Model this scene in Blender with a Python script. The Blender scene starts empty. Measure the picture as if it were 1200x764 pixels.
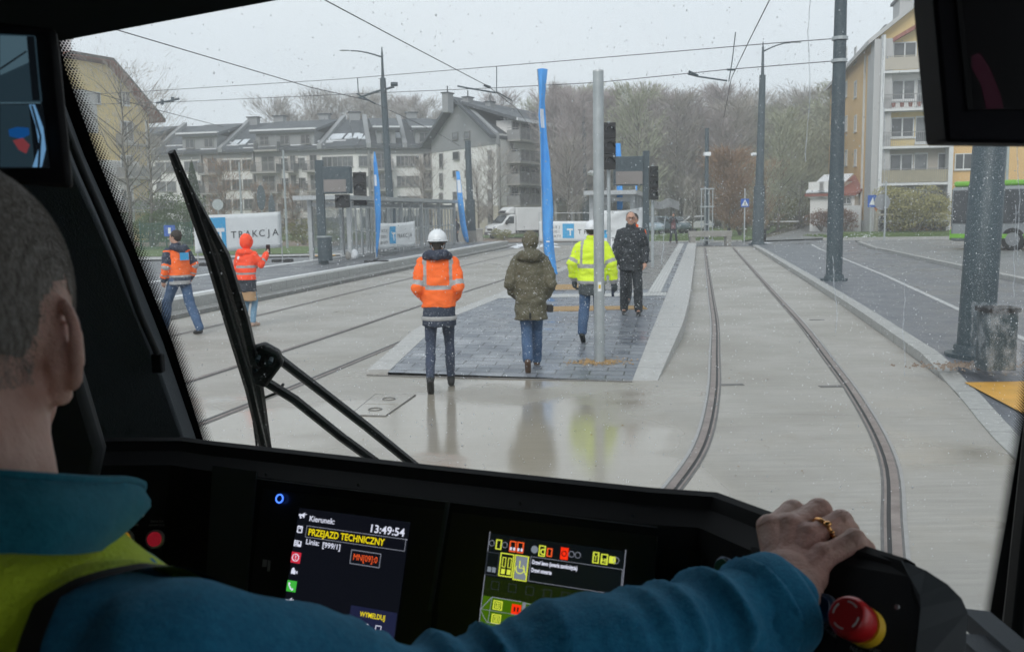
import bpy, bmesh, math, random
from mathutils import Vector, Matrix, noise
V = Vector
R = math.radians
sc = bpy.context.scene
col = sc.collection
rnd = random.Random(7)

# ------------------------------------------------------------------ camera
F = 1100.0; PITCH = R(6.84); ROLL = R(0.9); H = 2.0
def ray(px, py):
    x = (px-600)/F; y = -(py-382)/F
    c, s = math.cos(ROLL), math.sin(ROLL)
    X = c*x+s*y; Z = -s*x+c*y; Y = 1.0
    cp, sp = math.cos(PITCH), math.sin(PITCH)
    return V((X, Y*cp+Z*sp, -Y*sp+Z*cp))
EYE = V((0, 0, H))
def G(px, py, z=0.0):
    d = ray(px, py); t = (z-H)/d.z
    return V((d.x*t, d.y*t, z))
def P(px, py, Y):
    d = ray(px, py); t = Y/d.y
    return EYE + d*t
def onplane(px, py, p0, n):
    d = ray(px, py); t = (p0-EYE).dot(n)/d.dot(n)
    return EYE + d*t

# ------------------------------------------------------------------ mesh builder
def wmat(o):
    m = Matrix.Identity(4)
    while o is not None:
        m = o.matrix_basis @ m
        o = o.parent
    return m

class MB:
    def __init__(s):
        s.v = []; s.f = []; s.m = []
    def add(s, vs, fs, m=0):
        b = len(s.v)
        s.v.extend([V(p) for p in vs])
        for f in fs:
            s.f.append([b+i for i in f]); s.m.append(m)
        return s
    def bx(s, x0, x1, y0, y1, z0, z1, m=0):
        vs = [(x0,y0,z0),(x1,y0,z0),(x1,y1,z0),(x0,y1,z0),(x0,y0,z1),(x1,y0,z1),(x1,y1,z1),(x0,y1,z1)]
        return s.add(vs, [(0,3,2,1),(4,5,6,7),(0,1,5,4),(1,2,6,5),(2,3,7,6),(3,0,4,7)], m)
    def ob(s, O, u, n, a0, a1, d0, d1, z0, z1, m=0):
        """box on a facade: a along u, d along n, z up"""
        vs = []
        for z in (z0, z1):
            for a, d in ((a0,d0),(a1,d0),(a1,d1),(a0,d1)):
                p = O+u*a+n*d; vs.append((p.x,p.y,p.z+z))
        return s.add(vs, [(0,3,2,1),(4,5,6,7),(0,1,5,4),(1,2,6,5),(2,3,7,6),(3,0,4,7)], m)
    def fr(s, O, ex, ey, ez, x0, x1, y0, y1, z0, z1, m=0):
        """box in a full frame"""
        vs = [O+ex*x+ey*y+ez*z for z in (z0,z1) for x,y in ((x0,y0),(x1,y0),(x1,y1),(x0,y1))]
        return s.add(vs, [(0,3,2,1),(4,5,6,7),(0,1,5,4),(1,2,6,5),(2,3,7,6),(3,0,4,7)], m)
    def poly(s, pts, m=0):
        return s.add(pts, [list(range(len(pts)))], m)
    def prism(s, pts, off, m=0):
        """polygon pts extruded by vector off"""
        n = len(pts); off = V(off)
        vs = [V(p) for p in pts]+[V(p)+off for p in pts]
        fs = [list(range(n))[::-1], [n+i for i in range(n)]]
        for i in range(n):
            j = (i+1) % n; fs.append((i, j, n+j, n+i))
        return s.add(vs, fs, m)
    def tube(s, pts, rad, n=8, m=0, cap=True, flat=1.0, up=None):
        pts = [V(p) for p in pts]
        if not hasattr(rad, '__len__'): rad = [rad]*len(pts)
        rings = []
        prev = None
        for i, p in enumerate(pts):
            a = pts[max(0,i-1)]; b = pts[min(len(pts)-1,i+1)]
            t = (b-a)
            if t.length < 1e-9: t = V((0,0,1))
            t.normalize()
            if prev is None:
                r = V(up) if up is not None else (V((1,0,0)) if abs(t.x) < .9 else V((0,1,0)))
            else: r = prev
            x = (r - t*r.dot(t))
            if x.length < 1e-6: x = t.orthogonal()
            x.normalize(); y = t.cross(x); prev = x
            rings.append([p + x*math.cos(2*math.pi*k/n)*rad[i] + y*math.sin(2*math.pi*k/n)*rad[i]*flat for k in range(n)])
        return s.rings(rings, m, cap)
    def rings(s, rings, m=0, cap=True):
        b = len(s.v); n = len(rings[0])
        for r in rings: s.v.extend([V(p) for p in r])
        for i in range(len(rings)-1):
            for k in range(n):
                k2 = (k+1) % n
                s.f.append([b+i*n+k, b+i*n+k2, b+(i+1)*n+k2, b+(i+1)*n+k]); s.m.append(m)
        if cap:
            s.f.append([b+k for k in range(n)][::-1]); s.m.append(m)
            s.f.append([b+(len(rings)-1)*n+k for k in range(n)]); s.m.append(m)
        return s
    def ell(s, c, r, n=16, k=10, m=0, rot=None):
        """ellipsoid"""
        c = V(c); rings = []
        vs = []; fs = []
        rm = rot or Matrix.Identity(3)
        for i in range(1, k):
            th = math.pi*i/k
            for j in range(n):
                ph = 2*math.pi*j/n
                vs.append(c + rm @ V((r[0]*math.sin(th)*math.cos(ph), r[1]*math.sin(th)*math.sin(ph), -r[2]*math.cos(th))))
        a = len(vs); vs.append(c + rm @ V((0,0,-r[2]))); vs.append(c + rm @ V((0,0,r[2])))
        for i in range(k-2):
            for j in range(n):
                j2 = (j+1) % n
                fs.append((i*n+j, i*n+j2, (i+1)*n+j2, (i+1)*n+j))
        for j in range(n):
            j2 = (j+1) % n
            fs.append((a, j2, j)); fs.append((a+1, (k-2)*n+j, (k-2)*n+j2))
        return s.add(vs, fs, m)
    def limb(s, pts, rad, n=12, m=0):
        """closed tapered chain with round ends, for fusing"""
        s.tube(pts, rad, n, m)
        rr = rad if hasattr(rad, '__len__') else [rad]*len(pts)
        for p, r in zip(pts, rr): s.ell(p, (r*1.0, r*1.0, r*1.0), n, max(6, n//2), m)
        return s
    def build(s, name, mats, parent=None, smooth=False, local=False, bevel=0):
        me = bpy.data.meshes.new(name)
        vs = s.v
        if parent is not None and not local:
            inv = wmat(parent).inverted(); vs = [inv @ p for p in vs]
        me.from_pydata([tuple(p) for p in vs], [], s.f)
        if not isinstance(mats, (list, tuple)): mats = [mats]
        for m in mats: me.materials.append(m)
        if len(mats) > 1: me.polygons.foreach_set('material_index', s.m)
        if smooth: me.polygons.foreach_set('use_smooth', [True]*len(me.polygons))
        me.update()
        o = bpy.data.objects.new(name, me); col.objects.link(o)
        if parent is not None: o.parent = parent
        if bevel:
            md = o.modifiers.new('bevel', 'BEVEL'); md.width = bevel; md.segments = 2; md.limit_method = 'ANGLE'
        if smooth == 'auto' or bevel:
            me.polygons.foreach_set('use_smooth', [True]*len(me.polygons))
            if hasattr(me, 'set_sharp_from_angle'): me.set_sharp_from_angle(angle=R(35))
        return o

def thing(name, label, cat, loc=(0,0,0), rz=0, group=None):
    o = bpy.data.objects.new(name, None); o.empty_display_size = .2; col.objects.link(o)
    o.location = loc; o.rotation_euler = (0, 0, rz)
    o['label'] = label; o['category'] = cat
    if group: o['group'] = group
    return o
def tag(o, label, cat, group=None, kind=None):
    o['label'] = label
    if cat: o['category'] = cat
    if group: o['group'] = group
    if kind: o['kind'] = kind
    return o
def struct(o): o['kind'] = 'structure'; return o
def kids(o, cache={}):
    return [c for c in bpy.data.objects if c.parent is o]
def dup(root, loc, rz, label=None, scale=None, tree=None):
    """copy a thing, its parts and their sub-parts"""
    def cp(o, par):
        c = o.copy(); col.objects.link(c)
        if par is not None: c.parent = par
        for k in tree[o.name]: cp(k, c)
        return c
    if tree is None:
        tree = {}
        def walk(o):
            tree[o.name] = kids(o)
            for k in tree[o.name]: walk(k)
        walk(root)
    r = cp(root, None); r.location = loc; r.rotation_euler = (0, 0, rz)
    if scale: r.scale = (scale,)*3 if not hasattr(scale, '__len__') else scale
    if label: r['label'] = label
    return r

def catmull(pts, n=8):
    pts = [V(p) for p in pts]; out = []
    q = [pts[0]*2-pts[1]]+pts+[pts[-1]*2-pts[-2]]
    for i in range(1, len(q)-2):
        p0, p1, p2, p3 = q[i-1:i+3]
        for k in range(n):
            t = k/n
            out.append(.5*((2*p1)+(p2-p0)*t+(2*p0-5*p1+4*p2-p3)*t*t+(3*p1-p0-3*p2+p3)*t*t*t))
    out.append(pts[-1]); return out

_ts = bpy.data.scenes.new('work')
def _eval_mesh(o):
    """evaluate one object alone, in a scratch scene"""
    for c in list(o.users_collection): c.objects.unlink(o)
    _ts.collection.objects.link(o)
    with bpy.context.temp_override(scene=_ts, view_layer=_ts.view_layers[0]):
        dg = bpy.context.evaluated_depsgraph_get(); dg.update()
        me = bpy.data.meshes.new_from_object(o.evaluated_get(dg))
    return me

def fuse(mb, name, mat, parent, voxel=.012, smooth=4, wrinkle=None, local=True, post=0):
    """fuse closed shapes into one continuous surface"""
    o = mb.build('tmp', mat, None)
    md = o.modifiers.new('r', 'REMESH'); md.mode = 'VOXEL'; md.voxel_size = voxel
    if smooth:
        ms = o.modifiers.new('s', 'SMOOTH'); ms.iterations = smooth; ms.factor = .5
    me = _eval_mesh(o); bpy.data.objects.remove(o)
    me.name = name
    if wrinkle:
        n = len(me.vertices); co = [0.0]*(3*n); no = [0.0]*(3*n)
        me.vertices.foreach_get('co', co); me.vertex_normals.foreach_get('vector', no)
        for i in range(0, 3*n, 3):
            k = wrinkle(V(co[i:i+3]))
            co[i] += no[i]*k; co[i+1] += no[i+1]*k; co[i+2] += no[i+2]*k
        me.vertices.foreach_set('co', co)
        if post:
            bm = bmesh.new(); bm.from_mesh(me)
            for _ in range(post): bmesh.ops.smooth_vert(bm, verts=bm.verts, factor=.5, use_axis_x=True, use_axis_y=True, use_axis_z=True)
            bm.to_mesh(me); bm.free()
    me.materials.clear(); me.materials.append(mat) if not isinstance(mat, (list,tuple)) else [me.materials.append(x) for x in mat]
    if parent is not None and not local:
        me.transform(wmat(parent).inverted())
    me.polygons.foreach_set('use_smooth', [True]*len(me.polygons)); me.update()
    r = bpy.data.objects.new(name, me); col.objects.link(r)
    if parent is not None: r.parent = parent
    return r

# ------------------------------------------------------------------ materials
def newmat(name):
    m = bpy.data.materials.new(name); m.use_nodes = True
    nt = m.node_tree; b = nt.nodes['Principled BSDF']
    return m, nt, b
def N(nt, t, **kw):
    n = nt.nodes.new(t)
    for k, v in kw.items(): setattr(n, k, v)
    return n
def L(nt, a, b): nt.links.new(a, b)
def mth(nt, op, a, b=None, c=None):
    n = nt.nodes.new('ShaderNodeMath'); n.operation = op
    for i, x in enumerate((a, b, c)):
        if x is None: continue
        if isinstance(x, (int, float)): n.inputs[i].default_value = x
        else: nt.links.new(x, n.inputs[i])
    return n.outputs[0]
def mixc(nt, fac, a, b, mode='MIX'):
    n = nt.nodes.new('ShaderNodeMix'); n.data_type = 'RGBA'; n.blend_type = mode
    for i, x in ((0, fac), (6, a), (7, b)):
        if isinstance(x, (int, float)): n.inputs[i].default_value = x
        elif isinstance(x, (tuple, list)): n.inputs[i].default_value = (*x[:3], 1)
        else: nt.links.new(x, n.inputs[i])
    return n.outputs[2]
def ramp(nt, src, stops):
    n = nt.nodes.new('ShaderNodeValToRGB'); nt.links.new(src, n.inputs[0])
    e = n.color_ramp.elements
    while len(e) < len(stops): e.new(.5)
    for x, (p, c) in zip(e, stops):
        x.position = p; x.color = (c, c, c, 1) if isinstance(c, (int, float)) else (*c, 1)
    return n.outputs[0]
def tex(nt, scale, detail=4, rough=.55, coord=None, vec=None, kind='Object', sc3=None):
    n = N(nt, 'ShaderNodeTexNoise'); n.inputs['Scale'].default_value = scale
    n.inputs['Detail'].default_value = detail; n.inputs['Roughness'].default_value = rough
    if coord is None:
        tc = N(nt, 'ShaderNodeTexCoord'); coord = tc.outputs[kind]
    if sc3:
        mp = N(nt, 'ShaderNodeMapping'); mp.inputs['Scale'].default_value = sc3; L(nt, coord, mp.inputs[0]); coord = mp.outputs[0]
    L(nt, coord, n.inputs['Vector'])
    return n.outputs['Fac']
def pm(name, c, rough=.6, var=.15, scale=6., metal=0, bump=0, bscale=None, spec=.5, c2=None, detail=5, sc3=None, emis=None, rvar=0):
    """procedural material: noise-varied colour, roughness and bump"""
    m, nt, b = newmat(name)
    tc = N(nt, 'ShaderNodeTexCoord').outputs['Object']
    f = tex(nt, scale, detail, .6, tc, sc3=sc3)
    f = ramp(nt, f, [(.3, 0), (.7, 1)])
    hi = c2 if c2 else tuple(min(1, x*(1+var)) for x in c)
    lo = c if c2 else tuple(x*(1-var) for x in c)
    cc = mixc(nt, f, lo, hi)
    L(nt, cc, b.inputs['Base Color'])
    b.inputs['Roughness'].default_value = rough; b.inputs['Metallic'].default_value = metal
    b.inputs['Specular IOR Level'].default_value = spec
    if rvar:
        r = ramp(nt, tex(nt, scale*.5, 4, .6, tc), [(.35, max(0.02, rough-rvar)), (.65, min(1, rough+rvar))]); L(nt, r, b.inputs['Roughness'])
    if bump:
        bn = N(nt, 'ShaderNodeBump'); bn.inputs['Strength'].default_value = min(1, bump); bn.inputs['Distance'].default_value = .02
        L(nt, tex(nt, bscale or scale*4, 4, .6, tc), bn.inputs['Height']); L(nt, bn.outputs[0], b.inputs['Normal'])
    if emis:
        b.inputs['Emission Color'].default_value = (*emis[0], 1); b.inputs['Emission Strength'].default_value = emis[1]
    return m
def joints(m, pitch=1.0, k=.7, w=.008):
    """dark joints between kerb stones or slabs laid along the track"""
    nt = m.node_tree; b = nt.nodes['Principled BSDF']; src = b.inputs['Base Color'].links[0].from_socket
    sep = N(nt,'ShaderNodeSeparateXYZ'); L(nt, N(nt,'ShaderNodeTexCoord').outputs['Object'], sep.inputs[0])
    j = ramp(nt, mth(nt,'PINGPONG', mth(nt,'ADD', sep.outputs[1], mth(nt,'MULTIPLY', sep.outputs[0], .2)), pitch/2), [(0,1),(w,0)])
    L(nt, mixc(nt, mth(nt,'MULTIPLY', j, k), src, (.05,.05,.048)), b.inputs['Base Color']); return m
def srgb(r, g, b):
    f = lambda x: (x/255/12.92) if x/255 <= .04045 else ((x/255+.055)/1.055)**2.4
    return (f(r), f(g), f(b))

def text_mb(body, size, m=0, ext=0.0, spacing=1.0, bold=0.0, align='LEFT'):
    """text as flat mesh in XY, returns (verts, faces, width)"""
    cu = bpy.data.curves.new('t', 'FONT'); cu.body = body; cu.size = size; cu.extrude = ext
    cu.space_character = spacing; cu.offset = bold; cu.align_x = align; cu.resolution_u = 3
    o = bpy.data.objects.new('t', cu); col.objects.link(o)
    me = _eval_mesh(o)
    vs = [v.co.copy() for v in me.vertices]; fs = [list(p.vertices) for p in me.polygons]
    bpy.data.objects.remove(o); bpy.data.curves.remove(cu); bpy.data.meshes.remove(me)
    w = max([v.x for v in vs] or [0])
    return vs, fs, w
def put_text(mb, body, size, O, ex, ey, m=0, lift=0.0, fitw=None, **kw):
    vs, fs, w = text_mb(body, size, **kw)
    ez = ex.cross(ey).normalized()
    k = (fitw/w) if fitw and w else 1
    mb.add([O+ex*(v.x*k)+ey*v.y+ez*(v.z+lift) for v in vs], fs, m)
# ------------------------------------------------------------------ world, camera, light
cam_d = bpy.data.cameras.new('camera'); cam = bpy.data.objects.new('camera', cam_d); col.objects.link(cam)
cam.location = EYE
cam.matrix_world = Matrix.Translation(EYE) @ Matrix.Rotation(R(90)-PITCH, 4, 'X') @ Matrix.Rotation(-ROLL, 4, 'Z')
cam_d.sensor_width = 36; cam_d.lens = 36*F/1200; cam_d.clip_end = 2000; cam_d.clip_start = .05
cam_d.dof.use_dof = True; cam_d.dof.focus_distance = 3.2; cam_d.dof.aperture_fstop = 13
sc.camera = cam
w = bpy.data.worlds.new('World'); sc.world = w; w.use_nodes = True
nt = w.node_tree; bg = nt.nodes['Background']
sky = N(nt, 'ShaderNodeTexSky'); sky.sky_type = 'NISHITA'; sky.sun_disc = False
SUN_EL, SUN_ROT = R(38), R(200)
sky.sun_elevation = SUN_EL; sky.sun_rotation = SUN_ROT; sky.air_density = 1.0; sky.dust_density = 3.0
hs = N(nt, 'ShaderNodeHueSaturation'); hs.inputs['Saturation'].default_value = .25
L(nt, sky.outputs[0], hs.inputs['Color'])
# overcast: cloud layer evens the sky out
tcw = N(nt, 'ShaderNodeTexCoord').outputs['Generated']
cl = ramp(nt, tex(nt, 1.6, 5, .5, tcw, sc3=(1,1,2.5)), [(.3, (5.4,6.05,6.7)), (.75, (6.5,7.0,7.45))])
cm = mixc(nt, .85, hs.outputs[0], cl); L(nt, cm, bg.inputs['Color'])
bg.inputs['Strength'].default_value = .1
sd = bpy.data.lights.new('sun', 'SUN'); so = bpy.data.objects.new('sun', sd); col.objects.link(so)
sd.energy = 1.0; sd.angle = R(30); sd.color = (1, .97, .93)
so.rotation_euler = (R(90)-SUN_EL, 0, math.pi-SUN_ROT)
so.location = (0,0,40)
sc.view_settings.view_transform = 'Standard'; sc.view_settings.look = 'None'
sc.view_settings.exposure = 0.55; sc.view_settings.gamma = 1
sc.view_settings.use_curve_mapping = False
sc.cycles.use_denoising = True
try: sc.cycles.denoiser = 'OPENIMAGEDENOISE'
except Exception: pass
sc.cycles.max_bounces = 8; sc.cycles.diffuse_bounces = 3; sc.cycles.glossy_bounces = 3
sc.cycles.transparent_max_bounces = 16; sc.cycles.transmission_bounces = 4; sc.cycles.volume_bounces = 2
sc.cycles.use_adaptive_sampling = True; sc.cycles.adaptive_threshold = .02
# ------------------------------------------------------------------ ground materials
def concrete_mat(name, base, wet=True):
    m, nt, b = newmat(name)
    tc = N(nt, 'ShaderNodeTexCoord').outputs['Object']
    # board and brush streaks run across the tracks, blotches of damp
    st = tex(nt, 1.0, 5, .65, tc, sc3=(1.2, 16, 1)); bl = tex(nt, .55, 5, .6, tc); fine = tex(nt, 85, 4, .7, tc)
    c = mixc(nt, ramp(nt, st, [(.3,0),(.7,1)]), tuple(x*.82 for x in base), tuple(x*1.10 for x in base))
    c = mixc(nt, ramp(nt, bl, [(.35,0),(.62,1)]), mixc(nt, .5, c, tuple(x*k for x,k in zip(base,(.62,.6,.56)))), c)
    c = mixc(nt, mth(nt, 'MULTIPLY', ramp(nt, fine, [(.48,0),(.68,1)]), .45), c, tuple(x*.62 for x in base))
    c = mixc(nt, mth(nt, 'MULTIPLY', ramp(nt, tex(nt, 2.3, 6, .7, tc), [(.56,0),(.70,1)]), .30), c, tuple(x*k for x,k in zip(base,(.66,.56,.44))))
    # slab joints
    sep = N(nt, 'ShaderNodeSeparateXYZ'); L(nt, tc, sep.inputs[0])
    jy = mth(nt, 'PINGPONG', mth(nt, 'ADD', mth(nt, 'MULTIPLY', sep.outputs[0], .2), sep.outputs[1]), 2.4)
    j = ramp(nt, jy, [(.0,1),(.012,0)])
    c = mixc(nt, mth(nt, 'MULTIPLY', j, .6), c, (.12,.115,.105))
    # standing water in the low ground close to the tram
    pud = tex(nt, .42, 3, .5, tc); mr = N(nt, 'ShaderNodeMapRange'); L(nt, sep.outputs[1], mr.inputs[0])
    mr.inputs[1].default_value = 13.5; mr.inputs[2].default_value = 9.5; mr.inputs[3].default_value = -.12; mr.inputs[4].default_value = .16
    mx = N(nt, 'ShaderNodeMapRange'); L(nt, sep.outputs[0], mx.inputs[0])
    mx.inputs[1].default_value = 1.2; mx.inputs[2].default_value = 2.6; mx.inputs[3].default_value = 0; mx.inputs[4].default_value = -.24
    wv = mth(nt, 'ADD', mth(nt, 'ADD', pud, mr.outputs[0]), mx.outputs[0])
    wet_ = ramp(nt, wv, [(.48,0),(.62,1)])
    c = mixc(nt, mth(nt, 'MULTIPLY', wet_, .55), c, tuple(x*k for x,k in zip(base,(.80,.74,.62))))
    L(nt, c, b.inputs['Base Color'])
    r = ramp(nt, bl, [(.3,.62),(.7,.38)])
    rr = N(nt, 'ShaderNodeMix'); L(nt, wet_, rr.inputs[0]); L(nt, r, rr.inputs[2]); rr.inputs[3].default_value = .085
    L(nt, rr.outputs[0], b.inputs['Roughness'])
    bn = N(nt, 'ShaderNodeBump'); bn.inputs['Distance'].default_value = .004
    L(nt, mth(nt, 'SUBTRACT', 1.0, mth(nt, 'MULTIPLY', wet_, .93)), bn.inputs['Strength'])
    L(nt, mth(nt, 'ADD', fine, mth(nt,'MULTIPLY', st, 1.5)), bn.inputs['Height']); L(nt, bn.outputs[0], b.inputs['Normal'])
    b.inputs['Specular IOR Level'].default_value = .6
    return m
M = {}
M['concrete'] = concrete_mat('track concrete', (.375,.356,.322))
M['asphalt'] = pm('asphalt', (.12,.125,.135), .42, .18, 1.4, bump=.4, bscale=90, c2=(.175,.18,.19), rvar=.18)
M['asphalt2'] = pm('old asphalt', (.17,.175,.175), .5, .15, .9, bump=.4, bscale=80, c2=(.23,.23,.225), rvar=.15)
M['kerb'] = pm('granite kerb', (.30,.30,.29), .55, .2, 14, bump=.3, bscale=70, c2=(.42,.42,.40))
M['kerbdark'] = pm('kerb face', (.2,.2,.19), .6, .25, 6, bump=.3, bscale=70)
M['slab'] = pm('light concrete slab', (.36,.355,.34), .5, .12, 9, bump=.3, bscale=60, c2=(.46,.455,.44))
joints(M['kerb'], 1.0, .7, .02); joints(M['slab'], 1.0, .55, .02)
M['white'] = pm('white road paint', (.62,.63,.63), .5, .1, 9, c2=(.74,.75,.75))
M['line'] = pm('worn line paint', (.34,.35,.35), .5, .1, 3, c2=(.5,.5,.5))
M['grass'] = pm('lawn', (.06,.12,.025), .9, .3, .7, bump=1, bscale=30, c2=(.15,.19,.07))
M['earth'] = pm('earth and leaves', (.1,.085,.06), .9, .3, .5, bump=1, bscale=10, c2=(.15,.14,.09))
M['dirt'] = pm('brown gravel', (.17,.12,.085), .9, .3, 2, bump=1, bscale=20, c2=(.27,.22,.18))
M['sand'] = pm('sand', (.38,.25,.12), .9, .2, 12, bump=.6, bscale=60)
M['snow'] = pm('wet snow', (.7,.72,.75), .6, .06, 4, bump=.5)
M['yellow'] = pm('yellow tactile paving', (.62,.33,.055), .5, .12, 4, bump=.5, bscale=60)
M['steelrail'] = pm('worn rail steel', (.32,.31,.30), .32, .15, 10, metal=.6, c2=(.42,.41,.40))
M['rustrail'] = pm('rusty rail', (.17,.135,.12), .45, .3, 5, metal=.3, c2=(.30,.25,.225), sc3=(1,1,1))
M['rubber'] = pm('black rubber', (.02,.02,.02), .6, .2, 10)
M['seal'] = pm('grey rail seal', (.13,.125,.12), .6, .25, 8)
def paver_mat(name, c1, c2, bw, bh, rot=0, wet=.35, mort=.011, rv=.2):
    m, nt, b = newmat(name)
    tc = N(nt, 'ShaderNodeTexCoord').outputs['Object']
    mp = N(nt, 'ShaderNodeMapping'); mp.inputs['Rotation'].default_value = (0,0,rot); L(nt, tc, mp.inputs[0])
    br = N(nt, 'ShaderNodeTexBrick'); L(nt, mp.outputs[0], br.inputs[0])
    br.inputs['Scale'].default_value = 1; br.inputs['Brick Width'].default_value = bw; br.inputs['Row Height'].default_value = bh
    br.inputs['Mortar Size'].default_value = mort; br.inputs['Color1'].default_value = (*c1,1); br.inputs['Color2'].default_value = (*c2,1)
    br.inputs['Mortar'].default_value = (.035,.035,.035,1); br.inputs['Mortar Smooth'].default_value = .3
    c = mixc(nt, mth(nt,'MULTIPLY', ramp(nt, tex(nt, .8, 5, .6, tc), [(.35,0),(.65,1)]), .2), br.outputs[0], tuple(x*.6 for x in c1))
    L(nt, c, b.inputs['Base Color'])
    L(nt, ramp(nt, tex(nt, 1.6, 4, .6, tc), [(.35, max(.08,wet-rv)), (.65, wet+rv)]), b.inputs['Roughness'])
    bn = N(nt, 'ShaderNodeBump'); bn.inputs['Strength'].default_value = .5; bn.inputs['Distance'].default_value = .004
    L(nt, mth(nt,'ADD', mth(nt,'MULTIPLY', br.outputs['Fac'], -1.0), mth(nt,'MULTIPLY', tex(nt, 40, 3, .6, tc), .5)), bn.inputs['Height']); L(nt, bn.outputs[0], b.inputs['Normal'])
    return m
TD = math.atan(.2)
M['paver'] = paver_mat('dark grey pavers', (.15,.165,.195), (.245,.26,.285), .42, .21, R(10))
M['paver2'] = paver_mat('wet grey pavers', (.125,.135,.155), (.15,.16,.18), .2, .1, TD, .42, .004, .05)
M['pavpink'] = paver_mat('brownish pavers', (.24,.225,.215), (.27,.255,.24), .2, .1, TD)
def tactile_mat(name, c):
    m, nt, b = newmat(name)
    tc = N(nt, 'ShaderNodeTexCoord').outputs['Object']
    vo = N(nt, 'ShaderNodeTexVoronoi'); vo.inputs['Scale'].default_value = 14; vo.inputs['Randomness'].default_value = 0
    mp = N(nt, 'ShaderNodeMapping'); mp.inputs['Rotation'].default_value = (0,0,TD); L(nt, tc, mp.inputs[0]); L(nt, mp.outputs[0], vo.inputs['Vector'])
    k = ramp(nt, vo.outputs['Distance'], [(.25,1),(.4,0)])
    L(nt, mixc(nt, k, tuple(x*.72 for x in c), c), b.inputs['Base Color']); b.inputs['Roughness'].default_value = .5
    bn = N(nt, 'ShaderNodeBump'); bn.inputs['Distance'].default_value = .005; L(nt, k, bn.inputs['Height']); L(nt, bn.outputs[0], b.inputs['Normal'])
    return m
M['tactile'] = tactile_mat('tactile slab', (.55,.55,.53))

def sheet(name, pts, z, mat, kind='structure'):
    mb = MB(); mb.poly([(p[0], p[1], z) for p in pts]); o = mb.build(name, mat); o['kind'] = kind; return o
def ribbon(mb, path, a, b, z, m=0, zf=None, thick=0):
    """flat strip along a path between offsets a<b measured to the right of travel"""
    Lp = []; Rp = []
    for i, p in enumerate(path):
        t = (path[min(i+1,len(path)-1)]-path[max(i-1,0)]); t.z = 0; t.normalize(); n = V((t.y, -t.x, 0))
        zz = z+(zf(p.y) if zf else 0)
        Lp.append(p+n*a); Rp.append(p+n*b); Lp[-1].z = zz; Rp[-1].z = zz
    n = len(path); vs = Lp+Rp; fs = [(i, n+i, n+i+1, i+1) for i in range(n-1)]
    if thick:
        lo = [p-V((0,0,thick)) for p in Lp+Rp]; vs = vs+lo
        for i in range(n-1):
            fs.append((i+1, i, 2*n+i, 2*n+i+1)); fs.append((n+i, n+i+1, 3*n+i+1, 3*n+i))
        fs.append((0, 2*n, 3*n, n)); fs.append((n-1, 2*n-1, 4*n-1, 3*n-1))
    mb.add(vs, fs, m)
# base ground sheet to the horizon
sheet('ground', [(-150,-25),(170,-25),(170,245),(-150,245)], -.03, M['earth'])
sheet('asphalt_yard', [(-45,-10),(60,-10),(60,63),(12,66),(-2,66),(-14,75),(-45,90)], -.012, M['asphalt2'])
sheet('track_slab', [(-12.2,2),(-9.6,-9),(3.2,-9),(3.35,4),(3.96,7.22),(4.93,10.49),(5.61,13.53),(6.87,19.51),(12.9,50.1),(13.2,51.8),(9.2,52.5),(8.6,57),(2,57.5),(-2.5,46),(-7.0,20)], 0, M['concrete'])
# ---- rails
t1 = catmull([(-.35,-8,0),(-.05,-2,0),(.12,1,0),(.75,3.5,0),(1.62,5.8,0),(2.3,7.6,0),(2.93,10,0),(3.55,12.8,0),(4.35,16.5,0),(5.35,21.5,0),(7.25,31,0),(11.1,50.2,0)], 6)
t2 = catmull([(-7.0,-6,0),(-5.0,4,0),(-3.95,8.5,0),(-3.2,11.6,0),(-2.2,16.2,0),(-1.2,21,0),(.85,30,0),(5.0,50,0),(6.4,57,0)], 5)
t3 = catmull([(-10.5,-2,0),(-8.8,6,0),(-6.35,17.1,0),(-4.6,26.4,0),(-2.3,38,0),(.6,52,0),(1.8,57.5,0)], 4)
for path, nm in ((t1,'main'),(t2,'mid'),(t3,'far')):
    for sd_, off in ((-1,-.74),(1,.74)):
        mb = MB(); s_ = sd_
        def rb(a, b, z, m):
            a_, b_ = (off+a, off+b) if s_ < 0 else (off-b, off-a)
            ribbon(mb, path, a_, b_, z, m)
        if nm == 'main':
            rb(-.085,-.06,.003,0); rb(-.06,-.045,.004,3); rb(-.045,.012,.007,1); rb(.012,.038,.003,2); rb(.038,.055,.006,1); rb(.055,.075,.003,3)
        else:
            rb(-.06,-.03,.003,3); rb(-.03,.012,.006,1); rb(.012,.05,.003,2); rb(.05,.075,.003,3)
        o = mb.build('tram_rail', [M['steelrail'], M['rustrail'], M['rubber'], M['seal']]); o['kind'] = 'structure'
# small drain boxes in the slab and the concrete joints marks
o = MB().bx(-.1,.1,-.035,.035,0,.006)
for px, py in ((858,451),(974,453),(957,375)):
    p = G(px,py); mb = MB().bx(p.x-.13,p.x+.13,p.y-.05,p.y+.05,.0,.006); k = mb.build('drain_cover', M['seal']); tag(k, {858:'small grey drain plate beside the left rail of the main track',974:'small grey drain plate beside the right rail of the main track',957:'tiny far drain plate near the right rail where the track straightens'}[px], 'drain')
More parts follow.
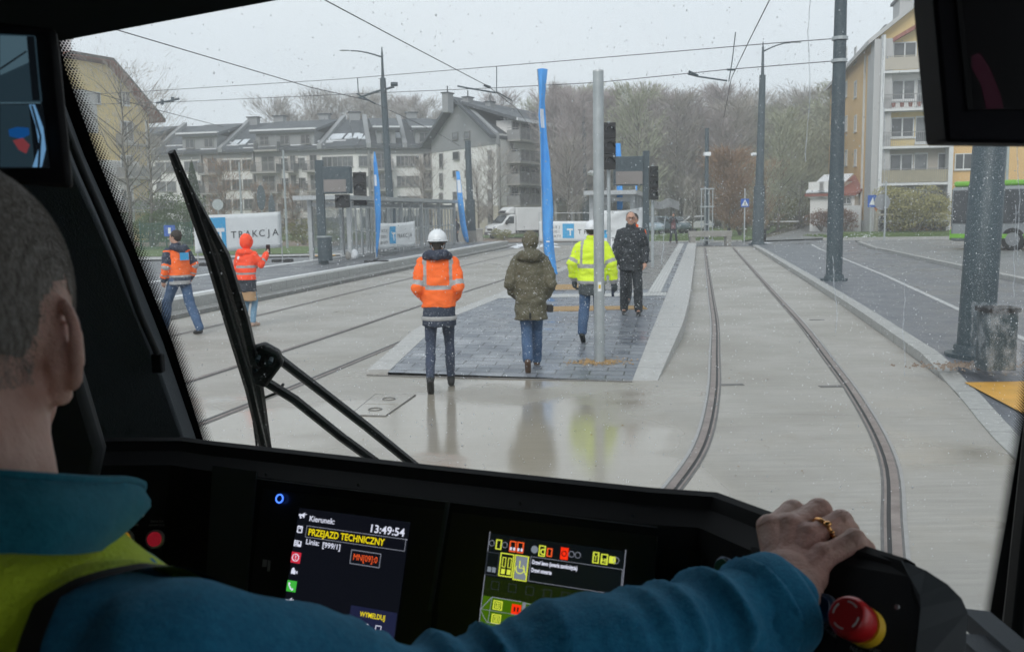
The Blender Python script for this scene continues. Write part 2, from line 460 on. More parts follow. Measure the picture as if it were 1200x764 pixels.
# ---- island platform
def zt(y): return max(0.0, min(.2, (y-11.0)/3.6*.2))
ys = [11.6+.0, 12.4, 13.2, 14.0, 14.6, 15.5, 16.4, 18, 20.7, 24, 28, 33, 40, 47, 54]
def lerp_tab(tab, y):
    for (y0,x0),(y1,x1) in zip(tab, tab[1:]):
        if y <= y1: return x0+(x1-x0)*(y-y0)/(y1-y0)
    return x1+(x1-x0)/(y1-y0)*(y-y1)
isL = [(11,-1.64),(11.65,-1.57),(16.4,-1.05),(20.7,-.1),(54,6.6)]
isR = [(10.5,1.5),(10.94,1.71),(14.83,2.72),(19.47,3.71),(41.6,8.17),(54,10.65)]
isRi = [(10.5,1.2),(10.94,1.41),(14.83,2.27),(19.47,3.2),(41.6,7.68),(54,10.2)]
def band(name, fa, fb, y0, y1, lift, mat, solid=True, lo=0.0, kind='structure', parent=None):
    yy = [y0]+[y for y in (12.4,13.2,14,14.6,15.5,16.4,18,20.7,24,28,33,40,47) if y0 < y < y1]+[y1]
    mb = MB(); A = [V((fa(y), y, zt(y)+lift)) for y in yy]; B = [V((fb(y), y, zt(y)+lift)) for y in yy]; n = len(yy)
    fs = [(i, n+i, n+i+1, i+1) for i in range(n-1)]; vs = A+B
    if solid:
        vs = vs+[V((p.x,p.y,-.02)) for p in A+B]
        for i in range(n-1):
            fs.append((i+1,i,2*n+i,2*n+i+1)); fs.append((n+i,n+i+1,3*n+i+1,3*n+i))
        fs.append((0,2*n,3*n,n)); fs.append((n-1,2*n-1,4*n-1,3*n-1))
    mb.add(vs, fs); o = mb.build(name, mat, parent); 
    if kind: o['kind'] = kind
    return o
# front edge is oblique: pavers start at Y 11.65 on the left and 11.0 on the right
mb = MB(); n_ = 9; yy = [None]
rows = []
for y in (0, .8, 1.6, 2.4, 3.2, 4.2, 5.5, 7, 9, 12.5, 17, 22, 29, 36, 42.5):
    r = []
    for k in range(5):
        t = k/4; fy = 11.65-.68*t + y*(1+0.016*t)
        fy = min(fy, 54); xl = lerp_tab(isL, fy); xr = lerp_tab(isRi, fy); x = xl+(xr-xl)*t
        r.append(V((x, fy, zt(fy)+.006)))
    rows.append(r)
vs = [p for r in rows for p in r]; fs = [(i*5+k, i*5+k+1, (i+1)*5+k+1, (i+1)*5+k) for i in range(len(rows)-1) for k in range(4)]
nb = len(vs); vs += [V((r[0].x, r[0].y, -.02)) for r in rows]; fs += [(i, i+1, 0, 0) for i in []]
for i in range(len(rows)-1): fs.append((i*5, (i+1)*5, nb+i+1, nb+i))
mb.add(vs, fs); o = mb.build('island_platform', M['paver']); struct(o)
o = band('platform_kerb', lambda y: lerp_tab(isRi,y), lambda y: lerp_tab(isR,y), 10.96, 54, .012, M['slab'])
o = band('concrete_edge', lambda y: lerp_tab(isL,y)-.3, lambda y: lerp_tab(isL,y)-.004, 11.8, 54, .008, M['slab'])
# tactile slabs, pinkish far paving, dark steel lip of the paving
f_t0 = lambda y: 2.80+(y-19.7)*.2005; f_t1 = lambda y: 3.10+(y-19.7)*.2005
band('tactile_paving', f_t0, f_t1, 20.75, 52, .012, M['tactile'], False)
band('tactile_paving', lambda y: lerp_tab(isL,y), lambda y: lerp_tab(isRi,y)-.01, 19.9, 20.7, .012, M['tactile'], False)
band('brown_paving', lambda y: lerp_tab(isL,y), lambda y: f_t0(y)-.01, 21.6, 53, .0115, M['pavpink'], False)
for (x0,x1,y0,y1) in ((.55,1.7,17.1,17.9),(1.75,2.5,17.2,17.8),(.5,1.9,21.9,23.4)):
    mb = MB().bx(x0,x1,y0,y1,.19,.219); struct(mb.build('sand_filled_pit', M['sand']))
a = G(430,440); b = G(470,441); mb = MB().tube([a+V((0,0,.004)), V((-1.57,11.6,.004)), V((1.41,10.93,.004))], .012, 6); struct(mb.build('paving_edging', M['seal']))
# ---- left platform
plx = lambda y: -7.05+.18*(y-19.6)
mb = MB(); y0, y1 = 4, 58
def plband(name, a, b, z0, z1, mat, y0=4, y1=58, n=12):
    mb = MB(); vs = []
    ys_ = [y0+(y1-y0)*i/n for i in range(n+1)]
    for y in ys_:
        x = plx(y); vs += [(x+a,y,z1),(x+b,y,z1),(x+a,y,z0),(x+b,y,z0)]
    fs = []
    for i in range(n):
        k = i*4; q = k+4
        fs += [(k,k+1,q+1,q),(k+1,k+3,q+3,q+1),(k+2,k,q,q+2)]
    fs += [(0,2,3,1)]
    mb.add(vs, fs); return struct(mb.build(name, mat))
plband('side_platform', -4.0, -.62, -.02, .3, M['asphalt'])
plband('platform_kerb', -.62, 0, -.02, .306, M['kerb'])
plband('platform_white_line', -.60, -.36, .3, .312, M['white'])
plband('platform_white_line', -3.9, -3.6, .28, .309, M['white'], y1=46)
plband('snow_strip', -4.5, -4.1, -.02, .06, M['snow'], y0=20, y1=34)
plband('gutter_slab', 0, .5, -.02, .09, M['kerbdark'])
# ---- road on the left beyond the platform, far kerb and verge
sheet('left_road', [(-40,12),(-13,12),(-11.3,22),(-8,42),(-5,60),(-3,67),(-10,90),(-44,80)], -.006, M['asphalt'])
sheet('left_pavement', [(-60,44),(-17.5,45),(-8.4,47.5),(-8.8,49.3),(-17,48.5),(-60,47.6)], .06, M['slab'])
sheet('left_verge', [(-80,47.6),(-17,48.6),(-9.3,49.6),(-13,61),(-20,66),(-80,70)], .08, M['grass'])
sheet('yellow_tactile', [(-9.7,45.7),(-8.6,46.2),(-8.8,47.2),(-10.1,46.8)], .075, M['yellow'])
# dirt and planting strip in front of the far houses
sheet('building_verge', [(-22,66),(-13.2,62),(-7,67),(2,64),(14,63),(14,78),(-8,80),(-40,90),(-80,92),(-80,70)], .03, M['dirt'])
sheet('far_lawn', [(-80,88),(-8,77),(6,76),(6,200),(-80,200)], .05, M['grass'])
# ---- right side: kerb, wet paving, bus road, far pavement
kr = catmull([(3.1,3,0),(3.96,7.22,0),(4.93,10.49,0),(5.61,13.53,0),(6.87,19.51,0),(9.2,31.2,0),(12.9,50.1,0)], 5)
mb = MB()
kh = lambda y: max(0.012, min(.13, (y-10.3)/1.6*.13))
Lp = []
for i, p in enumerate(kr):
    t = (kr[min(i+1,len(kr)-1)]-kr[max(i-1,0)]).normalized(); n = V((t.y,-t.x,0)); h = kh(p.y)
    Lp.append([p+V((0,0,-.02)), p+V((0,0,h)), p+n*.22+V((0,0,h+.004)), p+n*.22+V((0,0,-.02))])
vs = [q for r in Lp for q in r]; fs = []
for i in range(len(Lp)-1):
    for k in range(3): fs.append((i*4+k, i*4+k+1, (i+1)*4+k+1, (i+1)*4+k))
mb.add(vs, fs); struct(mb.build('kerb', M['kerb']))
# paving behind the kerb
wl = [(25.94,89.08),(18.5,60),(14.38,43.85),(10.22,25.45),(8.12,16.9),(6.6,10.6),(5.3,5)]
def wx(y):
    tab = sorted((b,a) for a,b in wl); return lerp_tab(tab, y) if y > 5 else 5.3-(5-y)*.25
mb = MB(); vs = []; ks = [p for p in kr]
for i, p in enumerate(ks):
    t = (ks[min(i+1,len(ks)-1)]-ks[max(i-1,0)]).normalized(); n = V((t.y,-t.x,0)); h = kh(p.y)
    q = p+n*.22; vs += [V((q.x,q.y,h)), V((wx(q.y), q.y, h))]
mb.add(vs, [(2*i,2*i+1,2*i+3,2*i+2) for i in range(len(ks)-1)]); struct(mb.build('right_pavement', M['paver2']))
sheet('yellow_tactile', [G(1130,451),(6.6,10.45),(5.6,6.8),(4.72,7.7)], .03, M['yellow'])
sheet('bus_road', [(wx(0)+.0,0),(wx(5),5),(8.12,16.9),(10.22,25.45),(14.38,43.85),(17.2,54.5),(21,55.5),(19.6,53.8),(16.46,43.05),(13.86,30.4),(12.33,22.7),(10.9,16),(9.6,10),(9,0)], .13, M['asphalt'])
mb = MB(); ribbon(mb, [V((wx(y), y, 0)) for y in (0,5,10.6,17,25.45,34,43.85,50)], -.06, .06, .136); struct(mb.build('road_line', M['line']))
fk = [V(p) for p in ((9,0,0),(9.6,10,0),(10.9,16,0),(12.33,22.7,0),(13.86,30.4,0),(16.46,43.05,0),(18.2,49.5,0))]
mb = MB(); ribbon(mb, fk, 0, .2, .25, 0, None, .15); struct(mb.build('kerb', M['kerb']))
sheet('far_pavement', [(9.2,0),(9.8,10),(11.1,16),(12.5,22.7),(14.1,30.4),(16.7,43),(18.4,49.6),(20,51),(48,48.5),(60,48),(60,0)], .246, M['asphalt2'])
sheet('cross_road', [(13,50.8),(17,54.4),(21,54.5),(60,50),(60,56),(26,57.5),(21,62),(15,58.5),(8.2,58.2),(7,53),(11,52.6)], .01, M['asphalt'])
sheet('footpath', [(14.6,57.5),(21,61),(40,110),(36,112),(19,68)], .09, M['asphalt2'])
sheet('wood_lawn', [(6,58.6),(14.4,58.6),(16,62),(33,112),(6,112)], .07, M['grass'])
sheet('house_lawn', [(18.3,55.3),(24,54.4),(60,52),(60,62),(36,69),(24,70)], .25, M['grass'])
sheet('house_lawn', [(22,62.5),(26,61),(36,69),(40,104)], .1, M['grass'])
mb = MB(); ribbon(mb, [V((7,58.3,0)),V((14.3,58.3,0))], -.1,.1,.14,0,None,.12); struct(mb.build('kerb', M['kerb']))
mb = MB(); ribbon(mb, [V((18.2,54.9,0)),V((24,54.1,0)),V((60,51.6,0))], -.12,.12,.3,0,None,.25); struct(mb.build('kerb', M['kerb']))
# hill behind the wood
mb = MB(); nx, ny = 40, 14; vs = []
for j in range(ny+1):
    for i in range(nx+1):
        x = -120+i*8.5; y = 112+j*9
        h = 13*max(0,min(1,(y-118)/80))**.9*(.6+.5*max(0,min(1,(x-10)/60)))+1.2*noise.noise(V((x*.03,y*.03,0)))
        vs.append((x,y,max(-.2,h)))
mb.add(vs, [(j*(nx+1)+i,j*(nx+1)+i+1,(j+1)*(nx+1)+i+1,(j+1)*(nx+1)+i) for j in range(ny) for i in range(nx)])
struct(mb.build('wooded_hill', M['earth'], smooth=True))
# snow patches on lawns
rs = random.Random(3); mb = MB()
def blob(mb, x, y, z, r, rs):
    n = 9; pts = []
    for k in range(n):
        a = 2*math.pi*k/n; q = r*rs.uniform(.5,1.1); pts.append((x+q*math.cos(a), y+q*.6*math.sin(a), z))
    b = len(mb.v); mb.add(pts+[(x,y,z+.05)], [(k,(k+1)%n,n) for k in range(n)])
for _ in range(70): blob(mb, rs.uniform(7,14.5), rs.uniform(60,75), .075, rs.uniform(.1,.5), rs)
for _ in range(26): blob(mb, rs.uniform(20,24), rs.uniform(55,62), .255, rs.uniform(.1,.35), rs)
o = mb.build('snow_patches', M['snow'], smooth=True); tag(o, 'patches of melting snow lying on the lawns', None, kind='stuff')
mb = MB()
for _ in range(60):
    p = G(rs.uniform(495,650), rs.uniform(286,291)); blob(mb, p.x, p.y, .0, rs.uniform(.15,.6), rs)
for v in mb.v:
    if v.z > .03: v.z += .06
o = mb.build('snow_slush', M['snow'], smooth=True); tag(o, 'heaps of dirty slush left along the far end of the tracks', None, kind='stuff')
# fallen leaves
mb = MB()
for _ in range(160):
    y = rs.uniform(5,30); x = rs.uniform(-6,5)*(y/18)+.2*y-1; s_ = rs.uniform(.006,.016); a = rs.uniform(0,6.3)
    z = .011
    ex = V((math.cos(a),math.sin(a),0))*s_; ey = V((-math.sin(a),math.cos(a),0))*s_*.7
    if lerp_tab(isL,max(11,y))-.4 < x < lerp_tab(isR,max(11,y))+.1 and y > 10.9: z = zt(y)+.03
    elif x > 3.9 or x < -6: continue
    c = V((x,y,z)); mb.add([c-ex,c+ey,c+ex,c-ey+V((0,0,.006))],[(0,3,2,1)])
o = mb.build('fallen_leaves', pm('leaf litter', (.25,.16,.05), .7, .4, 3, c2=(.16,.08,.03))); tag(o, 'small wet leaves and grit scattered over the paving', None, kind='stuff')
# two-part access cover let into the slab, left of the paving
c4 = [G(410,487),G(440,462.5),G(487,463.5),G(452,488)]
cv = thing('access_cover', 'square two-part concrete access cover set in wet slab', 'cover', (c4[0]+c4[2])*.5)
def lerp(a,b,t): return a+(b-a)*t
m0 = lerp(c4[0],c4[1],.5); m1 = lerp(c4[3],c4[2],.5)
for a_,b_,c_,d_ in ((c4[0],m0,m1,c4[3]),(m0,c4[1],c4[2],m1)):
    ctr = (a_+b_+c_+d_)/4; pts = [ctr+(q-ctr)*.965 for q in (a_,d_,c_,b_)]
    mb = MB().prism([p+V((0,0,.002)) for p in pts], (0,0,.008)); o = mb.build('lid', M['concrete'], cv)
    mb = MB()
    for q in (ctr,):
        mb.tube([q+V((.07*math.cos(t*.7),.07*math.sin(t*.7),.011)) for t in range(10)], .008, 5)
    mb.build('lifting_ring', M['seal'], o)
mb = MB().tube([q+V((0,0,.004)) for q in c4+[c4[0]]], .007, 4); mb.build('frame', M['seal'], cv)
# ------------------------------------------------------------------ buildings
M['wallwhite'] = pm('white render', (.76,.75,.73), .8, .08, .5, bump=.2, bscale=20, c2=(.78,.775,.76))
M['wallgrey'] = pm('grey cladding', (.25,.26,.27), .7, .1, .6, c2=(.29,.30,.31))
M['wallbeige'] = pm('beige render', (.42,.385,.32), .8, .08, .5, c2=(.47,.43,.37))
M['wallyellow'] = pm('yellow render', (.64,.49,.21), .8, .1, .4, c2=(.70,.56,.28))
M['wallochre'] = pm('orange render', (.64,.41,.17), .8, .1, .4, c2=(.70,.47,.22))
M['wallgreystrip'] = pm('light grey render', (.42,.42,.42), .8, .08, .4, c2=(.48,.48,.475))
M['roofgrey'] = pm('dark grey roofing', (.05,.058,.066), .65, .25, .8, c2=(.085,.095,.108), sc3=(1,1,3))
M['roofred'] = pm('red tiles', (.22,.07,.05), .7, .2, 3, c2=(.32,.11,.08))
M['roofbrown'] = pm('brown eaves', (.09,.07,.06), .7, .2, 3)
M['winframe'] = pm('white window frame', (.62,.63,.63), .5, .06, 2)
M['winframed'] = pm('grey window frame', (.22,.22,.22), .5, .06, 2)
m, nt, b = newmat('window glass'); tc = N(nt,'ShaderNodeTexCoord').outputs['Object']
oi = N(nt,'ShaderNodeObjectInfo').outputs['Random']
cc = mixc(nt, oi, (.035,.04,.045), (.16,.17,.175)); L(nt, mixc(nt, ramp(nt, tex(nt, 1.7, 2, .5, tc), [(.45,0),(.55,.6)]), cc, (.05,.055,.06)), b.inputs['Base Color'])
b.inputs['Roughness'].default_value = .08; b.inputs['Specular IOR Level'].default_value = .7
M['glass'] = m
M['railing'] = pm('grey balcony railing', (.26,.26,.26), .5, .1, 3, metal=.3)
M['soffit'] = pm('balcony slab', (.33,.32,.30), .8, .12, 1)
M['dark'] = pm('dark recess', (.06,.055,.05), .8, .2, 2)

class Fac:
    """a vertical facade: origin O on the ground, u along it, n outwards"""
    def __init__(s, A, B, z=0):
        s.O = V((A[0],A[1],z)); s.u = V((B[0]-A[0],B[1]-A[1],0)); s.len = s.u.length; s.u.normalize()
        s.n = V((s.u.y,-s.u.x,0))
        if s.n.dot(V((0,0,0))-s.O) < 0: s.n = -s.n
    def at(s, px, py):
        p = onplane(px, py, s.O, s.n); return (p-s.O).dot(s.u), p.z-s.O.z
wcache = {}
def window(fac, parent, a, z, w, h, d=.0, nm='window', frame='winframe', bars=1):
    """window part (frame mesh) with pane sub-part, placed on a facade"""
    key = (frame, bars)
    if key not in wcache:
        t = .06; mb = MB()
        mb.bx(-.5,.5,-.02,.06,-.5,-.5+t); mb.bx(-.5,.5,-.02,.06,.5-t,.5); mb.bx(-.5,-.5+t,-.02,.06,-.5+t,.5-t); mb.bx(.5-t,.5,-.02,.06,-.5+t,.5-t)
        for k in range(bars): x = -.5+(k+1)/(bars+1); mb.bx(x-.03,x+.03,-.02,.05,-.5+t,.5-t)
        mb.bx(-.54,.54,-.02,.12,-.56,-.505)
        f = mb.build('window', M[frame]); pmb = MB().bx(-.47,.47,-.015,.02,-.47,.47); g = pmb.build('pane', M['glass'])
        wcache[key] = (f.data, g.data); bpy.data.objects.remove(f); bpy.data.objects.remove(g)
    fd, gd = wcache[key]
    o = bpy.data.objects.new(nm, fd); col.objects.link(o); o.parent = parent
    p = fac.O+fac.u*a+fac.n*(d+.02)+V((0,0,z)); u = fac.u
    # columns: x along u, y along n, z up; keep right-handed
    ux = u if u.cross(fac.n).z > 0 else -u
    mt = Matrix(((ux.x*w,fac.n.x,0,p.x),(ux.y*w,fac.n.y,0,p.y),(0,0,h,p.z),(0,0,0,1)))
    o.matrix_basis = wmat(parent).inverted() @ mt
    g = bpy.data.objects.new('pane', gd); col.objects.link(g); g.parent = o
    return o
def winpx(fac, parent, x0, y0, x1, y1, **k):
    a0, z1 = fac.at(x0, (y0)); a1, z0 = fac.at(x1, y1)
    a0b, z1b = fac.at(x0, y1)
    am, zt_ = fac.at((x0+x1)/2, y0); am, zb_ = fac.at((x0+x1)/2, y1)
    return window(fac, parent, (a0+a1)/2, (zt_+zb_)/2, abs(a1-a0), zt_-zb_, **k)
def balcony(fac, parent, a0, a1, z, depth=1.2, solid=False, mat='railing', h=1.05, slab='soffit'):
    mb = MB(); mb.ob(fac.O, fac.u, fac.n, a0, a1, 0, depth, z-.18, z); s_ = mb.build('balcony', M[slab], parent)
    r = MB()
    if solid:
        r.ob(fac.O, fac.u, fac.n, a0, a1, depth-.05, depth-.01, z+.05, z+h-.1)
    else:
        k = int((a1-a0)/.14)
        for i in range(k+1):
            a = a0+(a1-a0)*i/k; r.ob(fac.O, fac.u, fac.n, a-.012, a+.012, depth-.045, depth-.02, z, z+h)
    r.ob(fac.O, fac.u, fac.n, a0, a1, depth-.06, depth, z+h-.05, z+h)
    for a in (a0, a1-.04): r.ob(fac.O, fac.u, fac.n, a, a+.04, 0, depth-.06, z+h-.06, z+h-.01); r.ob(fac.O, fac.u, fac.n, a, a+.04, 0.02, depth-.07, z+.0, z+h-.2)
    r.build('railing', M[mat], s_)
    return s_

# ---- long grey-roofed block (two angled wings)
def px2(px, Y):  # ground point under a photo column at a distance
    d = ray(px, 256); return V((d.x/d.y*Y, Y, 0))
lb = thing('apartment_block', 'long white apartment block with dark snow-dusted roof and dormers', 'building', px2(330,104))
A = px2(120,112); Bm = px2(420,104); C_ = px2(523,106)
def wing(A, B, eave, ridge, depth, name):
    fac = Fac(A, B); n = fac.n; mb = MB()
    mb.ob(fac.O, fac.u, n, 0, fac.len, -depth, 0, 0, eave-.003)
    mb.build('wall', M['wallwhite'], lb)
    r = MB(); p = []
    for a in (-.3, fac.len+.3):
        for d, z in ((.7, eave-.35), (-depth/2, ridge), (-depth-.7, eave-.35)):
            q = fac.O+fac.u*a+n*d; p.append((q.x,q.y,z))
        for d, z in ((.7, eave-.05), (-depth/2, ridge+.35), (-depth-.7, eave-.05)):
            q = fac.O+fac.u*a+n*d; p.append((q.x,q.y,z))
    r.add(p, [(0,1,4,3),(1,2,5,4),(6,9,10,7),(7,10,11,8),(3,4,10,9),(4,5,11,10),(0,6,7,1),(1,7,8,2),(0,3,9,6),(2,8,11,5)])
    roof = r.build('roof', M['roofgrey'], lb)
    return fac, roof
EV, RG, DP = 9.6, 12.7, 12.0
f1, roof1 = wing(A, Bm, EV, RG, DP, 'a'); f2, roof2 = wing(Bm, C_, EV, RG, DP, 'b')
def dormer(fac, roof, x0, x1, wide=True, bal=False, z0=9.5, z1=11.3, snow=True):
    a0, _ = fac.at(x0, 180); a1, _ = fac.at(x1, 180)
    mb = MB(); mb.ob(fac.O, fac.u, fac.n, a0+.2, a1-.2, -4.5, .25, z0-.4, z1-.003); d = mb.build('dormer', M['wallgrey'], lb)
    r = MB(); n = fac.n; p = []
    for a in (a0-.3, a1+.3):
        for dd, z in ((.75, z1-.1), (-5.5, RG+.1)):
            q = fac.O+fac.u*a+n*dd; p += [(q.x,q.y,z),(q.x,q.y,z+.28)]
    r.add(p, [(0,2,3,1),(4,5,7,6),(1,3,7,5),(0,4,6,2),(0,1,5,4),(2,6,7,3)]); r.build('dormer_roof', M['roofgrey'], d)
    # sloping cheek
    for a in (a0-.05, a1-.1):
        q0 = fac.O+fac.u*a+n*.5; q1 = fac.O+fac.u*a+n*(-5); 
    if snow:
        s_ = MB(); s_.ob(fac.O, fac.u, fac.n, a0-.25, a1+.25, .45, .85, z1+.16, z1+.34); s_.build('snow_edge', M['snow'], d)
    k = max(1, int((a1-a0)/2.2))
    for i in range(k):
        window(fac, lb, a0+(a1-a0)*(i+.5)/k, z0+.95, 1.15, 1.0, d=.25, frame='winframed')
    if bal: balcony(fac, lb, a0+.4, a0+3.2, z0-.1, 1.2)
    return d
dormer(f1, roof1, 214, 258); dormer(f1, roof1, 300, 372, bal=True); dormer(f1, roof1, 128, 176)
dormer(f2, roof2, 440, 466); dormer(f2, roof2, 485, 510)
# sloping party ridges between roof bays, roof windows and snow
for fac, xs in ((f1, (184,262,378)), (f2, (432,474))):
    for x in xs:
        a, _ = fac.at(x, 180); mb = MB(); p = []
        for aa in (a-.25, a+.25):
            for dd, z in ((.8, EV-.3), (-DP/2, RG+.3)):
                q = fac.O+fac.u*aa+fac.n*dd; p += [(q.x,q.y,z),(q.x,q.y,z+.55)]
        mb.add(p, [(0,2,3,1),(4,5,7,6),(1,3,7,5),(0,4,6,2),(0,1,5,4),(2,6,7,3)]); mb.build('roof_divider', M['wallgrey'], lb)
sl = lambda d: EV-.05+(RG+.35-EV+.05)*(.7-d)/(.7+DP/2)
M['skylight'] = pm('skylight under snow', (.62,.66,.70), .3, .1, 2)
for fac, x, dd in [(f1,272,-.9),(f1,282,-1.0),(f1,385,-1.5),(f1,393,-1.5),(f2,425,-1.3),(f2,470,-1.6),(f1,404,-1.5),(f1,410,-1.5)]:
    a, _ = fac.at(x, 180); p = []
    for aa in (a-.4, a+.4):
        for d_ in (dd+.6, dd-.6): q = fac.O+fac.u*aa+fac.n*d_; p += [(q.x,q.y,sl(d_)+.02),(q.x,q.y,sl(d_)+.12)]
    mb = MB(); mb.add(p, [(0,2,3,1),(4,5,7,6),(1,3,7,5),(0,4,6,2),(0,1,5,4),(2,6,7,3)]); mb.build('skylight', M['skylight'], lb)
mb = MB()
for _ in range(34):
    a = rs.uniform(2, f1.len-2); d_ = rs.uniform(-1.2,.4); q = f1.O+f1.u*a+f1.n*d_
    mb.ob(q, f1.u, f1.n, -rs.uniform(.3,1.4), rs.uniform(.3,1.4), -.12, .12, sl(d_)-.05, sl(d_)+.07)
mb.build('snow_remains', M['snow'], roof1)['kind'] = 'stuff'
# windows in rows, brown balcony bays
for row, zc in enumerate((7.9, 5.7, 3.5, 1.3)):
    for x in (188,200,222,232,264,277,290,334,352,384,396,408):
        a, _ = f1.at(x, 200); window(f1, lb, a, zc, 1.2, 1.15, frame='winframed')
    for x in (426,470,479,486,516):
        a, _ = f2.at(x, 200); window(f2, lb, a, zc, 1.0, 1.15, frame='winframed')
for fac, x0, x1 in ((f1,239,260),(f1,300,330),(f1,338,350),(f1,360,376),(f2,434,460),(f2,492,509)):
    a0, _ = fac.at(x0, 200); a1, _ = fac.at(x1, 200)
    MB().ob(fac.O, fac.u, fac.n, a0, a1, 0, .06, 0, EV-.1).build('balcony_bay', pm('brown bay', (.56,.53,.50), .8, .1, 1) if 'bay' not in M else M['bay'], lb)
    M['bay'] = bpy.data.materials['brown bay']
    for zc in (7.0, 4.8, 2.6, .4):
        window(fac, lb, (a0+a1)/2, zc+.95, min(1.6,(a1-a0)*.5), 1.7, d=.06, nm='balcony_door', frame='winframed'); balcony(fac, lb, a0, a1, zc, 1.3)
    if x1-x0 > 18: MB().ob(fac.O, fac.u, fac.n, a0-.25, a0-.05, .06, .4, 0, EV-.3).build('drainpipe', M['railing'], lb)
MB().ob(f1.O, f1.u, f1.n, 0, f1.len, .03, .12, EV-.9, EV-.4).build('eaves_band', M['wallgrey'], lb)
MB().ob(f2.O, f2.u, f2.n, 0, f2.len, .03, .12, EV-.9, EV-.4).build('eaves_band', M['wallgrey'], lb)
for x in (268, 300, 355, 420, 490):
    fac = f1 if x < 420 else f2; a, _ = fac.at(x, 180)
    c = MB().ob(fac.O, fac.u, fac.n, a-.6, a+.6, -DP/2-.4, -DP/2+.4, RG-.2, RG+1.0).build('chimney', M['wallgrey'], lb)
    MB().ob(fac.O, fac.u, fac.n, a-.75, a+.75, -DP/2-.55, -DP/2+.55, RG+1.0, RG+1.12).build('cap', M['roofgrey'], c)

# ---- centre block with gable
cb = thing('apartment_block', 'five-storey white block with grey gable and stacked balconies behind the van', 'building', px2(583,88))
A = px2(508,97); B = px2(583,86); 
u2 = V((B.y-A.y, -(B.x-A.x), 0)).normalized(); 
if u2.y < 0: u2 = -u2
# long side recedes to the right
Cc = px2(668,101); D = A+(Cc-B)
fg = Fac(A, B); fs_ = Fac(B, Cc)
ev = 9.2; pk = 12.8
mb = MB(); base = [A,B,Cc,D]
mb.prism([V((p.x,p.y,0)) for p in base], (0,0,ev)); mb.build('wall', M['wallwhite'], cb)
mb = MB(); q = [A+(B-A)*t for t in (-.002,1.002)]
mb.prism([V((A.x,A.y,8.2))+fg.n*.06, V((B.x,B.y,8.2))+fg.n*.06, V((B.x,B.y,ev))+fg.n*.06, V(((A.x+B.x)/2,(A.y+B.y)/2,pk))+fg.n*.06, V((A.x,A.y,ev))+fg.n*.06], -fg.n*.4); mb.build('gable', M['wallgrey'], cb)
MB().ob(fg.O, fg.u, fg.n, 0, fg.len, .0, .08, 0, 2.7).build('plinth', M['wallbeige'], cb)
MB().ob(fs_.O, fs_.u, fs_.n, 0, fs_.len, .0, .08, 0, 2.7).build('plinth', M['wallbeige'], cb)
mid0 = (A+B)/2; mid1 = (D+Cc)/2; ov = fg.n*1.0; sd2 = fg.u
def roofslab(E0, E1, R1, R0, th, mat, name, par):
    mb = MB(); mb.prism([E0,E1,R1,R0], (0,0,th)); return mb.build(name, mat, par)
up = lambda p, z: V((p.x,p.y,z))
s1 = (pk-ev)/(fg.len/2)
o1 = fg.u*.6
roofslab(up(B+o1+ov, ev-s1*.9), up(Cc+o1, ev-s1*.9), up(mid1, pk), up(mid0+ov, pk), .3, M['roofgrey'], 'roof', cb)
roofslab(up(A-o1+ov, ev-s1*.9), up(D-o1, ev-s1*.9), up(mid1, pk), up(mid0+ov, pk), .3, M['roofgrey'], 'roof', cb)
# wide wall dormer carrying the top flat on the long side
a0, _ = fs_.at(600,170); a1, _ = fs_.at(640,170)
MB().ob(fs_.O, fs_.u, fs_.n, a0, a1, -1.6, .15, ev-1.2, 10.6).build('dormer', M['wallwhite'], cb)
rr = MB(); e = fs_
rr.prism([e.O+e.u*(a0-1)+e.n*1.0+V((0,0,10.4)), e.O+e.u*(a1+1)+e.n*1.0+V((0,0,10.4)), e.O+e.u*(a1+1)-e.n*5+V((0,0,12.3)), e.O+e.u*(a0-1)-e.n*5+V((0,0,12.3))], (0,0,.3)); rr.build('dormer_roof', M['roofgrey'], cb)
MB().ob(e.O, e.u, e.n, a0-1, a1+1, 1.0, 1.12, 10.42, 10.7).build('gutter', M['snow'], cb)
for px, py in ((560,124),(582,132),(606,140)):
    a, _ = fs_.at(px+22, 170); c = MB().ob(e.O, e.u, e.n, a-.5, a+.5, -5.3, -4.7, 11.3, 13.0).build('chimney', M['wallgrey'], cb)
    k = MB().ob(e.O, e.u, e.n, a-.6, a+.6, -5.4, -4.6, 13.0, 13.1)
    p = e.O+e.u*a-e.n*5; k.tube([p+V((0,0,13.05)),p+V((0,0,13.7))],.06,6); k.build('cap', M['roofgrey'], c)
for (x0,y0,x1,y1) in ((531,155,538,164),(545,154,552,163),(516,180,520,197),(532,178,539,187),(546,177,552,186),(573,176,577,193),(573,199,577,215),(573,222,577,240),(573,245,577,262),(532,200,538,208),(546,199,551,208),(516,203,520,220),(516,226,520,243),(532,225,538,234),(516,246,520,264),(532,247,538,258),(546,247,552,258)):
    winpx(fg, cb, x0,y0,x1,y1, frame='winframed', bars=0, d=.09)
for k, y in enumerate((171, 196, 219.5, 243)):
    a0_, z = fs_.at(594, y); a1_, z2 = fs_.at(640, y)
    z = 8.75-2.0*k
    balcony(fs_, cb, a0_, a1_, z, 1.4)
    for fx, w_ in ((.16,1.4),(.42,2.0),(.68,2.0),(.9,1.2)):
        window(fs_, cb, a0_+(a1_-a0_)*fx, z+.92, w_, 1.6, d=.16 if k==0 else .06, nm='balcony_door', frame='winframed')
    for x in (648, 658):
        a_, _ = fs_.at(x, 200); window(fs_, cb, a_, z+1.0, 1.4, 1.1, frame='winframed')
MB().ob(fs_.O, fs_.u, fs_.n, .3,.5,.0,.15,0,ev-.6).build('drainpipe', M['railing'], cb)

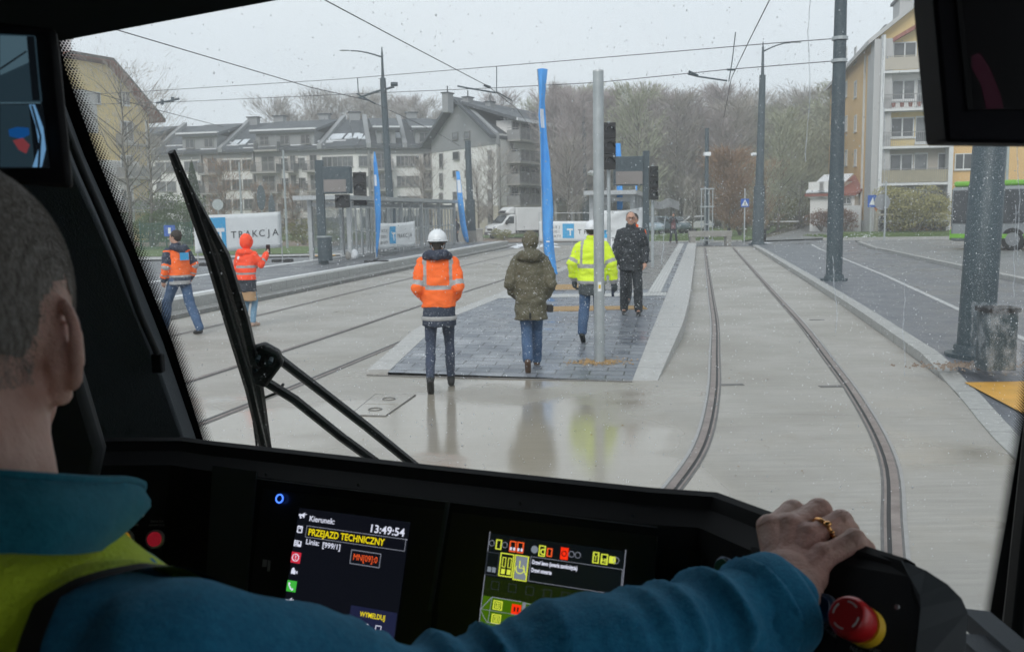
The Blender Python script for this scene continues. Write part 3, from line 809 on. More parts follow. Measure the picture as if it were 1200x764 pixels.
# ---- right yellow block
rb_ = thing('apartment_block', 'tall yellow apartment block with stacked balconies beside the bus stop', 'building', px2(1020,72))
A = V((33.9,101,0)); B = px2(1021,72.5); un = (B-A).normalized(); vr = V((-un.y, un.x, 0))
if vr.x < 0: vr = -vr
W = 13.2
fl = Fac(A, B); ff = Fac(B, B+vr*W); ev = 14.6; pk = 19.8
mb = MB(); D = A+vr*W; Cc = B+vr*W
mb.prism([A,B,Cc,D], (0,0,ev)); mb.build('wall', M['wallochre'], rb_)
mb = MB(); mb.prism([up(B,ev-.003)-ff.n*.001, up(Cc,ev-.003), up((B+Cc)/2,pk)], -ff.n*.5); mb.build('gable', M['wallyellow'], rb_)
s1 = (pk-ev)/(W/2); 
roofslab(up(B-vr*.7+ff.n*.8, ev-s1*.7), up(A-vr*.7, ev-s1*.7), up((A+D)/2,pk), up((B+Cc)/2+ff.n*.8,pk), .35, M['wallgreystrip'], 'roof', rb_)
roofslab(up(Cc+vr*.7+ff.n*.8, ev-s1*.7), up(D+vr*.7, ev-s1*.7), up((A+D)/2,pk), up((B+Cc)/2+ff.n*.8,pk), .35, M['wallgreystrip'], 'roof', rb_)
# red trim following the gable, corner pier in light grey
for s_ in (-1, 1):
    c0 = (B+Cc)/2; e0 = c0+vr*s_*5.6
    mb = MB(); mb.prism([up(c0+ff.n*.9, pk-2.2), up(e0+ff.n*.9, pk-2.2-5.6*s1*.72), up(e0+ff.n*.9, pk-2.5-5.6*s1*.72), up(c0+ff.n*.9, pk-2.5)], -ff.n*.85); mb.build('red_trim', M['roofred'], rb_)
MB().ob(ff.O, ff.u, ff.n, -.25, 1.05, -.9, .9, 0, ev-.2).build('corner_pier', M['wallgreystrip'], rb_)
MB().ob(fl.O, fl.u, fl.n, fl.len-3.2, fl.len-.002, .0, .1, 0, ev-.8).build('grey_panel', M['wallgreystrip'], rb_)
MB().ob(fl.O, fl.u, fl.n, 0, fl.len-3.2, .0, .1, 0, 1.0).build('plinth', M['wallgreystrip'], rb_)
a0, _ = ff.at(1030,200); a1, _ = ff.at(1107,200)
lev = [ff.at(1060, y)[1] for y in (85,129,172.5,215,257)]
cols_ = ['wallyellow','wallwhite','wallyellow','wallbeige','wallbeige']
rm = {0:'soffit',1:'railing',2:'railing',3:'railing',4:'dark'}
for k, z in enumerate(lev):
    MB().ob(ff.O, ff.u, ff.n, a0, a1, 0, .05, z, z+2.75).build('bay_wall', M[cols_[k]], rb_)
    b_ = balcony(ff, rb_, a0, a1, z, 1.3, solid=(k in (0,4)), mat='wallbeige' if k==0 else rm[k], slab='winframe')
    if k == 3:
        MB().ob(ff.O, ff.u, ff.n, a0+.05, a1-.05, 1.2, 1.22, z+.05, z+.95).build('screen', pm('beige balcony screen', (.40,.36,.25), .7, .1, 2), b_)
    if k == 1:
        for i in range(8):
            mb = MB(); c = ff.O+ff.u*(a0+.7+i*.6)+ff.n*1.1+V((0,0,z+.12)); mb.tube([c, c+V((0,0,.3))], [.12,.17], 8); mb.build('flower_pot', M['roofred'], b_)
    window(ff, rb_, a0+1.55, z+1.45, 1.7, 1.5, d=.05); window(ff, rb_, a0+2.95, z+1.25, .95, 2.0, d=.05, nm='balcony_door', bars=0)
    window(ff, rb_, a0+.9+3.6, z+1.4, .7, 1.6, d=.05, bars=0)
for x in (1108.5,):
    a_, _ = ff.at(x,200); MB().ob(ff.O, ff.u, ff.n, a_-.12, a_+.18, 0, 1.32, 0, lev[0]+2.6).build('party_wall', M['winframe'], rb_)
a_, _ = ff.at(1028,200); MB().ob(ff.O, ff.u, ff.n, a_-.12, a_+.12, 0, 1.32, 0, lev[0]+2.6).build('party_wall', M['winframe'], rb_)
for y0, y1 in ((180,199),(223,243),(137,156),(94,113)):
    winpx(ff, rb_, 1119,y0,1139,y1); winpx(ff, rb_, 1168,y0,1180,y1, bars=0)
for y0 in (60,100,140,180,215):
    for x in (981,992,1003):
        a_, z = fl.at(x, y0+5); window(fl, rb_, a_, max(1.5,z), 1.3, 1.4, d=.0)
winpx(ff, rb_, 1093,15,1104,32, nm='gable_window', bars=0)
c = MB().ob(fl.O, fl.u, fl.n, fl.len-9, fl.len-6, -3.6, -2.6, ev, 18.6).build('chimney', M['wallgreystrip'], rb_); MB().ob(fl.O, fl.u, fl.n, fl.len-9.2, fl.len-5.8, -3.8, -2.4, 18.6, 18.8).build('cap', M['roofgrey'], c)
c = MB().ob(fl.O, fl.u, fl.n, fl.len-14, fl.len-11.5, -3.2, -2.4, ev, 17.6).build('chimney', M['roofgrey'], rb_)
MB().ob(fl.O, fl.u, fl.n, fl.len-5, fl.len-4.8, 0, .15, 0, ev-.5).build('drainpipe', M['winframe'], rb_)
# neighbour farther right, grey
gb = thing('grey_building', 'grey rendered building at the far right edge behind the bus', 'building', px2(1197,75))
A2 = px2(1190,74); B2 = px2(1290,70)
f5 = Fac(A2,B2); MB().ob(f5.O,f5.u,f5.n,0,f5.len,-8,0,0,15).build('wall', M['wallgreystrip'], gb); MB().ob(f5.O,f5.u,f5.n,-.3,f5.len+.3,-8.3,.3,15,15.4).build('roof', M['roofgrey'], gb)
for z in (3,6,9,12): window(f5, gb, 1.7, z, 1.2, 1.4)

# ---- left yellow block
yb = thing('apartment_block', 'yellow apartment house with red roof and white chimney at the left edge', 'building', px2(150,90))
A = px2(62,80); B = px2(181,90); f6 = Fac(A,B); ev6 = 11.6
MB().ob(f6.O,f6.u,f6.n,0,f6.len,-12,0,0,ev6-.003).build('wall', M['wallyellow'], yb)
a5,_ = f6.at(141,200)
MB().ob(f6.O,f6.u,f6.n,0,a5+2.2,.0,.08,5.1,7.9-.6).build('white_band', M['wallwhite'], yb)
MB().ob(f6.O,f6.u,f6.n,a5-3,f6.len-2.4,.0,.08,1.6,7.2).build('white_bay', M['wallwhite'], yb)
MB().ob(f6.O,f6.u,f6.n,0,a5-2.2,.0,.08,9.6,ev6+1.6).build('grey_bay', M['wallgreystrip'], yb)
# gable with clipped top
xg = f6.len*.40
mb = MB(); pts = [(0-.0,ev6),(f6.len,ev6),(f6.len-2.6,ev6+2.6),(xg+2.2,ev6+4.1),(xg-2.2,ev6+4.1),(0,ev6+2.6)]
mb.prism([f6.O+f6.u*a+f6.n*-.02+V((0,0,z)) for a,z in pts], -f6.n*.4); mb.build('gable', M['wallyellow'], yb)
prof = [(f6.len+1.2,ev6-.55),(f6.len-2.6,ev6+2.75),(xg+2.2,ev6+4.3),(xg-2.2,ev6+4.3),(-2,ev6+2.2)]
r = MB()
for (a0_,z0_),(a1_,z1_) in zip(prof, prof[1:]):
    q = [f6.O+f6.u*a_+f6.n*d_+V((0,0,z_)) for a_,z_,d_ in ((a0_,z0_,.9),(a1_,z1_,.9),(a1_,z1_,-12.8),(a0_,z0_,-12.8))]
    r.prism(q, (0,0,.3))
r.build('roof', M['roofred'], yb)
r = MB()
for (a0_,z0_),(a1_,z1_) in zip(prof, prof[1:]):
    q = [f6.O+f6.u*a_+f6.n*.96+V((0,0,z_)) for a_,z_ in ((a0_,z0_+.08),(a1_,z1_+.08),(a1_,z1_+.32),(a0_,z0_+.32))]
    r.prism(q, f6.n*-.05)
r.build('barge_board', M['roofbrown'], yb)
ac,_ = f6.at(101,75)
c = MB().ob(f6.O,f6.u,f6.n,ac-1.0,ac+1.1,-5,-3,ev6+3,ev6+6.4).build('chimney', M['wallwhite'], yb); k = MB().ob(f6.O,f6.u,f6.n,ac-1.15,ac+1.25,-5.15,-2.85,ev6+6.4,ev6+6.55)
pq = f6.O+f6.u*(ac+.3)-f6.n*4+V((0,0,ev6+6.5)); k.tube([pq,pq+V((0,0,1.2))],.1,6); k.build('cap', M['roofbrown'], c)
a2_,_ = f6.at(126,80); MB().ob(f6.O,f6.u,f6.n,a2_-.8,a2_+.8,-6,-5,ev6+4,ev6+5.0).build('chimney', M['roofred'], yb)
winpx(f6, yb, 142,108,152,124); 
for y in (142,182,221,260):
    winpx(f6, yb, 140,y,156,y+24, nm='balcony_door', d=.08)
for y in (165,204,243):
    a_, z = f6.at(150, y+4); b_ = balcony(f6, yb, f6.at(136,y)[0], f6.at(178,y)[0], z, 1.2, solid=(y!=165), mat='railing')
MB().ob(f6.O,f6.u,f6.n,f6.len-.5,f6.len-.3,.0,.15,0,ev6-.4).build('drainpipe', M['winframe'], yb)
winpx(f6, yb, 108,108,118,122)

# ---- small white house with red roof beyond the path
wh = thing('small_house', 'small white outbuilding with red tiled roof left of the yellow block', 'building', px2(975,90))
A = px2(949,80); B = px2(1001,77); f7 = Fac(A,B)
MB().ob(f7.O,f7.u,f7.n,0,f7.len,-4,0,0,3.1).build('wall', M['wallwhite'], wh)
mb = MB(); mb.prism([f7.O+f7.u*-.3+f7.n*.4+V((0,0,3.0)), f7.O+f7.u*(f7.len+.3)+f7.n*.4+V((0,0,3.0)), f7.O+f7.u*(f7.len+.3)-f7.n*4.3+V((0,0,4.6)), f7.O+f7.u*-.3-f7.n*4.3+V((0,0,4.6))],(0,0,.2)); rf = mb.build('roof', M['roofred'], wh)
for x in (958, 971):
    a_,_ = f7.at(x,240); d_ = MB(); q = f7.O+f7.u*a_
    mb = MB().ob(q,f7.u,f7.n,-.7,.7,-2.5,.3,2.9,4.2); dm = mb.build('dormer', M['wallwhite'], wh)
    mb = MB().prism([q+f7.u*-.85+f7.n*.45+V((0,0,3.3)),q+f7.u*.85+f7.n*.45+V((0,0,3.3)),q+f7.u*.85-f7.n*2.4+V((0,0,4.75)),q+f7.u*-.85-f7.n*2.4+V((0,0,4.75))],(0,0,.12)); mb.build('snowy_roof', M['snow'], dm)
a_,_ = f7.at(992,250); MB().ob(f7.O,f7.u,f7.n,a_-1.3,a_+1.3,0,.06,.02,2.2).build('garage_door', M['winframe'], wh); window(f7, wh, a_, 2.6, .9, .5)

# ------------------------------------------------------------------ trees
def bark(name, c, c2, sc_=3): return pm(name, c, .9, .3, sc_, bump=.6, bscale=14, c2=c2)
M['bark_birch'] = bark('birch bark', (.19,.18,.165), (.38,.37,.35)); M['bark'] = bark('grey bark', (.10,.09,.075), (.17,.155,.13))
M['twig_purple'] = pm('reddish birch twigs', (.31,.265,.26), .9, .3, .4, c2=(.43,.385,.38)); M['twig_brown'] = pm('brown twigs', (.30,.27,.24), .9, .3, .4, c2=(.41,.38,.345))
M['twig_green'] = pm('budding twigs', (.30,.31,.22), .9, .3, .4, c2=(.40,.41,.30)); M['leaf_orange'] = pm('coppery twigs', (.24,.15,.09), .9, .3, .4, c2=(.33,.21,.13))
M['leaf_olive'] = pm('olive leaves', (.12,.13,.04), .9, .3, .5, c2=(.24,.22,.08)); M['needle'] = pm('conifer green', (.02,.045,.018), .9, .4, .8, c2=(.05,.085,.03))
M['hedge'] = pm('hedge leaves', (.05,.09,.02), .9, .4, .8, c2=(.12,.17,.05)); M['forsythia'] = pm('yellow green willow leaves', (.20,.19,.07), .9, .3, .8, c2=(.34,.31,.14))
M['redbush'] = pm('rusty shrub leaves', (.13,.06,.035), .9, .3, 1, c2=(.20,.11,.06))
def tree_meshes(seed, h, shape='birch', ntwig=2600, tw=.03, spread=.2, low=.2, tlen=1.0):
    """tapered trunk with limbs, plus a crown of thin twigs grown from limbs"""
    r = random.Random(seed); t = MB(); c = MB()
    r0 = h*.011+.04
    pts = [V((0,0,-.1))]; 
    x = y = 0
    for k in range(1,9):
        x += r.uniform(-.012,.012)*h; y += r.uniform(-.012,.012)*h; pts.append(V((x,y,h*.97*k/8)))
    t.tube(pts, [r0*(1.25 if i==0 else 1)*(1-i/8.6) for i in range(9)], 6)
    ends = []
    nl = 34
    for k in range(nl):
        f = low+(1-low)*(k+r.random())/nl; f = min(.97,f); i = f*8; a = pts[int(i)].lerp(pts[min(8,int(i)+1)], i-int(i))
        ang = r.uniform(0, 2*math.pi)
        if shape == 'birch': wid = spread*h*math.sin(math.pi*min(1,(1.02-f)/(1.02-low)*.75+.1))**.8; rise = .9+.9*f
        else: wid = spread*h*math.sin(math.pi*min(1,(1.05-f)/(1.05-low)*.62+.18)); rise = .5+.8*f
        wid *= r.uniform(.6,1.1)
        d = V((math.cos(ang),math.sin(ang),0)); e = a+d*wid+V((0,0,wid*rise)); md = a.lerp(e,.5)+V((0,0,-wid*.08))+V((r.uniform(-.1,.1),r.uniform(-.1,.1),0))*wid
        e.z = min(e.z, h*1.02)
        br = r0*.45*(1-f*.7); t.tube([a,md,e],[br,br*.6,br*.2],4)
        ends.append((a,md,e,wid))
    sm = sum(w_ for *_, w_ in ends)
    for (a,md,e,w_) in ends:
        for _ in range(int(ntwig*w_/sm)):
            s = r.random()**.7; p = (a.lerp(md,s*2) if s<.5 else md.lerp(e,s*2-1)); p = p+V((r.gauss(0,1),r.gauss(0,1),r.gauss(0,1)))*w_*.17
            L_ = tlen*r.uniform(.4,1.1); dr = (p-V((pts[4].x,pts[4].y,p.z-.6*w_-.3))).normalized()
            dr = (dr+V((r.uniform(-.7,.7),r.uniform(-.7,.7),r.uniform(-.2,.7)))).normalized()
            q = p+dr*L_; sd = dr.cross(V((r.uniform(-1,1),r.uniform(-1,1),r.uniform(-1,1)))).normalized()*tw*r.uniform(.5,1.2)
            c.add([p-sd,p+sd,q],[(0,1,2)])
            q2 = p.lerp(q,.45); d2 = (dr+V((r.uniform(-1,1),r.uniform(-1,1),r.uniform(-.6,1)))).normalized()*L_*.6
            c.add([q2-sd*.7,q2+sd*.7,q2+d2],[(0,1,2)])
    return t, c
protos = {}
def tree_proto(key, seed, h, tmat, cmat, **k):
    t, c = tree_meshes(seed, h, **k); a = t.build('trunk', M[tmat], None, smooth=True); b_ = c.build('crown', M[cmat])
    protos[key] = (a.data, b_.data, h); bpy.data.objects.remove(a); bpy.data.objects.remove(b_)
for i in range(3): tree_proto('birch%d'%i, 10+i, 18, 'bark_birch', 'twig_purple', ntwig=3600, tw=.035, spread=.15, low=.22, tlen=1.3)
for i in range(2): tree_proto('brown%d'%i, 20+i, 17, 'bark', 'twig_brown', shape='wide', ntwig=3600, tw=.035, spread=.22, low=.22, tlen=1.2)
for i in range(2): tree_proto('green%d'%i, 30+i, 15, 'bark', 'twig_green', shape='wide', ntwig=4200, tw=.045, spread=.24, low=.12, tlen=.9)
tree_proto('orange', 41, 8, 'bark', 'leaf_orange', shape='wide', ntwig=8000, tw=.03, spread=.34, low=.1, tlen=.7)
tree_proto('reddish', 42, 8, 'bark', 'leaf_orange', shape='wide', ntwig=1900, tw=.02, spread=.34, low=.1, tlen=.7)
tree_proto('small', 43, 7, 'bark', 'twig_brown', shape='wide', ntwig=1500, tw=.016, spread=.3, low=.2, tlen=.7)
tree_proto('big', 44, 15, 'bark', 'twig_brown', shape='wide', ntwig=1500, tw=.022, spread=.3, low=.25, tlen=1.0)
def put_tree(key, x, y, h, label, name='bare_tree', group=None, rz=None, z=0, cat='tree', wide=1.0):
    td, cd, h0 = protos[key]; s_ = h/h0
    r = thing(name, label, cat, (x,y,z), rnd.uniform(0,6.28) if rz is None else rz, group); r.scale = (s_*wide,s_*wide,s_)
    for nm, d in (('trunk',td),('crown',cd)):
        o = bpy.data.objects.new(nm, d); col.objects.link(o); o.parent = r
    return r
rt = random.Random(5)
# the wood across the back: rows of individual trees, tallest in the middle
def hill_z(x, y):
    if y < 118: return 0
    return max(0, 13*max(0,min(1,(y-118)/80))**.9*(.6+.5*max(0,min(1,(x-10)/60))))
for row, (Y0, n) in enumerate(((100,24),(108,28),(118,34),(132,34))):
    for k in range(n):
        px = 560+(k+rt.random())/n*470; Y = Y0+rt.uniform(-3,4)
        if px < 640 and Y < 112: continue
        if px > 868 and px < 960 and Y < 112: continue
        x = ray(px,250).x/ray(px,250).y*Y
        if 812 < px < 875 and Y < 96: continue
        if px > 990: key = rt.choice(('green0','green1'))
        elif 735 < px < 870: key = rt.choice(('birch0','birch1','birch2','brown0'))
        elif px < 735: key = rt.choice(('birch0','birch1','birch2','green0'))
        else: key = rt.choice(('green0','green1','brown1','brown0'))
        top = 136+rt.uniform(-22,18)
        hz = hill_z(x,Y); h = 2+(252-top)/1100*Y - hz
        h = max(7, h)
        lab = {'b':'bare birch in the wood behind the tram stop','g':'bare greenish-twigged tree in the wood behind the tram stop'}
        if key.startswith('birch'): lb_, gr = 'slender bare birch in the wood behind the tram stop', 'birches of the wood behind the stop'
        elif key.startswith('brown'): lb_, gr = 'broad bare brown tree in the wood behind the tram stop', 'broad bare trees of the wood behind the stop'
        else: lb_, gr = 'budding greenish tree in the wood behind the tram stop', 'budding trees of the wood behind the stop'
        put_tree(key, x, Y, h, lb_, group=gr, z=hz-.1, wide=1.15)
# crowns peeping over the long roof at the left
for k, px in enumerate((332,352,372,388,404,428,446,452,478,492,505)):
    Y = 128+rt.uniform(-3,6); d = ray(px,250); put_tree(rt.choice(('brown0','brown1','birch1')), d.x/d.y*Y, Y, 2+(256-rt.uniform(124,146))/1100*Y, 'bare treetop rising behind the long grey roof', group='bare treetops behind the long roof')
d = ray(866,250)
for px, Y, top, key, lab, nm in ((652,84,118,'birch0','tall pinkish birch to the right of the gabled block','birch_tree'),(672,80,125,'birch1','tall birch just left of the double lamp','birch_tree'),(700,92,128,'birch2','tall birch behind the steel post','birch_tree'),
        (748,88,122,'green0','pale greenish bare tree above the shelter display','bare_tree'),(897,68,206,'reddish','small orange-yellow tree just right of the lamp pole','orange_tree'),(812,72,222,'small','thin leafless tree between the lattice pole and parked cars','bare_tree'),
        (856,70,196,'orange','round coppery tree behind the blue crossing sign','coppery_tree'),(888,76,205,'green1','yellowish tree just right of the crossing sign pole','budding_tree'),
        (912,84,150,'green0','green budding tree above the green skip','budding_tree'),(935,90,160,'green1','budding tree left of the small white house','budding_tree'),
        (500,72,196,'small','bare tree in front of the gable, behind the small blue flag','bare_tree'),(575,76,188,'small','thin bare tree left of the van','bare_tree'),
        (562,74,205,'small','small bare tree between the small blue flag and van','bare_tree'),(152,62,92,'big','big bare tree in front of the yellow house at left','bare_tree'),(176,66,118,'big','second bare tree at the corner of the yellow house','bare_tree'),
        (262,84,196,'reddish','reddish shrub tree before the long block, left bay','reddish_tree'),(300,80,222,'reddish','reddish low tree above the left banner','reddish_tree'),(342,82,224,'reddish','reddish low tree at the right end of the left banner','reddish_tree'),
        (366,76,232,'small','leafless shrub behind the display post','shrub'),(400,74,236,'small','tangled leafless shrub behind the grey signal','shrub'),(668,78,180,'small','thin bare tree over the right banner','bare_tree')):
    d = ray(px, 250); put_tree(key, d.x/d.y*Y, Y, 2+(256-top)/1100*Y, lab, name=nm)
def leafy(name, label, x, y, rx, ry, h, mat, n=2600, s_=.09, seed=1, cat='bush', z=0, cone=0, stem=True):
    r = random.Random(seed); root = thing(name, label, cat, (x,y,z)); c = MB()
    lumps = [(r.uniform(-.6,.6)*rx, r.uniform(-.6,.6)*ry, r.uniform(.25,.85)*h, r.uniform(.3,.5)) for _ in range(14)]
    for _ in range(n):
        if cone:
            f = r.random()**1.3; a = r.uniform(0,6.28); q = rx*(1-f)**.75*r.uniform(.65,1.08); p = V((q*math.cos(a),q*math.sin(a)*ry/rx,f*h))
        else:
            l = r.choice(lumps); a = r.uniform(0,6.28); b_ = r.uniform(-1.2,1.5); k = r.uniform(.75,1.12)*l[3]
            p = V((l[0]+rx*k*math.cos(a)*math.cos(b_), l[1]+ry*k*math.sin(a)*math.cos(b_), l[2]+h*.6*k*math.sin(b_)))
            if p.z < .03: p.z = r.uniform(.03,.4)
        ex = V((r.uniform(-1,1),r.uniform(-1,1),r.uniform(-1,1))).normalized()*s_*r.uniform(.5,1.3); ey = ex.orthogonal().normalized()*s_*r.uniform(.3,.8)
        c.add([p-ex,p+ey,p+ex,p-ey],[(0,1,2,3)])
    c.build('foliage', M[mat], root, local=True)
    t = MB()
    for _ in range(6 if not cone else 1):
        q = V((r.uniform(-.5,.5)*rx,r.uniform(-.5,.5)*ry,h*.6)) if not cone else V((0,0,h*.9)); t.tube([V((0,0,-.05)),q*.5,q],[.06,.04,.02],5)
    t.build('stems', M['bark'], root, local=True)
    return root
q = px2(1073,66); leafy('bush','large rounded yellow-green bush in front of the yellow block',q.x,q.y,3.3,2.2,3.1,'forsythia',9000,.075,1,z=.2)
q = px2(963,78); leafy('bush','rust-brown hedge bush behind the second pole',q.x,q.y,1.9,1,1.9,'redbush',3000,.06,2,z=.1)
q = px2(990,76); leafy('bush','low rust-brown bush to the right of the second pole',q.x,q.y,1.2,1,1.8,'redbush',2000,.06,3,z=.1)
q = px2(203,68); leafy('bush','broad green bush behind the green fence',q.x,q.y,2.6,1.6,3.6,'hedge',6000,.07,4,z=.05)
q = px2(228,72); leafy('conifer','narrow dark cypress rising behind the wiper',q.x,q.y,1.0,1.0,6.3,'needle',5000,.07,5,cat='tree',cone=1)
q = px2(180,66); leafy('bush','green bush at the left edge behind fence',q.x,q.y,1.6,1.2,2.2,'hedge',3000,.07,6,z=.05)
q = px2(355,66); leafy('bush','ragged brown-green undergrowth behind the display post',q.x,q.y,2.4,1,1.8,'leaf_olive',2600,.05,7)
q = px2(405,68); leafy('bush','brown-green undergrowth left of the far shelter',q.x,q.y,2.2,1,1.5,'leaf_olive',2400,.05,8)
q = px2(590,70); leafy('bush','low olive shrub just left of the van',q.x,q.y,1,1,.9,'leaf_olive',1000,.05,9)
q = px2(867,72); leafy('bush','round rusty bush between the sign and the lamp pole',q.x,q.y,1.2,1,2.2,'redbush',2400,.06,10)
q = px2(900,86); leafy('bush','olive undergrowth right of the lamp pole',q.x,q.y,3,2,3,'leaf_olive',3500,.08,11)
q = px2(940,92); leafy('bush','dark olive undergrowth beside the small white house',q.x,q.y,3,2,3.2,'leaf_olive',3500,.08,12)
# a far continuous mass of undergrowth closes the wood
mb = MB(); r = random.Random(9)
for _ in range(26000):
    x = r.uniform(-6,62); y = r.uniform(114,150); z = r.uniform(0,7.5)**1.0*(1 if r.random()<.8 else 1.4)+hill_z(x,y); s_ = r.uniform(.05,.13)
    ex = V((r.uniform(-.4,.4),r.uniform(-.4,.4),1)).normalized()*s_*5; ey = V((r.uniform(-1,1),r.uniform(-.5,.5),0))*s_*.5
    p = V((x,y,z)); mb.add([p-ey,p+ey,p+ex],[(0,1,2)])
o = mb.build('undergrowth', M['twig_brown']); tag(o, 'grey-brown thicket filling the far wood between trunks', None, kind='stuff')
# grass tufts on the near lawns
mb = MB()
for _ in range(9000):
    if r.random()<.6: x = r.uniform(6.5,14.2); y = r.uniform(58.8,72)
    else: x = r.uniform(19,34); y = r.uniform(54.5,62)
    p = V((x,y,.06 if y>58.5 and x<15 else .24)); s_ = r.uniform(.03,.09); mb.add([p-V((s_*.4,0,0)),p+V((s_*.4,0,0)),p+V((r.uniform(-.05,.05),0,s_*2))],[(0,1,2)])
o = mb.build('grass', M['grass']); tag(o, 'short rough grass on the lawns beyond the crossing', None, kind='stuff')
# ------------------------------------------------------------------ street furniture
def snowy(m_, sc_=55, lo=.62, hi=.68, k=.55):
    """wet snow flecks stuck to a surface"""
    nt = m_.node_tree; b = nt.nodes['Principled BSDF']; src = b.inputs['Base Color'].links[0].from_socket
    tc = N(nt,'ShaderNodeTexCoord').outputs['Object']
    L(nt, mixc(nt, mth(nt,'MULTIPLY', ramp(nt, tex(nt, sc_, 3, .7, tc), [(lo,0),(hi,1)]), k), src, (.62,.66,.70)), b.inputs['Base Color']); return m_
M['polegrey'] = pm('slate grey pole paint', (.036,.055,.066), .5, .15, 3, metal=.05, bump=.15, bscale=30, c2=(.05,.075,.088))
snowy(M['polegrey'], 75, .56, .66, .42)
M['galv'] = pm('galvanised steel', (.33,.36,.37), .42, .12, 5, metal=.35, c2=(.42,.45,.46), bump=.1)
M['galvlight'] = pm('pale galvanised steel', (.38,.40,.41), .4, .12, 6, metal=.3, c2=(.5,.52,.53))
M['black'] = pm('black plastic', (.013,.013,.014), .5, .2, 6)
M['wire'] = pm('contact wire', (.07,.07,.075), .5, .1, 4)
M['banner'] = pm('white banner cloth', (.66,.68,.69), .6, .05, 2, bump=.3, bscale=3, c2=(.74,.76,.77))
M['logoblue'] = pm('light blue print', (.05,.36,.66), .55, .05, 3)
M['ink'] = pm('dark print', (.05,.055,.06), .6, .1, 3)
M['flagblue'] = pm('blue flag cloth', (.05,.27,.68), .55, .1, 1.5, c2=(.08,.36,.80), bump=.3, bscale=5)
M['flagwhite'] = pm('white flag print', (.7,.74,.8), .55, .05, 2)
M['signblue'] = pm('blue sign foil', (.02,.10,.42), .35, .06, 3)
M['signwhite'] = pm('white sign foil', (.75,.77,.78), .35, .05, 3)
M['signback'] = pm('sign back', (.3,.31,.32), .4, .1, 3, metal=.4)
M['orangefoil'] = pm('orange foil', (.65,.2,.03), .5, .08, 3)
M['foil'] = pm('crumpled white plastic film', (.66,.68,.70), .3, .08, 2.5, bump=1, bscale=5, c2=(.78,.80,.82))
M['displaygrey'] = pm('switched off display', (.22,.20,.19), .25, .06, 2)
M['stone'] = pm('weathered concrete', (.22,.21,.19), .8, .2, 3, bump=.4, c2=(.30,.29,.27))
m, nt, b = newmat('clear plastic wrap'); tc = N(nt,'ShaderNodeTexCoord').outputs['Object']
f = ramp(nt, tex(nt, 5, 6, .7, tc, sc3=(1,1,.6)), [(.45,.0),(.66,.28)]); L(nt, f, b.inputs['Alpha']); b.inputs['Base Color'].default_value = (.8,.83,.87,1); b.inputs['Roughness'].default_value = .15
bn = N(nt,'ShaderNodeBump'); bn.inputs['Distance'].default_value = .05; L(nt, tex(nt, 7, 4, .7, tc), bn.inputs['Height']); L(nt, bn.outputs[0], b.inputs['Normal']); M['wrap'] = m
m, nt, b = newmat('shelter glass'); b.inputs['Base Color'].default_value = (.5,.58,.6,1); b.inputs['Alpha'].default_value = .35; b.inputs['Roughness'].default_value = .1
tc = N(nt,'ShaderNodeTexCoord').outputs['Object']; L(nt, ramp(nt, tex(nt, 1.5, 3, .5, tc), [(.3,.22),(.7,.45)]), b.inputs['Alpha']); M['sglass'] = m

def pole(name, label, p, h, r0, r1, mat='polegrey', cat='pole', base=True, lean=(0,0), n=14, group=None, sections=None):
    root = thing(name, label, cat, p, group=group); mb = MB(); top = p+V((lean[0],lean[1],h))
    if sections:
        pts = []; rr = []
        for f, r in sections: pts.append(p.lerp(top, f)); rr.append(r)
        mb.tube(pts, rr, n)
    else: mb.tube([p, top], [r0, r1], n)
    mb.build('shaft', M[mat], root, smooth='auto')
    if base: MB().tube([p+V((0,0,-.01)), p+V((0,0,.06)), p+V((0,0,.061)), p+V((0,0,.16))], [r0*1.7,r0*1.7,r0*1.25,r0*1.18], n).build('base', M[mat], root, smooth='auto')
    return root, top
def lamp_arm(root, top, dirs, ln=1.7, rise=.35, mat='polegrey'):
    for s_ in dirs:
        mb = MB(); pts = [top+V((0,0,-.25))]; 
        for k in range(1,7):
            t = k/6; pts.append(top+V((s_*ln*t, .05*t, -.25+rise*math.sin(t*math.pi/2))))
        mb.tube(pts, [.045-.015*k/6 for k in range(7)], 6); a = mb.build('lamp_arm', M[mat], root, smooth=True)
        e = pts[-1]; mb = MB(); mb.tube([e, e+V((s_*.12,0,.02)), e+V((s_*.45,0,.03)), e+V((s_*.6,0,.015))], [.03,.09,.11,.03], 8, flat=.35, up=(0,1,0)); mb.build('lamp_head', M['galv'], a, smooth=True)
    MB().tube([top+V((0,0,-.35)), top+V((0,0,.25))], [.05,.03], 8).build('finial', M[mat], root)
# the three poles along the bus road
p = V((5.85,11.75,.1)); r, top = pole('catenary_pole','thick slate-grey pole nearest on the right, beside the wrapped bin',p,8.6,.205,.15,lean=(.25,.0),sections=[(0,.215),(.09,.212),(.25,.205),(.252,.195),(1,.15)])
p = V((8.4,24.4,.13)); r, top = pole('catenary_pole','tall slate-grey overhead line pole standing on the kerb paving, second on the right',p,8.6,.20,.14,lean=(0,0),sections=[(0,.205),(.3,.195),(.302,.18),(1,.14)])
mb = MB()
for z in (6.25,5.7): mb.tube([V((8.2,24.4,z)), V((8.6,24.4,z))],.03,6); mb.tube([V((8.4,24.4,z-.04)),V((8.4,24.4,z+.04))],.2,12)
mb.build('clamp', M['galv'], r)
p = V((13.75,52.4,.05)); r, top = pole('lamp_pole','slate-grey pole with a single curved lamp arm at the crossing',p,9.2,.30,.15,lean=(.12,0),sections=[(0,.32),(.35,.30),(.352,.23),(1,.17)])
top2 = top+V((0,0,1.5)); MB().tube([top,top2],[.09,.06],8).build('lamp_tube', M['polegrey'], r); lamp_arm(r, top2, (1,), 1.5, .45)
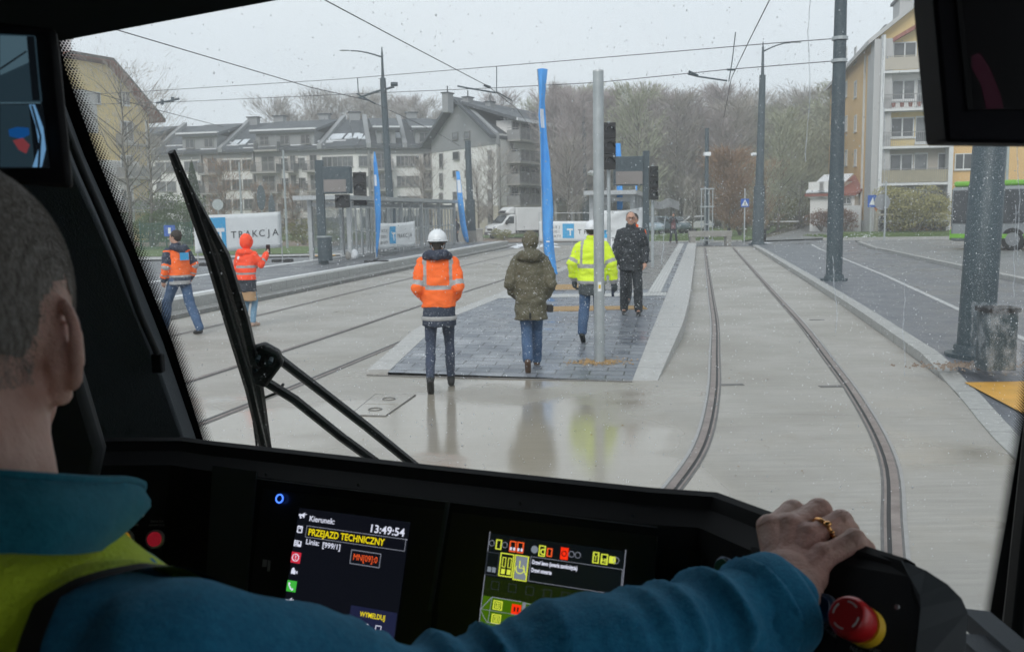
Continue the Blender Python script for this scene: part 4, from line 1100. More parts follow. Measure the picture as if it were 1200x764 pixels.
MB().tube([V((13.55,52.35,5.0)),V((13.3,52.2,5.0))],.09,8).build('camera_unit', M['signwhite'], r)
# left pole with lamp and cantilever (stands behind the shelter)
p = V((-6.2,49.5,0)); r, top = pole('lamp_pole','slate-grey pole with lamp arm to the left behind the mesh shelter',p,9.0,.25,.14,lean=(-.25,0),sections=[(0,.27),(.3,.25),(.302,.2),(1,.15)])
top2 = top+V((0,0,1.3)); MB().tube([top,top2],[.08,.05],8).build('lamp_tube', M['polegrey'], r); lamp_arm(r, top2, (-1,), 1.6, .35)
e = P(420,115,49.5); mb = MB(); a_ = P(462,102,49.5); mb.tube([a_, P(440,108,49.5), e],[.06,.06,.05],6); mb.tube([P(458,99,49.5),P(466,99,49.5)],.12,6); mb.tube([e,P(432,118,49.2)],.04,5); mb.build('cantilever', M['polegrey'], r)
p = V((-2.35,56.5,0)); r, top = pole('catenary_pole','lampless slate-grey pole beside the small blue flag',p,6.3,.28,.17,lean=(-.1,0),sections=[(0,.30),(.45,.29),(.452,.2),(1,.17)])
MB().bx(-2.62,-2.08,56.2,56.8,0,1.0).build('base_box', M['stone'], r)
p = V((6.75,84,0)); r, top = pole('double_lamp','tall pole with two opposite lamp arms behind the steel post',p,11.6,.26,.12,lean=(-.2,0),sections=[(0,.3),(.3,.28),(.302,.2),(1,.13)])
lamp_arm(r, top+V((0,0,.2)), (1,-1), 1.3, .2)
MB().ell(P(694,203,83.5),(.45,.3,.25),10,6).build('camera_dome', M['signwhite'], r)
# lattice pole at the track end
p = V((11.2,54.0,0)); r, top = pole('lattice_pole','dark pole in a ladder-like steel guard behind the buffer bench',p,6.6,.13,.11,base=False,cat='pole')
mb = MB()
for dx in (-.32,-.11,.11,.32): mb.tube([p+V((dx,-.2,.05)), p+V((dx,-.2,3.2))], .03, 5)
for z in (.3,1.2,2.2,3.2): mb.bx(p.x-.4,p.x+.4,p.y-.24,p.y-.18,z-.04,z+.04)
mb.build('ladder_guard', M['galv'], r)
MB().bx(p.x-.18,p.x+.18,p.y-.25,p.y+.1,5.05,5.25).build('bracket', M['signwhite'], r)
# steel post in the foreground on the paving
p = V((1.13,12.06,.06)); root = thing('steel_post','round galvanised steel post planted in the island paving','post',p)
top = p+V((0,0,3.68)); MB().tube([p,top],.068,24).build('shaft', M['galv'], root, smooth='auto'); MB().tube([top,top+V((0,0,.02))],[.071,.064],24).build('cap', M['galvlight'], root)
mb = MB(); mb.fr(p+V((.0,-.0715,0)),V((1,0,0)),V((0,1,0)),V((0,0,1)),-.022,.022,0,.004,.93,1.05); st = mb.build('sticker', M['signwhite'], root)
mb = MB(); mb.fr(p+V((.0,-.074,0)),V((1,0,0)),V((0,1,0)),V((0,0,1)),-.014,.014,0,.002,.965,1.015); mb.build('warning_mark', pm('yellow print',(.7,.5,.05),.5,.05,3), st)
rs = random.Random(12); mb = MB()
for _ in range(500):
    a = rs.uniform(0,6.28); q = abs(rs.gauss(0,.16))+.06; x = p.x+q*math.cos(a)*1.1; y = p.y+q*math.sin(a)*.6-.02; s_ = rs.uniform(.006,.016); c = V((x,y,zt(y)+.012))
    mb.add([c+V((-s_,0,0)),c+V((0,-s_,0)),c+V((s_,0,0)),c+V((0,s_,0)),c+V((0,0,s_))],[(0,1,4),(1,2,4),(2,3,4),(3,0,4)])
o = mb.build('sand_spill', M['sand']); tag(o,'orange sand spilled round the foot of the steel post',None,kind='stuff')
mb = MB()
for _ in range(400):
    x = 5.35+rs.gauss(0,.3); y = 10.9+rs.gauss(0,.12); s_ = rs.uniform(.01,.025); c = V((x,y,.135)); mb.add([c+V((-s_,0,0)),c+V((0,-s_,0)),c+V((s_,0,0)),c+V((0,s_,0)),c+V((0,0,s_))],[(0,1,4),(1,2,4),(2,3,4),(3,0,4)])
o = mb.build('gravel_spill', M['dirt']); tag(o,'brown gravel left in front of the wrapped bin',None,kind='stuff')
# wrapped litter bin
bc = G(1166,437,.12); bn_ = thing('litter_bin','dark litter bin wrapped in clear plastic film beside the thick pole','bin',bc)
mb = MB(); 
def rbox(mb, c, w, d, z0, z1, r, n=5, jit=0, m=0, rs=None):
    zs = [z0+(z1-z0)*i/6 for i in range(7)]; rings = []
    for z in zs:
        ring = []
        for (sx,sy,a0) in ((1,-1,-90),(1,1,0),(-1,1,90),(-1,-1,180)):
            for k in range(n):
                a = R(a0+90*k/(n-1)); j = rs.uniform(-jit,jit) if rs else 0
                ring.append(c+V((sx*(w/2-r)+(r+j)*math.cos(a), sy*(d/2-r)+(r+j)*math.sin(a), z)))
        rings.append(ring)
    mb.rings(rings, m); return mb
rbox(mb, bc, .34, .30, .05, .70, .04); mb.build('body', M['polegrey'], bn_, smooth='auto')
mb = MB(); rbox(mb, bc, .38, .34, .70, .75, .04); mb.build('rim', M['black'], bn_, smooth='auto')
mb = MB(); rbox(mb, bc, .42, .38, .0, .79, .05, jit=.022, rs=rs); mb.build('plastic_film', M['wrap'], bn_, smooth=True)
# ---- signs
def sign_face(root, c, w, sym, mat='signblue', yaw=0):
    ex = V((math.cos(yaw),math.sin(yaw),0)); ez = V((0,0,1)); ey = ez.cross(ex)
    MB().fr(c,ex,ey,ez,-w/2,w/2,0,.03,-w/2,w/2).build('plate', M[mat], root)
    return ex, ey, ez
p = V((13.05,52.6,.05)); sg = thing('crossing_sign','blue pedestrian crossing sign with white triangle on a thin post','sign',p)
MB().tube([p,p+V((0,0,3.1))],.04,8).build('post', M['galvlight'], sg)
c = P(873,238,52.5); w = 9.5/1100*52.5; MB().bx(c.x-w/2,c.x+w/2,c.y,c.y+.03,c.z-w/2,c.z+w/2).build('plate', M['signblue'], sg)
mb = MB(); y = c.y-.008; mb.prism([V((c.x-w*.42,y,c.z-w*.34)),V((c.x+w*.42,y,c.z-w*.34)),V((c.x,y,c.z+w*.42))],(0,.006,0)); mb.build('triangle', M['signwhite'], sg)
mb = MB(); y -= .008
for a_,b_,rr in (((0,.13),(0,-.04),.035),((0,-.04),(-.10,-.27),.03),((0,-.04),(.10,-.27),.03),((0,.08),(.11,.0),.022),((0,.08),(-.11,.0),.022)):
    mb.tube([V((c.x+a_[0]*w,y,c.z+a_[1]*w)),V((c.x+b_[0]*w,y,c.z+b_[1]*w))],rr*w,6,flat=.3)
mb.ell((c.x,y,c.z+.19*w),(.045*w,.006,.045*w),8,6); mb.build('walking_figure', M['ink'], sg)
# blue sign by the yellow block, seen edge on, warning sign back, tall blank post
p = V((25.2,66,.25)); sg = thing('crossing_sign','small blue sign with white figure before the grey corner of the yellow block','sign',p); MB().tube([p,p+V((0,0,2.8))],.05,8).build('post', M['galvlight'], sg)
c = P(1022,236,65.9); MB().bx(c.x-.3,c.x+.3,c.y,c.y+.03,c.z-.42,c.z+.42).build('plate', M['signblue'], sg); MB().prism([V((c.x-.2,c.y-.01,c.z-.25)),V((c.x+.2,c.y-.01,c.z-.25)),V((c.x+.05,c.y-.01,c.z+.3))],(0,.006,0)).build('white_figure', M['signwhite'], sg)
p = V((27.3,67,.25)); sg = thing('yield_sign','orange-yellow inverted triangle sign beside the balconies','sign',p); MB().tube([p,p+V((0,0,2.6))],.05,8).build('post', M['roofbrown'], sg)
c = P(1027,240,66.9); MB().prism([V((c.x-.45,c.y,c.z+.35)),V((c.x,c.y,c.z-.5)),V((c.x+.45,c.y,c.z+.35))],(0,.03,0)).build('plate', M['orangefoil'], sg)
p = V((19.8,49.9,.25)); sg = thing('sign_post','grey post with a round sign seen from behind on the far pavement','sign',p); MB().tube([p,p+V((0,0,3.1))],.05,8).build('post', M['galv'], sg)
c = P(1034,237,50); MB().tube([c,c+V((0,.03,0))],.42,24,up=(1,0,0)).build('round_plate', M['signback'], sg, smooth='auto')
# small signs and posts left
for (px,Y,top,sp,lab) in ((198,56,264,'blue','small blue square road sign behind the orange-vested walker'),(256,62,240,'round','round sign back behind the left banner, leftmost'),(307,60,215,'ovals','tall oval sign back rising over the left banner'),(319,58,226,'slim','slim rounded sign back beside the tall oval one')):
    d = ray(px,250); x = d.x/d.y*Y; p = V((x,Y,.05)); z1 = P(px,top,Y).z; sg = thing('road_sign',lab,'sign',p); MB().tube([p,V((x,Y,z1))],.045,8).build('post', M['galv'], sg)
    c = V((x,Y-.05,z1))
    if sp == 'blue':
        MB().bx(x-.33,x+.33,Y-.08,Y-.05,z1-.66,z1).build('plate', M['signblue'], sg)
        MB().bx(x-.08,x+.08,Y-.1,Y-.082,z1-.5,z1-.15).build('mark', M['signwhite'], sg)
    elif sp == 'round': MB().tube([c,c+V((0,.03,0))],.36,20,up=(1,0,0)).build('plate', M['galv'], sg)
    elif sp == 'ovals': MB().ell(c-V((0,0,.9)),(.28,.02,.8),16,10).build('plate', M['polegrey'], sg)
    else: MB().ell(c-V((0,0,.9)),(.2,.02,.75),16,10).build('plate', M['polegrey'], sg)
for px,Y,top,lab in ((283,60,190,'thin grey lamp post above the left banner'),(405-70,58,176,'thin grey post in front of the white dormer'),(1178,40,163,'tall thin grey post beside the bus')):
    d = ray(px,250); x = d.x/d.y*Y; pole('thin_post',lab,V((x,Y,.0)),P(px,top,Y).z,.08,.05,'galv',base=False,n=8,cat='post')
# ---- buffer bench at the end of the track
bb = thing('buffer_stop','low concrete barrier resting on two blocks across the track end','barrier',V((11.2,52.6,0)))
MB().bx(9.95,12.35,52.5,52.9,.52,.85).build('beam', M['stone'], bb, bevel=.02)
for x in (10.15,12.15): MB().bx(x-.14,x+.14,52.4,53,0,.515).build('block', M['stone'], bb, bevel=.02)
for x in (10.1,12.2): MB().tube([V((x,52.7,.85)),V((x,52.7,1.0))],.09,8).build('buffer_head', M['black'], bb)
sk = thing('skip','low green skip with snow on top at the end of the footpath','container',P(923,266,84)); c = G(923,268); c = V((P(922,266,84).x,84,.1))
mb = MB(); mb.prism([c+V((-1.0,0,0)),c+V((1.0,0,0)),c+V((1.2,0,.75)),c+V((-1.2,0,.75))],(0,1.4,0)); mb.build('body', pm('green skip paint',(.02,.17,.10),.5,.1,2), sk); sk.location = (0,0,0)
for ch in kids(sk): pass
MB().bx(c.x-1.1,c.x+1.1,c.y+.05,c.y+1.35,.845,.93).build('snow_cover', M['snow'], sk)
tb = thing('small_bin','small black bin with snow heap on the edge of the footpath','bin',V((14.9,55.5,.1))); c = V((14.95,55.5,.1)); MB().tube([c,c+V((0,0,.75))],[.1,.12],10).build('body', M['black'], tb); blobm = MB(); blob(blobm, c.x+.1,c.y-.3,.02,.4,rs); blobm.build('snow_heap', M['snow'], tb)

# ---- overhead wires
def wire(name, label, pts, r=.012, **k):
    mb = MB().tube(pts, r, 5); o = mb.build(name, M['wire'], None, smooth=True); tag(o, label, 'wire', k.get('group')); return o
zc = 5.6
def wpt(px, py, z=zc):
    d = ray(px,py); t = (z-H)/d.z; return EYE+d*t
wire('contact_wire','contact wire over the right-hand track, steepest at the upper right',[wpt(915,-60),wpt(902,0),wpt(878,48),wpt(857,92),wpt(852,118),wpt(848,138)],.011)
wire('contact_wire','contact wire crossing the sky above the centre towards the gabled block',[wpt(330,-40),wpt(380,0),wpt(470,48),wpt(573,102),wpt(606,128),wpt(622,150)],.011)
wire('contact_wire','contact wire sloping down from the upper left towards the lamp pole',[wpt(60,12),wpt(112,28),wpt(240,66),wpt(365,103),wpt(432,118),wpt(505,152),wpt(540,172)],.012)
wire('contact_wire','low wire passing the corner of the yellow house at left',[P(60,95,40),P(180,128,46),P(262,149,52)],.016)
wire('span_wire','upper span wire from the second pole to the left across the sky',[V((8.3,24.4,6.25)),P(905,51,26),P(680,70,31),P(400,93,38),P(160,108,44),P(60,113,47)],.012)
wire('span_wire','lower span wire from the second pole to the left across the sky',[V((8.3,24.4,5.7)),P(850,82,27),P(700,97,31),P(585,103,34),P(400,111,40),P(200,120,46),P(60,124,50)],.012)
def hanger(name, label, pts_list):
    mb = MB()
    for pts, r in pts_list: mb.tube(pts, r, 6)
    o = mb.build(name, M['polegrey'], None); tag(o, label, 'line fitting')
hanger('steady_arm','steady arm holding the contact wire over the right-hand track',[([P(806,87,27),P(818,90,27),P(852,95,26.6)],.024),([P(807,84,27),P(818,89,27)],.035),([P(862,38,26.2),P(858,72,26.4),P(854,96,26.5)],.014),([P(852,82,26.5),P(862,82,26.5)],.03)])
hanger('steady_arm','steady arm hanging in mid sky above the gabled block',[([P(536,101,34),P(545,103,34),P(581,109,34)],.03),([P(582,78,34),P(582,108,34)],.016),([P(582,108,34),P(600,118,36)],.02),([P(567,100,34),P(575,103,34)],.05)])
hanger('steady_arm','steady arm with hanger left of the lamp pole',[([P(419,92,38),P(420,112,38)],.02),([P(418,110,38),P(440,122,38)],.03)])
hanger('wire_insulator','insulators at the end of the low wire beside the yellow house',[([P(183,121,46),P(197,119,46),P(210,116,46)],.05),([P(190,117,46),P(190,123,46)],.08),([P(202,114,46),P(202,120,46)],.08)])

# ---- banners
def banner(root_label, cfun, w, h, name='banner', logo=(0,.2), word=None, small=None, wordx=.3, sag=.02, cols=28, seed=0, frame=True, crumple=0, T=True):
    """cfun(u,v)->point on the banner, u 0..1 along, v 0..1 up"""
    pass
def cloth_banner(name, label, A, B, h, logo=None, letters=(), smalls=(), sag=.03, seed=0, parts_cat='banner', crump=.0):
    """A, B lower corners; banner cloth hangs between them with ripples. letters: (text, s0, z0, size, spacing)"""
    u = (B-A); ln = u.length; uh = u.normalized(); up_ = V((0,0,1)); n = V((uh.y,-uh.x,0)); 
    if n.dot(EYE-A) < 0: n = -n
    root = thing(name, label, parts_cat, A)
    def pt(s_, z, off=0):
        ph = seed*3.1; d = crump*noise.noise(V((s_*1.3+ph,z*1.6,seed)))+.4*crump*noise.noise(V((s_*4+ph,z*4,seed)))+sag*math.sin(s_/ln*math.pi*3+ph)
        zz = z - sag*1.5*math.sin(s_/ln*math.pi)*(z/h)
        return A+uh*s_+up_*zz+n*(d+off)
    nx = max(14,int(ln/.15)); nz = max(6,int(h/.15)); mb = MB()
    vs = [pt(ln*i/nx,h*j/nz) for j in range(nz+1) for i in range(nx+1)]; k = len(vs); vs += [p-n*.012 for p in vs]
    fs = []
    for j in range(nz):
        for i in range(nx):
            q = (j*(nx+1)+i, j*(nx+1)+i+1, (j+1)*(nx+1)+i+1, (j+1)*(nx+1)+i); fs.append(q); fs.append(tuple(k+t for t in q[::-1]))
    for i in range(nx): fs.append((i+1,i,k+i,k+i+1)); a = nz*(nx+1)+i; fs.append((a,a+1,k+a+1,k+a))
    for j in range(nz): a = j*(nx+1); b_ = a+nx+1; fs.append((a,b_,k+b_,k+a)); a += nx; b_ += nx; fs.append((b_,a,k+a,k+b_))
    mb.add(vs, fs); cl_ = mb.build('cloth', M['banner'], root, smooth=True)
    if logo:
        s0, s1, z0, z1 = logo; mb = MB(); q = 8
        vs = [pt(s0+(s1-s0)*i/q, z0+(z1-z0)*j/q, .012) for j in range(q+1) for i in range(q+1)]
        mb.add(vs, [(j*(q+1)+i,j*(q+1)+i+1,(j+1)*(q+1)+i+1,(j+1)*(q+1)+i) for j in range(q) for i in range(q)]); lg = mb.build('blue_square', M['logoblue'], cl_)
        ws, wz = s1-s0, z1-z0; mb = MB()
        for (a0,a1,b0,b1) in ((.38,.92,.54,.66),(.62,.74,.18,.54)):
            vs = [pt(s0+ws*a, z0+wz*b_, .02) for a,b_ in ((a0,b0),(a1,b0),(a1,b1),(a0,b1))]; mb.add(vs, [(0,1,2,3)])
        mb.build('letter', M['signwhite'], lg)
    for (txt, s0, z0, size, wdt) in list(letters)+list(smalls):
        mb = MB(); nL = len(txt)
        for i, ch in enumerate(txt):
            if ch == ' ': continue
            vs, fs, w_ = text_mb(ch, size, bold=.0)
            so = s0+wdt*i/max(1,nL-1)+size*.3-w_/2
            mb.add([pt(so+v.x, z0+v.y, .016) for v in vs], fs)
        mb.build('lettering', M['ink'], cl_)
    return root, pt, uh, n
def px_at(px, py, Y): return P(px, py, Y)
# left banner: on fence frame; lower edge from (238,293) to (330,293)
Yb = 34.0
A = P(229,297,33.5); B = P(330,290,35.5); hh = 42/1100*35
root, pt, uh, n_ = cloth_banner('banner','large white banner with blue square and TRAKCJA lettering at the left',A,B,hh,logo=(.5,1.15,.1,hh-.1),letters=[('TRAKCJA',1.32,.46,.36,1.62)],sag=.01,seed=1)
for k,(q,lb2) in enumerate(((B,'r'),(A+(B-A)*.02,'l'))):
    MB().tube([V((q.x,q.y+.05,.3)),V((q.x,q.y+.05,q.z+hh+.03))],.022,8).build('post', M['galvlight'], root)
    ft = MB(); ft.bx(q.x-.38,q.x-.06,q.y-.12,q.y+.2,.3,.42); ft.bx(q.x+.06,q.x+.38,q.y-.12,q.y+.2,.3,.42); ft.build('foot_block', M['black'], root, bevel=.02)
# middle banner on the shelter fence
A = P(444,293,38.5); B = P(487,288,42); hh = 30/1100*40
cloth_banner('banner','small rippled white banner with blue square tied to the mesh shelter',A,B,hh,logo=(1.05,1.62,.2,hh-.14),letters=[('TRAKCJA',1.78,.42,.27,1.25)],smalls=[('KOLEJ',.18,.72,.17,.6),('DROGI',.14,.47,.17,.6),('OBIEKTY',.1,.22,.17,.66)],sag=.03,seed=2,crump=.06)
# right banner behind the tall flag
A = P(632,283,49); B = P(752,283,47); hh = 23.5/1100*49
rootr, *_ = cloth_banner('banner','long white banner with blue square half hidden behind the yellow jacket',A,B,hh,logo=(1.28,1.9,.17,hh-.13),letters=[('TRAKCJA',2.1,.38,.34,1.9)],smalls=[('KOLEJ',.42,.68,.19,.62),('DROGI',.40,.44,.19,.62),('OBIEKTY',.36,.2,.19,.72)],sag=.012,seed=3)
for t in (0,.33,.66,1): q = A.lerp(B,t); MB().tube([V((q.x,q.y+.05,0)),V((q.x,q.y+.05,q.z+hh+.45))],.02,6).build('post', M['galvlight'], rootr)
q0=A+V((0,.05,hh+.4)); q1=B+V((0,.05,hh+.4)); MB().tube([q0,q1],.02,6).build('top_rail', M['galvlight'], rootr)
# crumpled sheet on the right shelter
A = P(703,302,36); B = P(752,300,35.2); hh = 56/1100*35.5
cloth_banner('banner','crumpled white sheet hanging on the near shelter behind the man in black',A,B,hh,logo=(.15,.36,.75,1.05),letters=[('TRAKCJA',.46,.62,.22,.9)],sag=.05,seed=4,crump=.22)

# ---- feather flags
def flag(label, base, top, outline, Y, name='flag', white=()):
    """outline: list of (px left, px right, py) from the top down"""
    root = thing(name, label, 'flag', base)
    rows = []; n = 7; vs = []; 
    for (a, b_, y) in outline:
        for k in range(n):
            t = k/(n-1); p = P(a+(b_-a)*t, y, Y); p.y += .12*math.sin(t*math.pi*1.5+y*.03)*(b_-a)/14; vs.append(p)
    m_ = len(outline); off = V((0,.02,0)); K = len(vs); vs2 = vs+[p+off for p in vs]; fs = []
    for j in range(m_-1):
        for k in range(n-1): q = (j*n+k,(j+1)*n+k,(j+1)*n+k+1,j*n+k+1); fs.append(q); fs.append(tuple(K+t for t in q[::-1]))
        a=j*n; b_=a+n; fs.append((a,K+a,K+b_,b_)); a+=n-1; b_+=n-1; fs.append((b_,K+b_,K+a,a))
    for k in range(n-1): fs.append((k,k+1,K+k+1,K+k)); a=(m_-1)*n+k; fs.append((a+1,a,K+a,K+a+1))
    f = MB().add(vs2, fs).build('cloth', M['flagblue'], root, smooth=True)
    for (y0,y1,t0,t1) in white:
        def edge(y):
            for (a,b_,ya),(a2,b2,yb) in zip(outline, outline[1:]):
                if ya <= y <= yb: t=(y-ya)/(yb-ya); return a+(a2-a)*t, b_+(b2-b_)*t
        mb = MB(); vs = []
        for j in range(5):
            y = y0+(y1-y0)*j/4; a,b_ = edge(y)
            for k in range(4): t = t0+(t1-t0)*k/3; p = P(a+(b_-a)*t,y,Y); p.y += .12*math.sin(t*math.pi*1.5+y*.03)*(b_-a)/14-.015; vs.append(p)
        mb.add(vs,[(j*4+k,(j+1)*4+k,(j+1)*4+k+1,j*4+k+1) for j in range(4) for k in range(3)]); mb.build('print', M['flagwhite'], f)
    pts = [base]+[P(a, y, Y) for (a,b_,y) in outline[::-1][1:]]
    MB().tube(pts, .014, 6).build('pole', M['galv'], root, smooth=True)
    mb = MB(); mb.bx(base.x-.45,base.x+.45,base.y-.05,base.y+.05,base.z,base.z+.06); mb.bx(base.x-.05,base.x+.05,base.y-.45,base.y+.45,base.z+.061,base.z+.1); mb.build('cross_foot', M['black'], root)
    return root
flag('tallest blue flag, standing right behind the olive coat',G(656,318,.0),None,[(629.5,642,81),(631,640,100),(632,638.5,118),(631,639.5,135),(633,641,160),(633.5,644,185),(634,646.5,215),(635,648.5,245),(635.5,648,270),(637,650,295),(646,653,318),(652,655,324)],27.5,white=((128,150,.2,.75),(282,284,.3,.6)))
for y0,y1 in ((268,272),(276,280),(285,289)): pass
flag('blue flag in front of the mesh shelter, beside its banner',G(441,307,.3),None,[(438,439.5,178),(437.5,442,192),(438,445,215),(438.5,446.5,235),(439.5,446.5,255),(440,445,275),(440,443,290),(440.5,442,302)],36.5,white=((205,218,.1,.5),))
flag('smallest blue flag, between the shelter and the van',G(548,290,0),None,[(534,538.5,201),(535,540,212),(535.5,542,228),(537,544,245),(539,546,262),(542,548.5,275),(546,549.5,284)],54,white=((211,226,.15,.9),))
flag('blue flag partly hidden behind the near display board',V((4.6,38.5,.2)),None,[(719,727,168),(721.5,728,185),(722,729,205),(722.5,729.5,225),(722.5,729.5,243),(723,729,246)],38.5)
flag('thin blue flag strip right of the hidden flag under the display',V((5.3,42,.2)),None,[(744.5,746.5,216),(744.5,746.8,225),(744.5,747,232),(745,747,236)],42)

# ---- information display posts with signals
def signal(root_label, c, n_heads, Y, w=.34, hh=.38, name='traffic_signal'):
    root = thing(name, root_label, 'signal', c)
    for i in range(n_heads):
        z = c.z-hh*(i+.5); MB().bx(c.x-w/2,c.x+w/2,Y-.1,Y+.16,z-hh/2+.004,z+hh/2-.004).build('housing', M['black'], root, bevel=.01)
        mb = MB(); rings = []
        pts = [V((c.x+math.cos(R(a))*w*.36, Y-.1, z+math.sin(R(a))*w*.36)) for a in range(-10,200,15)]
        vs = pts+[p+V((0,-.24,-.02)) for p in pts]; k = len(pts); mb.add(vs,[(i2,i2+1,k+i2+1,k+i2) for i2 in range(k-1)]); v_ = mb.build('visor', M['black'], root)
        MB().tube([V((c.x,Y-.104,z)),V((c.x,Y-.115,z))],w*.33,16,up=(1,0,0)).build('lens', pm('dark lens',(.03,.03,.035),.2,.1,5) if 'lens' not in M else M['lens'], root); M['lens'] = bpy.data.materials['dark lens']
    return root
# left display
p = G(377,309,.3); Yd = p.y; dp = thing('info_display','grey passenger information display on a post with an attached bin, on the far side platform','display',p)
t0 = P(373,188,Yd); MB().bx(t0.x-.12,t0.x+.17,Yd-.08,Yd+.08,.3,t0.z).build('post', M['polegrey'], dp, bevel=.01)
a = P(378,196,Yd); b_ = P(412.5,227,Yd); MB().bx(a.x,b_.x,Yd-.22,Yd+.22,b_.z,a.z).build('display_case', M['polegrey'], dp, bevel=.02)
a = P(380.5,211,Yd); b_ = P(407,225,Yd); MB().bx(a.x,b_.x,Yd-.235,Yd-.222,b_.z,a.z).build('screen', M['displaygrey'], dp)
q = P(383,308,Yd-.1); bn2 = thing('litter_bin','cylindrical blue-grey litter bin at the foot of the far display post','bin',V((q.x,Yd-.35,.3))); MB().tube([V((q.x,Yd-.35,.42)),V((q.x,Yd-.35,1.25))],.26,16).build('body', M['polegrey'], bn2, smooth='auto'); MB().tube([V((q.x,Yd-.35,1.25)),V((q.x,Yd-.35,1.3))],.28,16).build('lid', M['galv'], bn2); MB().tube([V((q.x,Yd-.35,.3)),V((q.x,Yd-.35,.42))],.12,10).build('foot', M['polegrey'], bn2)
def sigpost(root, c, Y, z0):
    MB().tube([V((c.x,Y+.2,z0)),V((c.x,Y+.2,c.z+.05))],.05,8).build('post', M['galv'], root)
c = P(401,228,Yd); s_ = signal('small black signal box under the far display', c, 1, Yd, .5, .48); 
c = P(421,202,39); s_ = signal('black three-lamp signal beside the far shelter roof', c, 3, 39, .52, .45); sigpost(s_, c, 39, .3)
# right display on the island
p = G(757,309,.2); Yd = 33.5; x0 = P(757,300,Yd).x; dp = thing('info_display','grey passenger information display on a post on the island platform','display',V((x0,Yd,.2)))
t0 = P(757,177,Yd); MB().bx(t0.x-.11,t0.x+.11,Yd-.08,Yd+.08,.2,t0.z).build('post', M['polegrey'], dp, bevel=.01)
MB().bx(t0.x-.22,t0.x+.22,Yd-.2,Yd+.2,.2,.26).build('base_plate', M['polegrey'], dp)
a = P(719,184,Yd); b_ = P(753,217.5,Yd); MB().bx(a.x,b_.x,Yd-.2,Yd+.2,b_.z,a.z).build('display_case', M['polegrey'], dp, bevel=.02)
a = P(721,201.5,Yd); b_ = P(752,216,Yd); MB().bx(a.x,b_.x,Yd-.215,Yd-.202,b_.z,a.z).build('screen', M['displaygrey'], dp)
c = P(714,144,26); s_ = signal('tall black signal beside the steel post', c, 3, 26, .33, .42); sigpost(s_, c, 26, .2)
c = P(766,195,30); s_ = signal('black signal to the right of the near display post', c, 3, 30, .27, .35); sigpost(s_, c, 30, .2)

# ---- shelters
def shelter(label, A, B, zr, z0, dep, n, mesh=True, roofmat='galvlight', over=1.2):
    root = thing('tram_shelter', label, 'shelter', A); u = (B-A); ln = u.length; u.normalize(); nn = V((-u.y,u.x,0))
    if nn.x > 0: nn = -nn
    O = V((A.x,A.y,0))
    MB().ob(O,u,nn,-over,ln+over,-.2,dep+.2,zr,zr+.16).build('roof', M[roofmat], root)
    for i in range(n+1):
        a_ = ln*i/n
        for d in (0,dep): MB().ob(O,u,nn,a_-.09,a_+.09,d-.08,d+.08,z0,zr-.003).build('post', M[roofmat], root)
        MB().ob(O,u,nn,a_-.05,a_+.05,.061,dep-.061,zr-.25,zr-.1).build('beam', M[roofmat], root)
    for i in range(n):
        a0_, a1_ = ln*i/n+.07, ln*(i+1)/n-.07; mb = MB()
        mb.ob(O,u,nn,a0_,a1_,dep-.03,dep-.01,z0+.25,zr-.35)
        mb.build('glass_panel', M['sglass'], root)
        if mesh:
            fr_ = MB(); m_ = 5
            for k in range(m_+1):
                x = a0_+(a1_-a0_)*k/m_; fr_.ob(O,u,nn,x-.05,x+.05,-.02,.02,z0+.1,zr-.3)
            for z in (z0+.1,z0+1.1,zr-.3): fr_.ob(O,u,nn,a0_+.031,a1_-.031,-.015,.015,z-.025,z+.025)
            fr_.build('bar_panel', M[roofmat], root)
    return root
A = P(411,300,36.8); B = P(487,290,55); sh = shelter('long pale steel bar shelter on the far side platform', V((A.x,36.8,0)), V((A.x+.18*17,36.8+17,0)), 2.62, .3, 1.6, 5)
# sacks and box at the shelter foot
for px, s_, lb_ in ((408,.3,'grey sack at the foot of the far shelter'),(416,.36,'pale wrapped sack leaning on the far shelter')):
    s_ *= .6; q = P(px,302,36.2); mb = MB(); mb.ell((q.x,36.2,.3+s_),(s_*.7,s_*.6,s_),12,8); o = fuse(mb,'sack',M['foil'] if px>410 else M['stone'],None,.05,2,wrinkle=lambda c:.05*noise.noise(c*6)); tag(o,lb_,'sack')
x0 = P(741,300,37).x; sh2 = shelter('wrapped glass shelter on the island behind the display', V((x0,37,0)), V((x0+.2*6,43,0)), 2.65, .2, 1.6, 3, mesh=False, over=.9)
for i,(pxa,pxb) in enumerate(((735,752),(762,779))):
    A = P(pxa,300,36.5); B = P(pxb,300,36.3)
# hanging plastic on the shelter right end
mb = MB(); rr = random.Random(5); vs=[]; nx,nz=8,14
for j in range(nz+1):
    for i in range(nx+1):
        u_=i/nx; v_=j/nz; p = P(762+(781-762)*u_*(.55+.45*(1-v_)), 250, 36.4); vs.append(V((p.x+.03*math.sin(v_*9), 36.4+.12*math.sin(u_*14+v_*2), .35+v_*2.3)))
k=len(vs); fs=[(j*(nx+1)+i,j*(nx+1)+i+1,(j+1)*(nx+1)+i+1,(j+1)*(nx+1)+i) for j in range(nz) for i in range(nx)]
mb.add(vs,fs); mb.build('plastic_curtain', M['wrap'], sh2, smooth=True)
mb = MB(); vs=[]
for j in range(7):
    for i in range(14):
        p = P(765+(796-765)*i/13, 234+j*1.6+1.5*math.sin(i*.6), 36.2+j*.12); vs.append(p+V((0,0,.05*noise.noise(p*3))))
mb.add(vs,[(j*14+i,j*14+i+1,(j+1)*14+i+1,(j+1)*14+i) for j in range(6) for i in range(13)]); mb.build('torn_film', M['foil'], sh2, smooth=True)
q=P(735,150,60); MB().bx(P(728,164,50).x,P(763,164,50).x,50,52,P(740,167,50).z,P(740,164,50).z).build('tmp', M['galv']).name='x'
bpy.data.objects.remove(bpy.data.objects['x'])
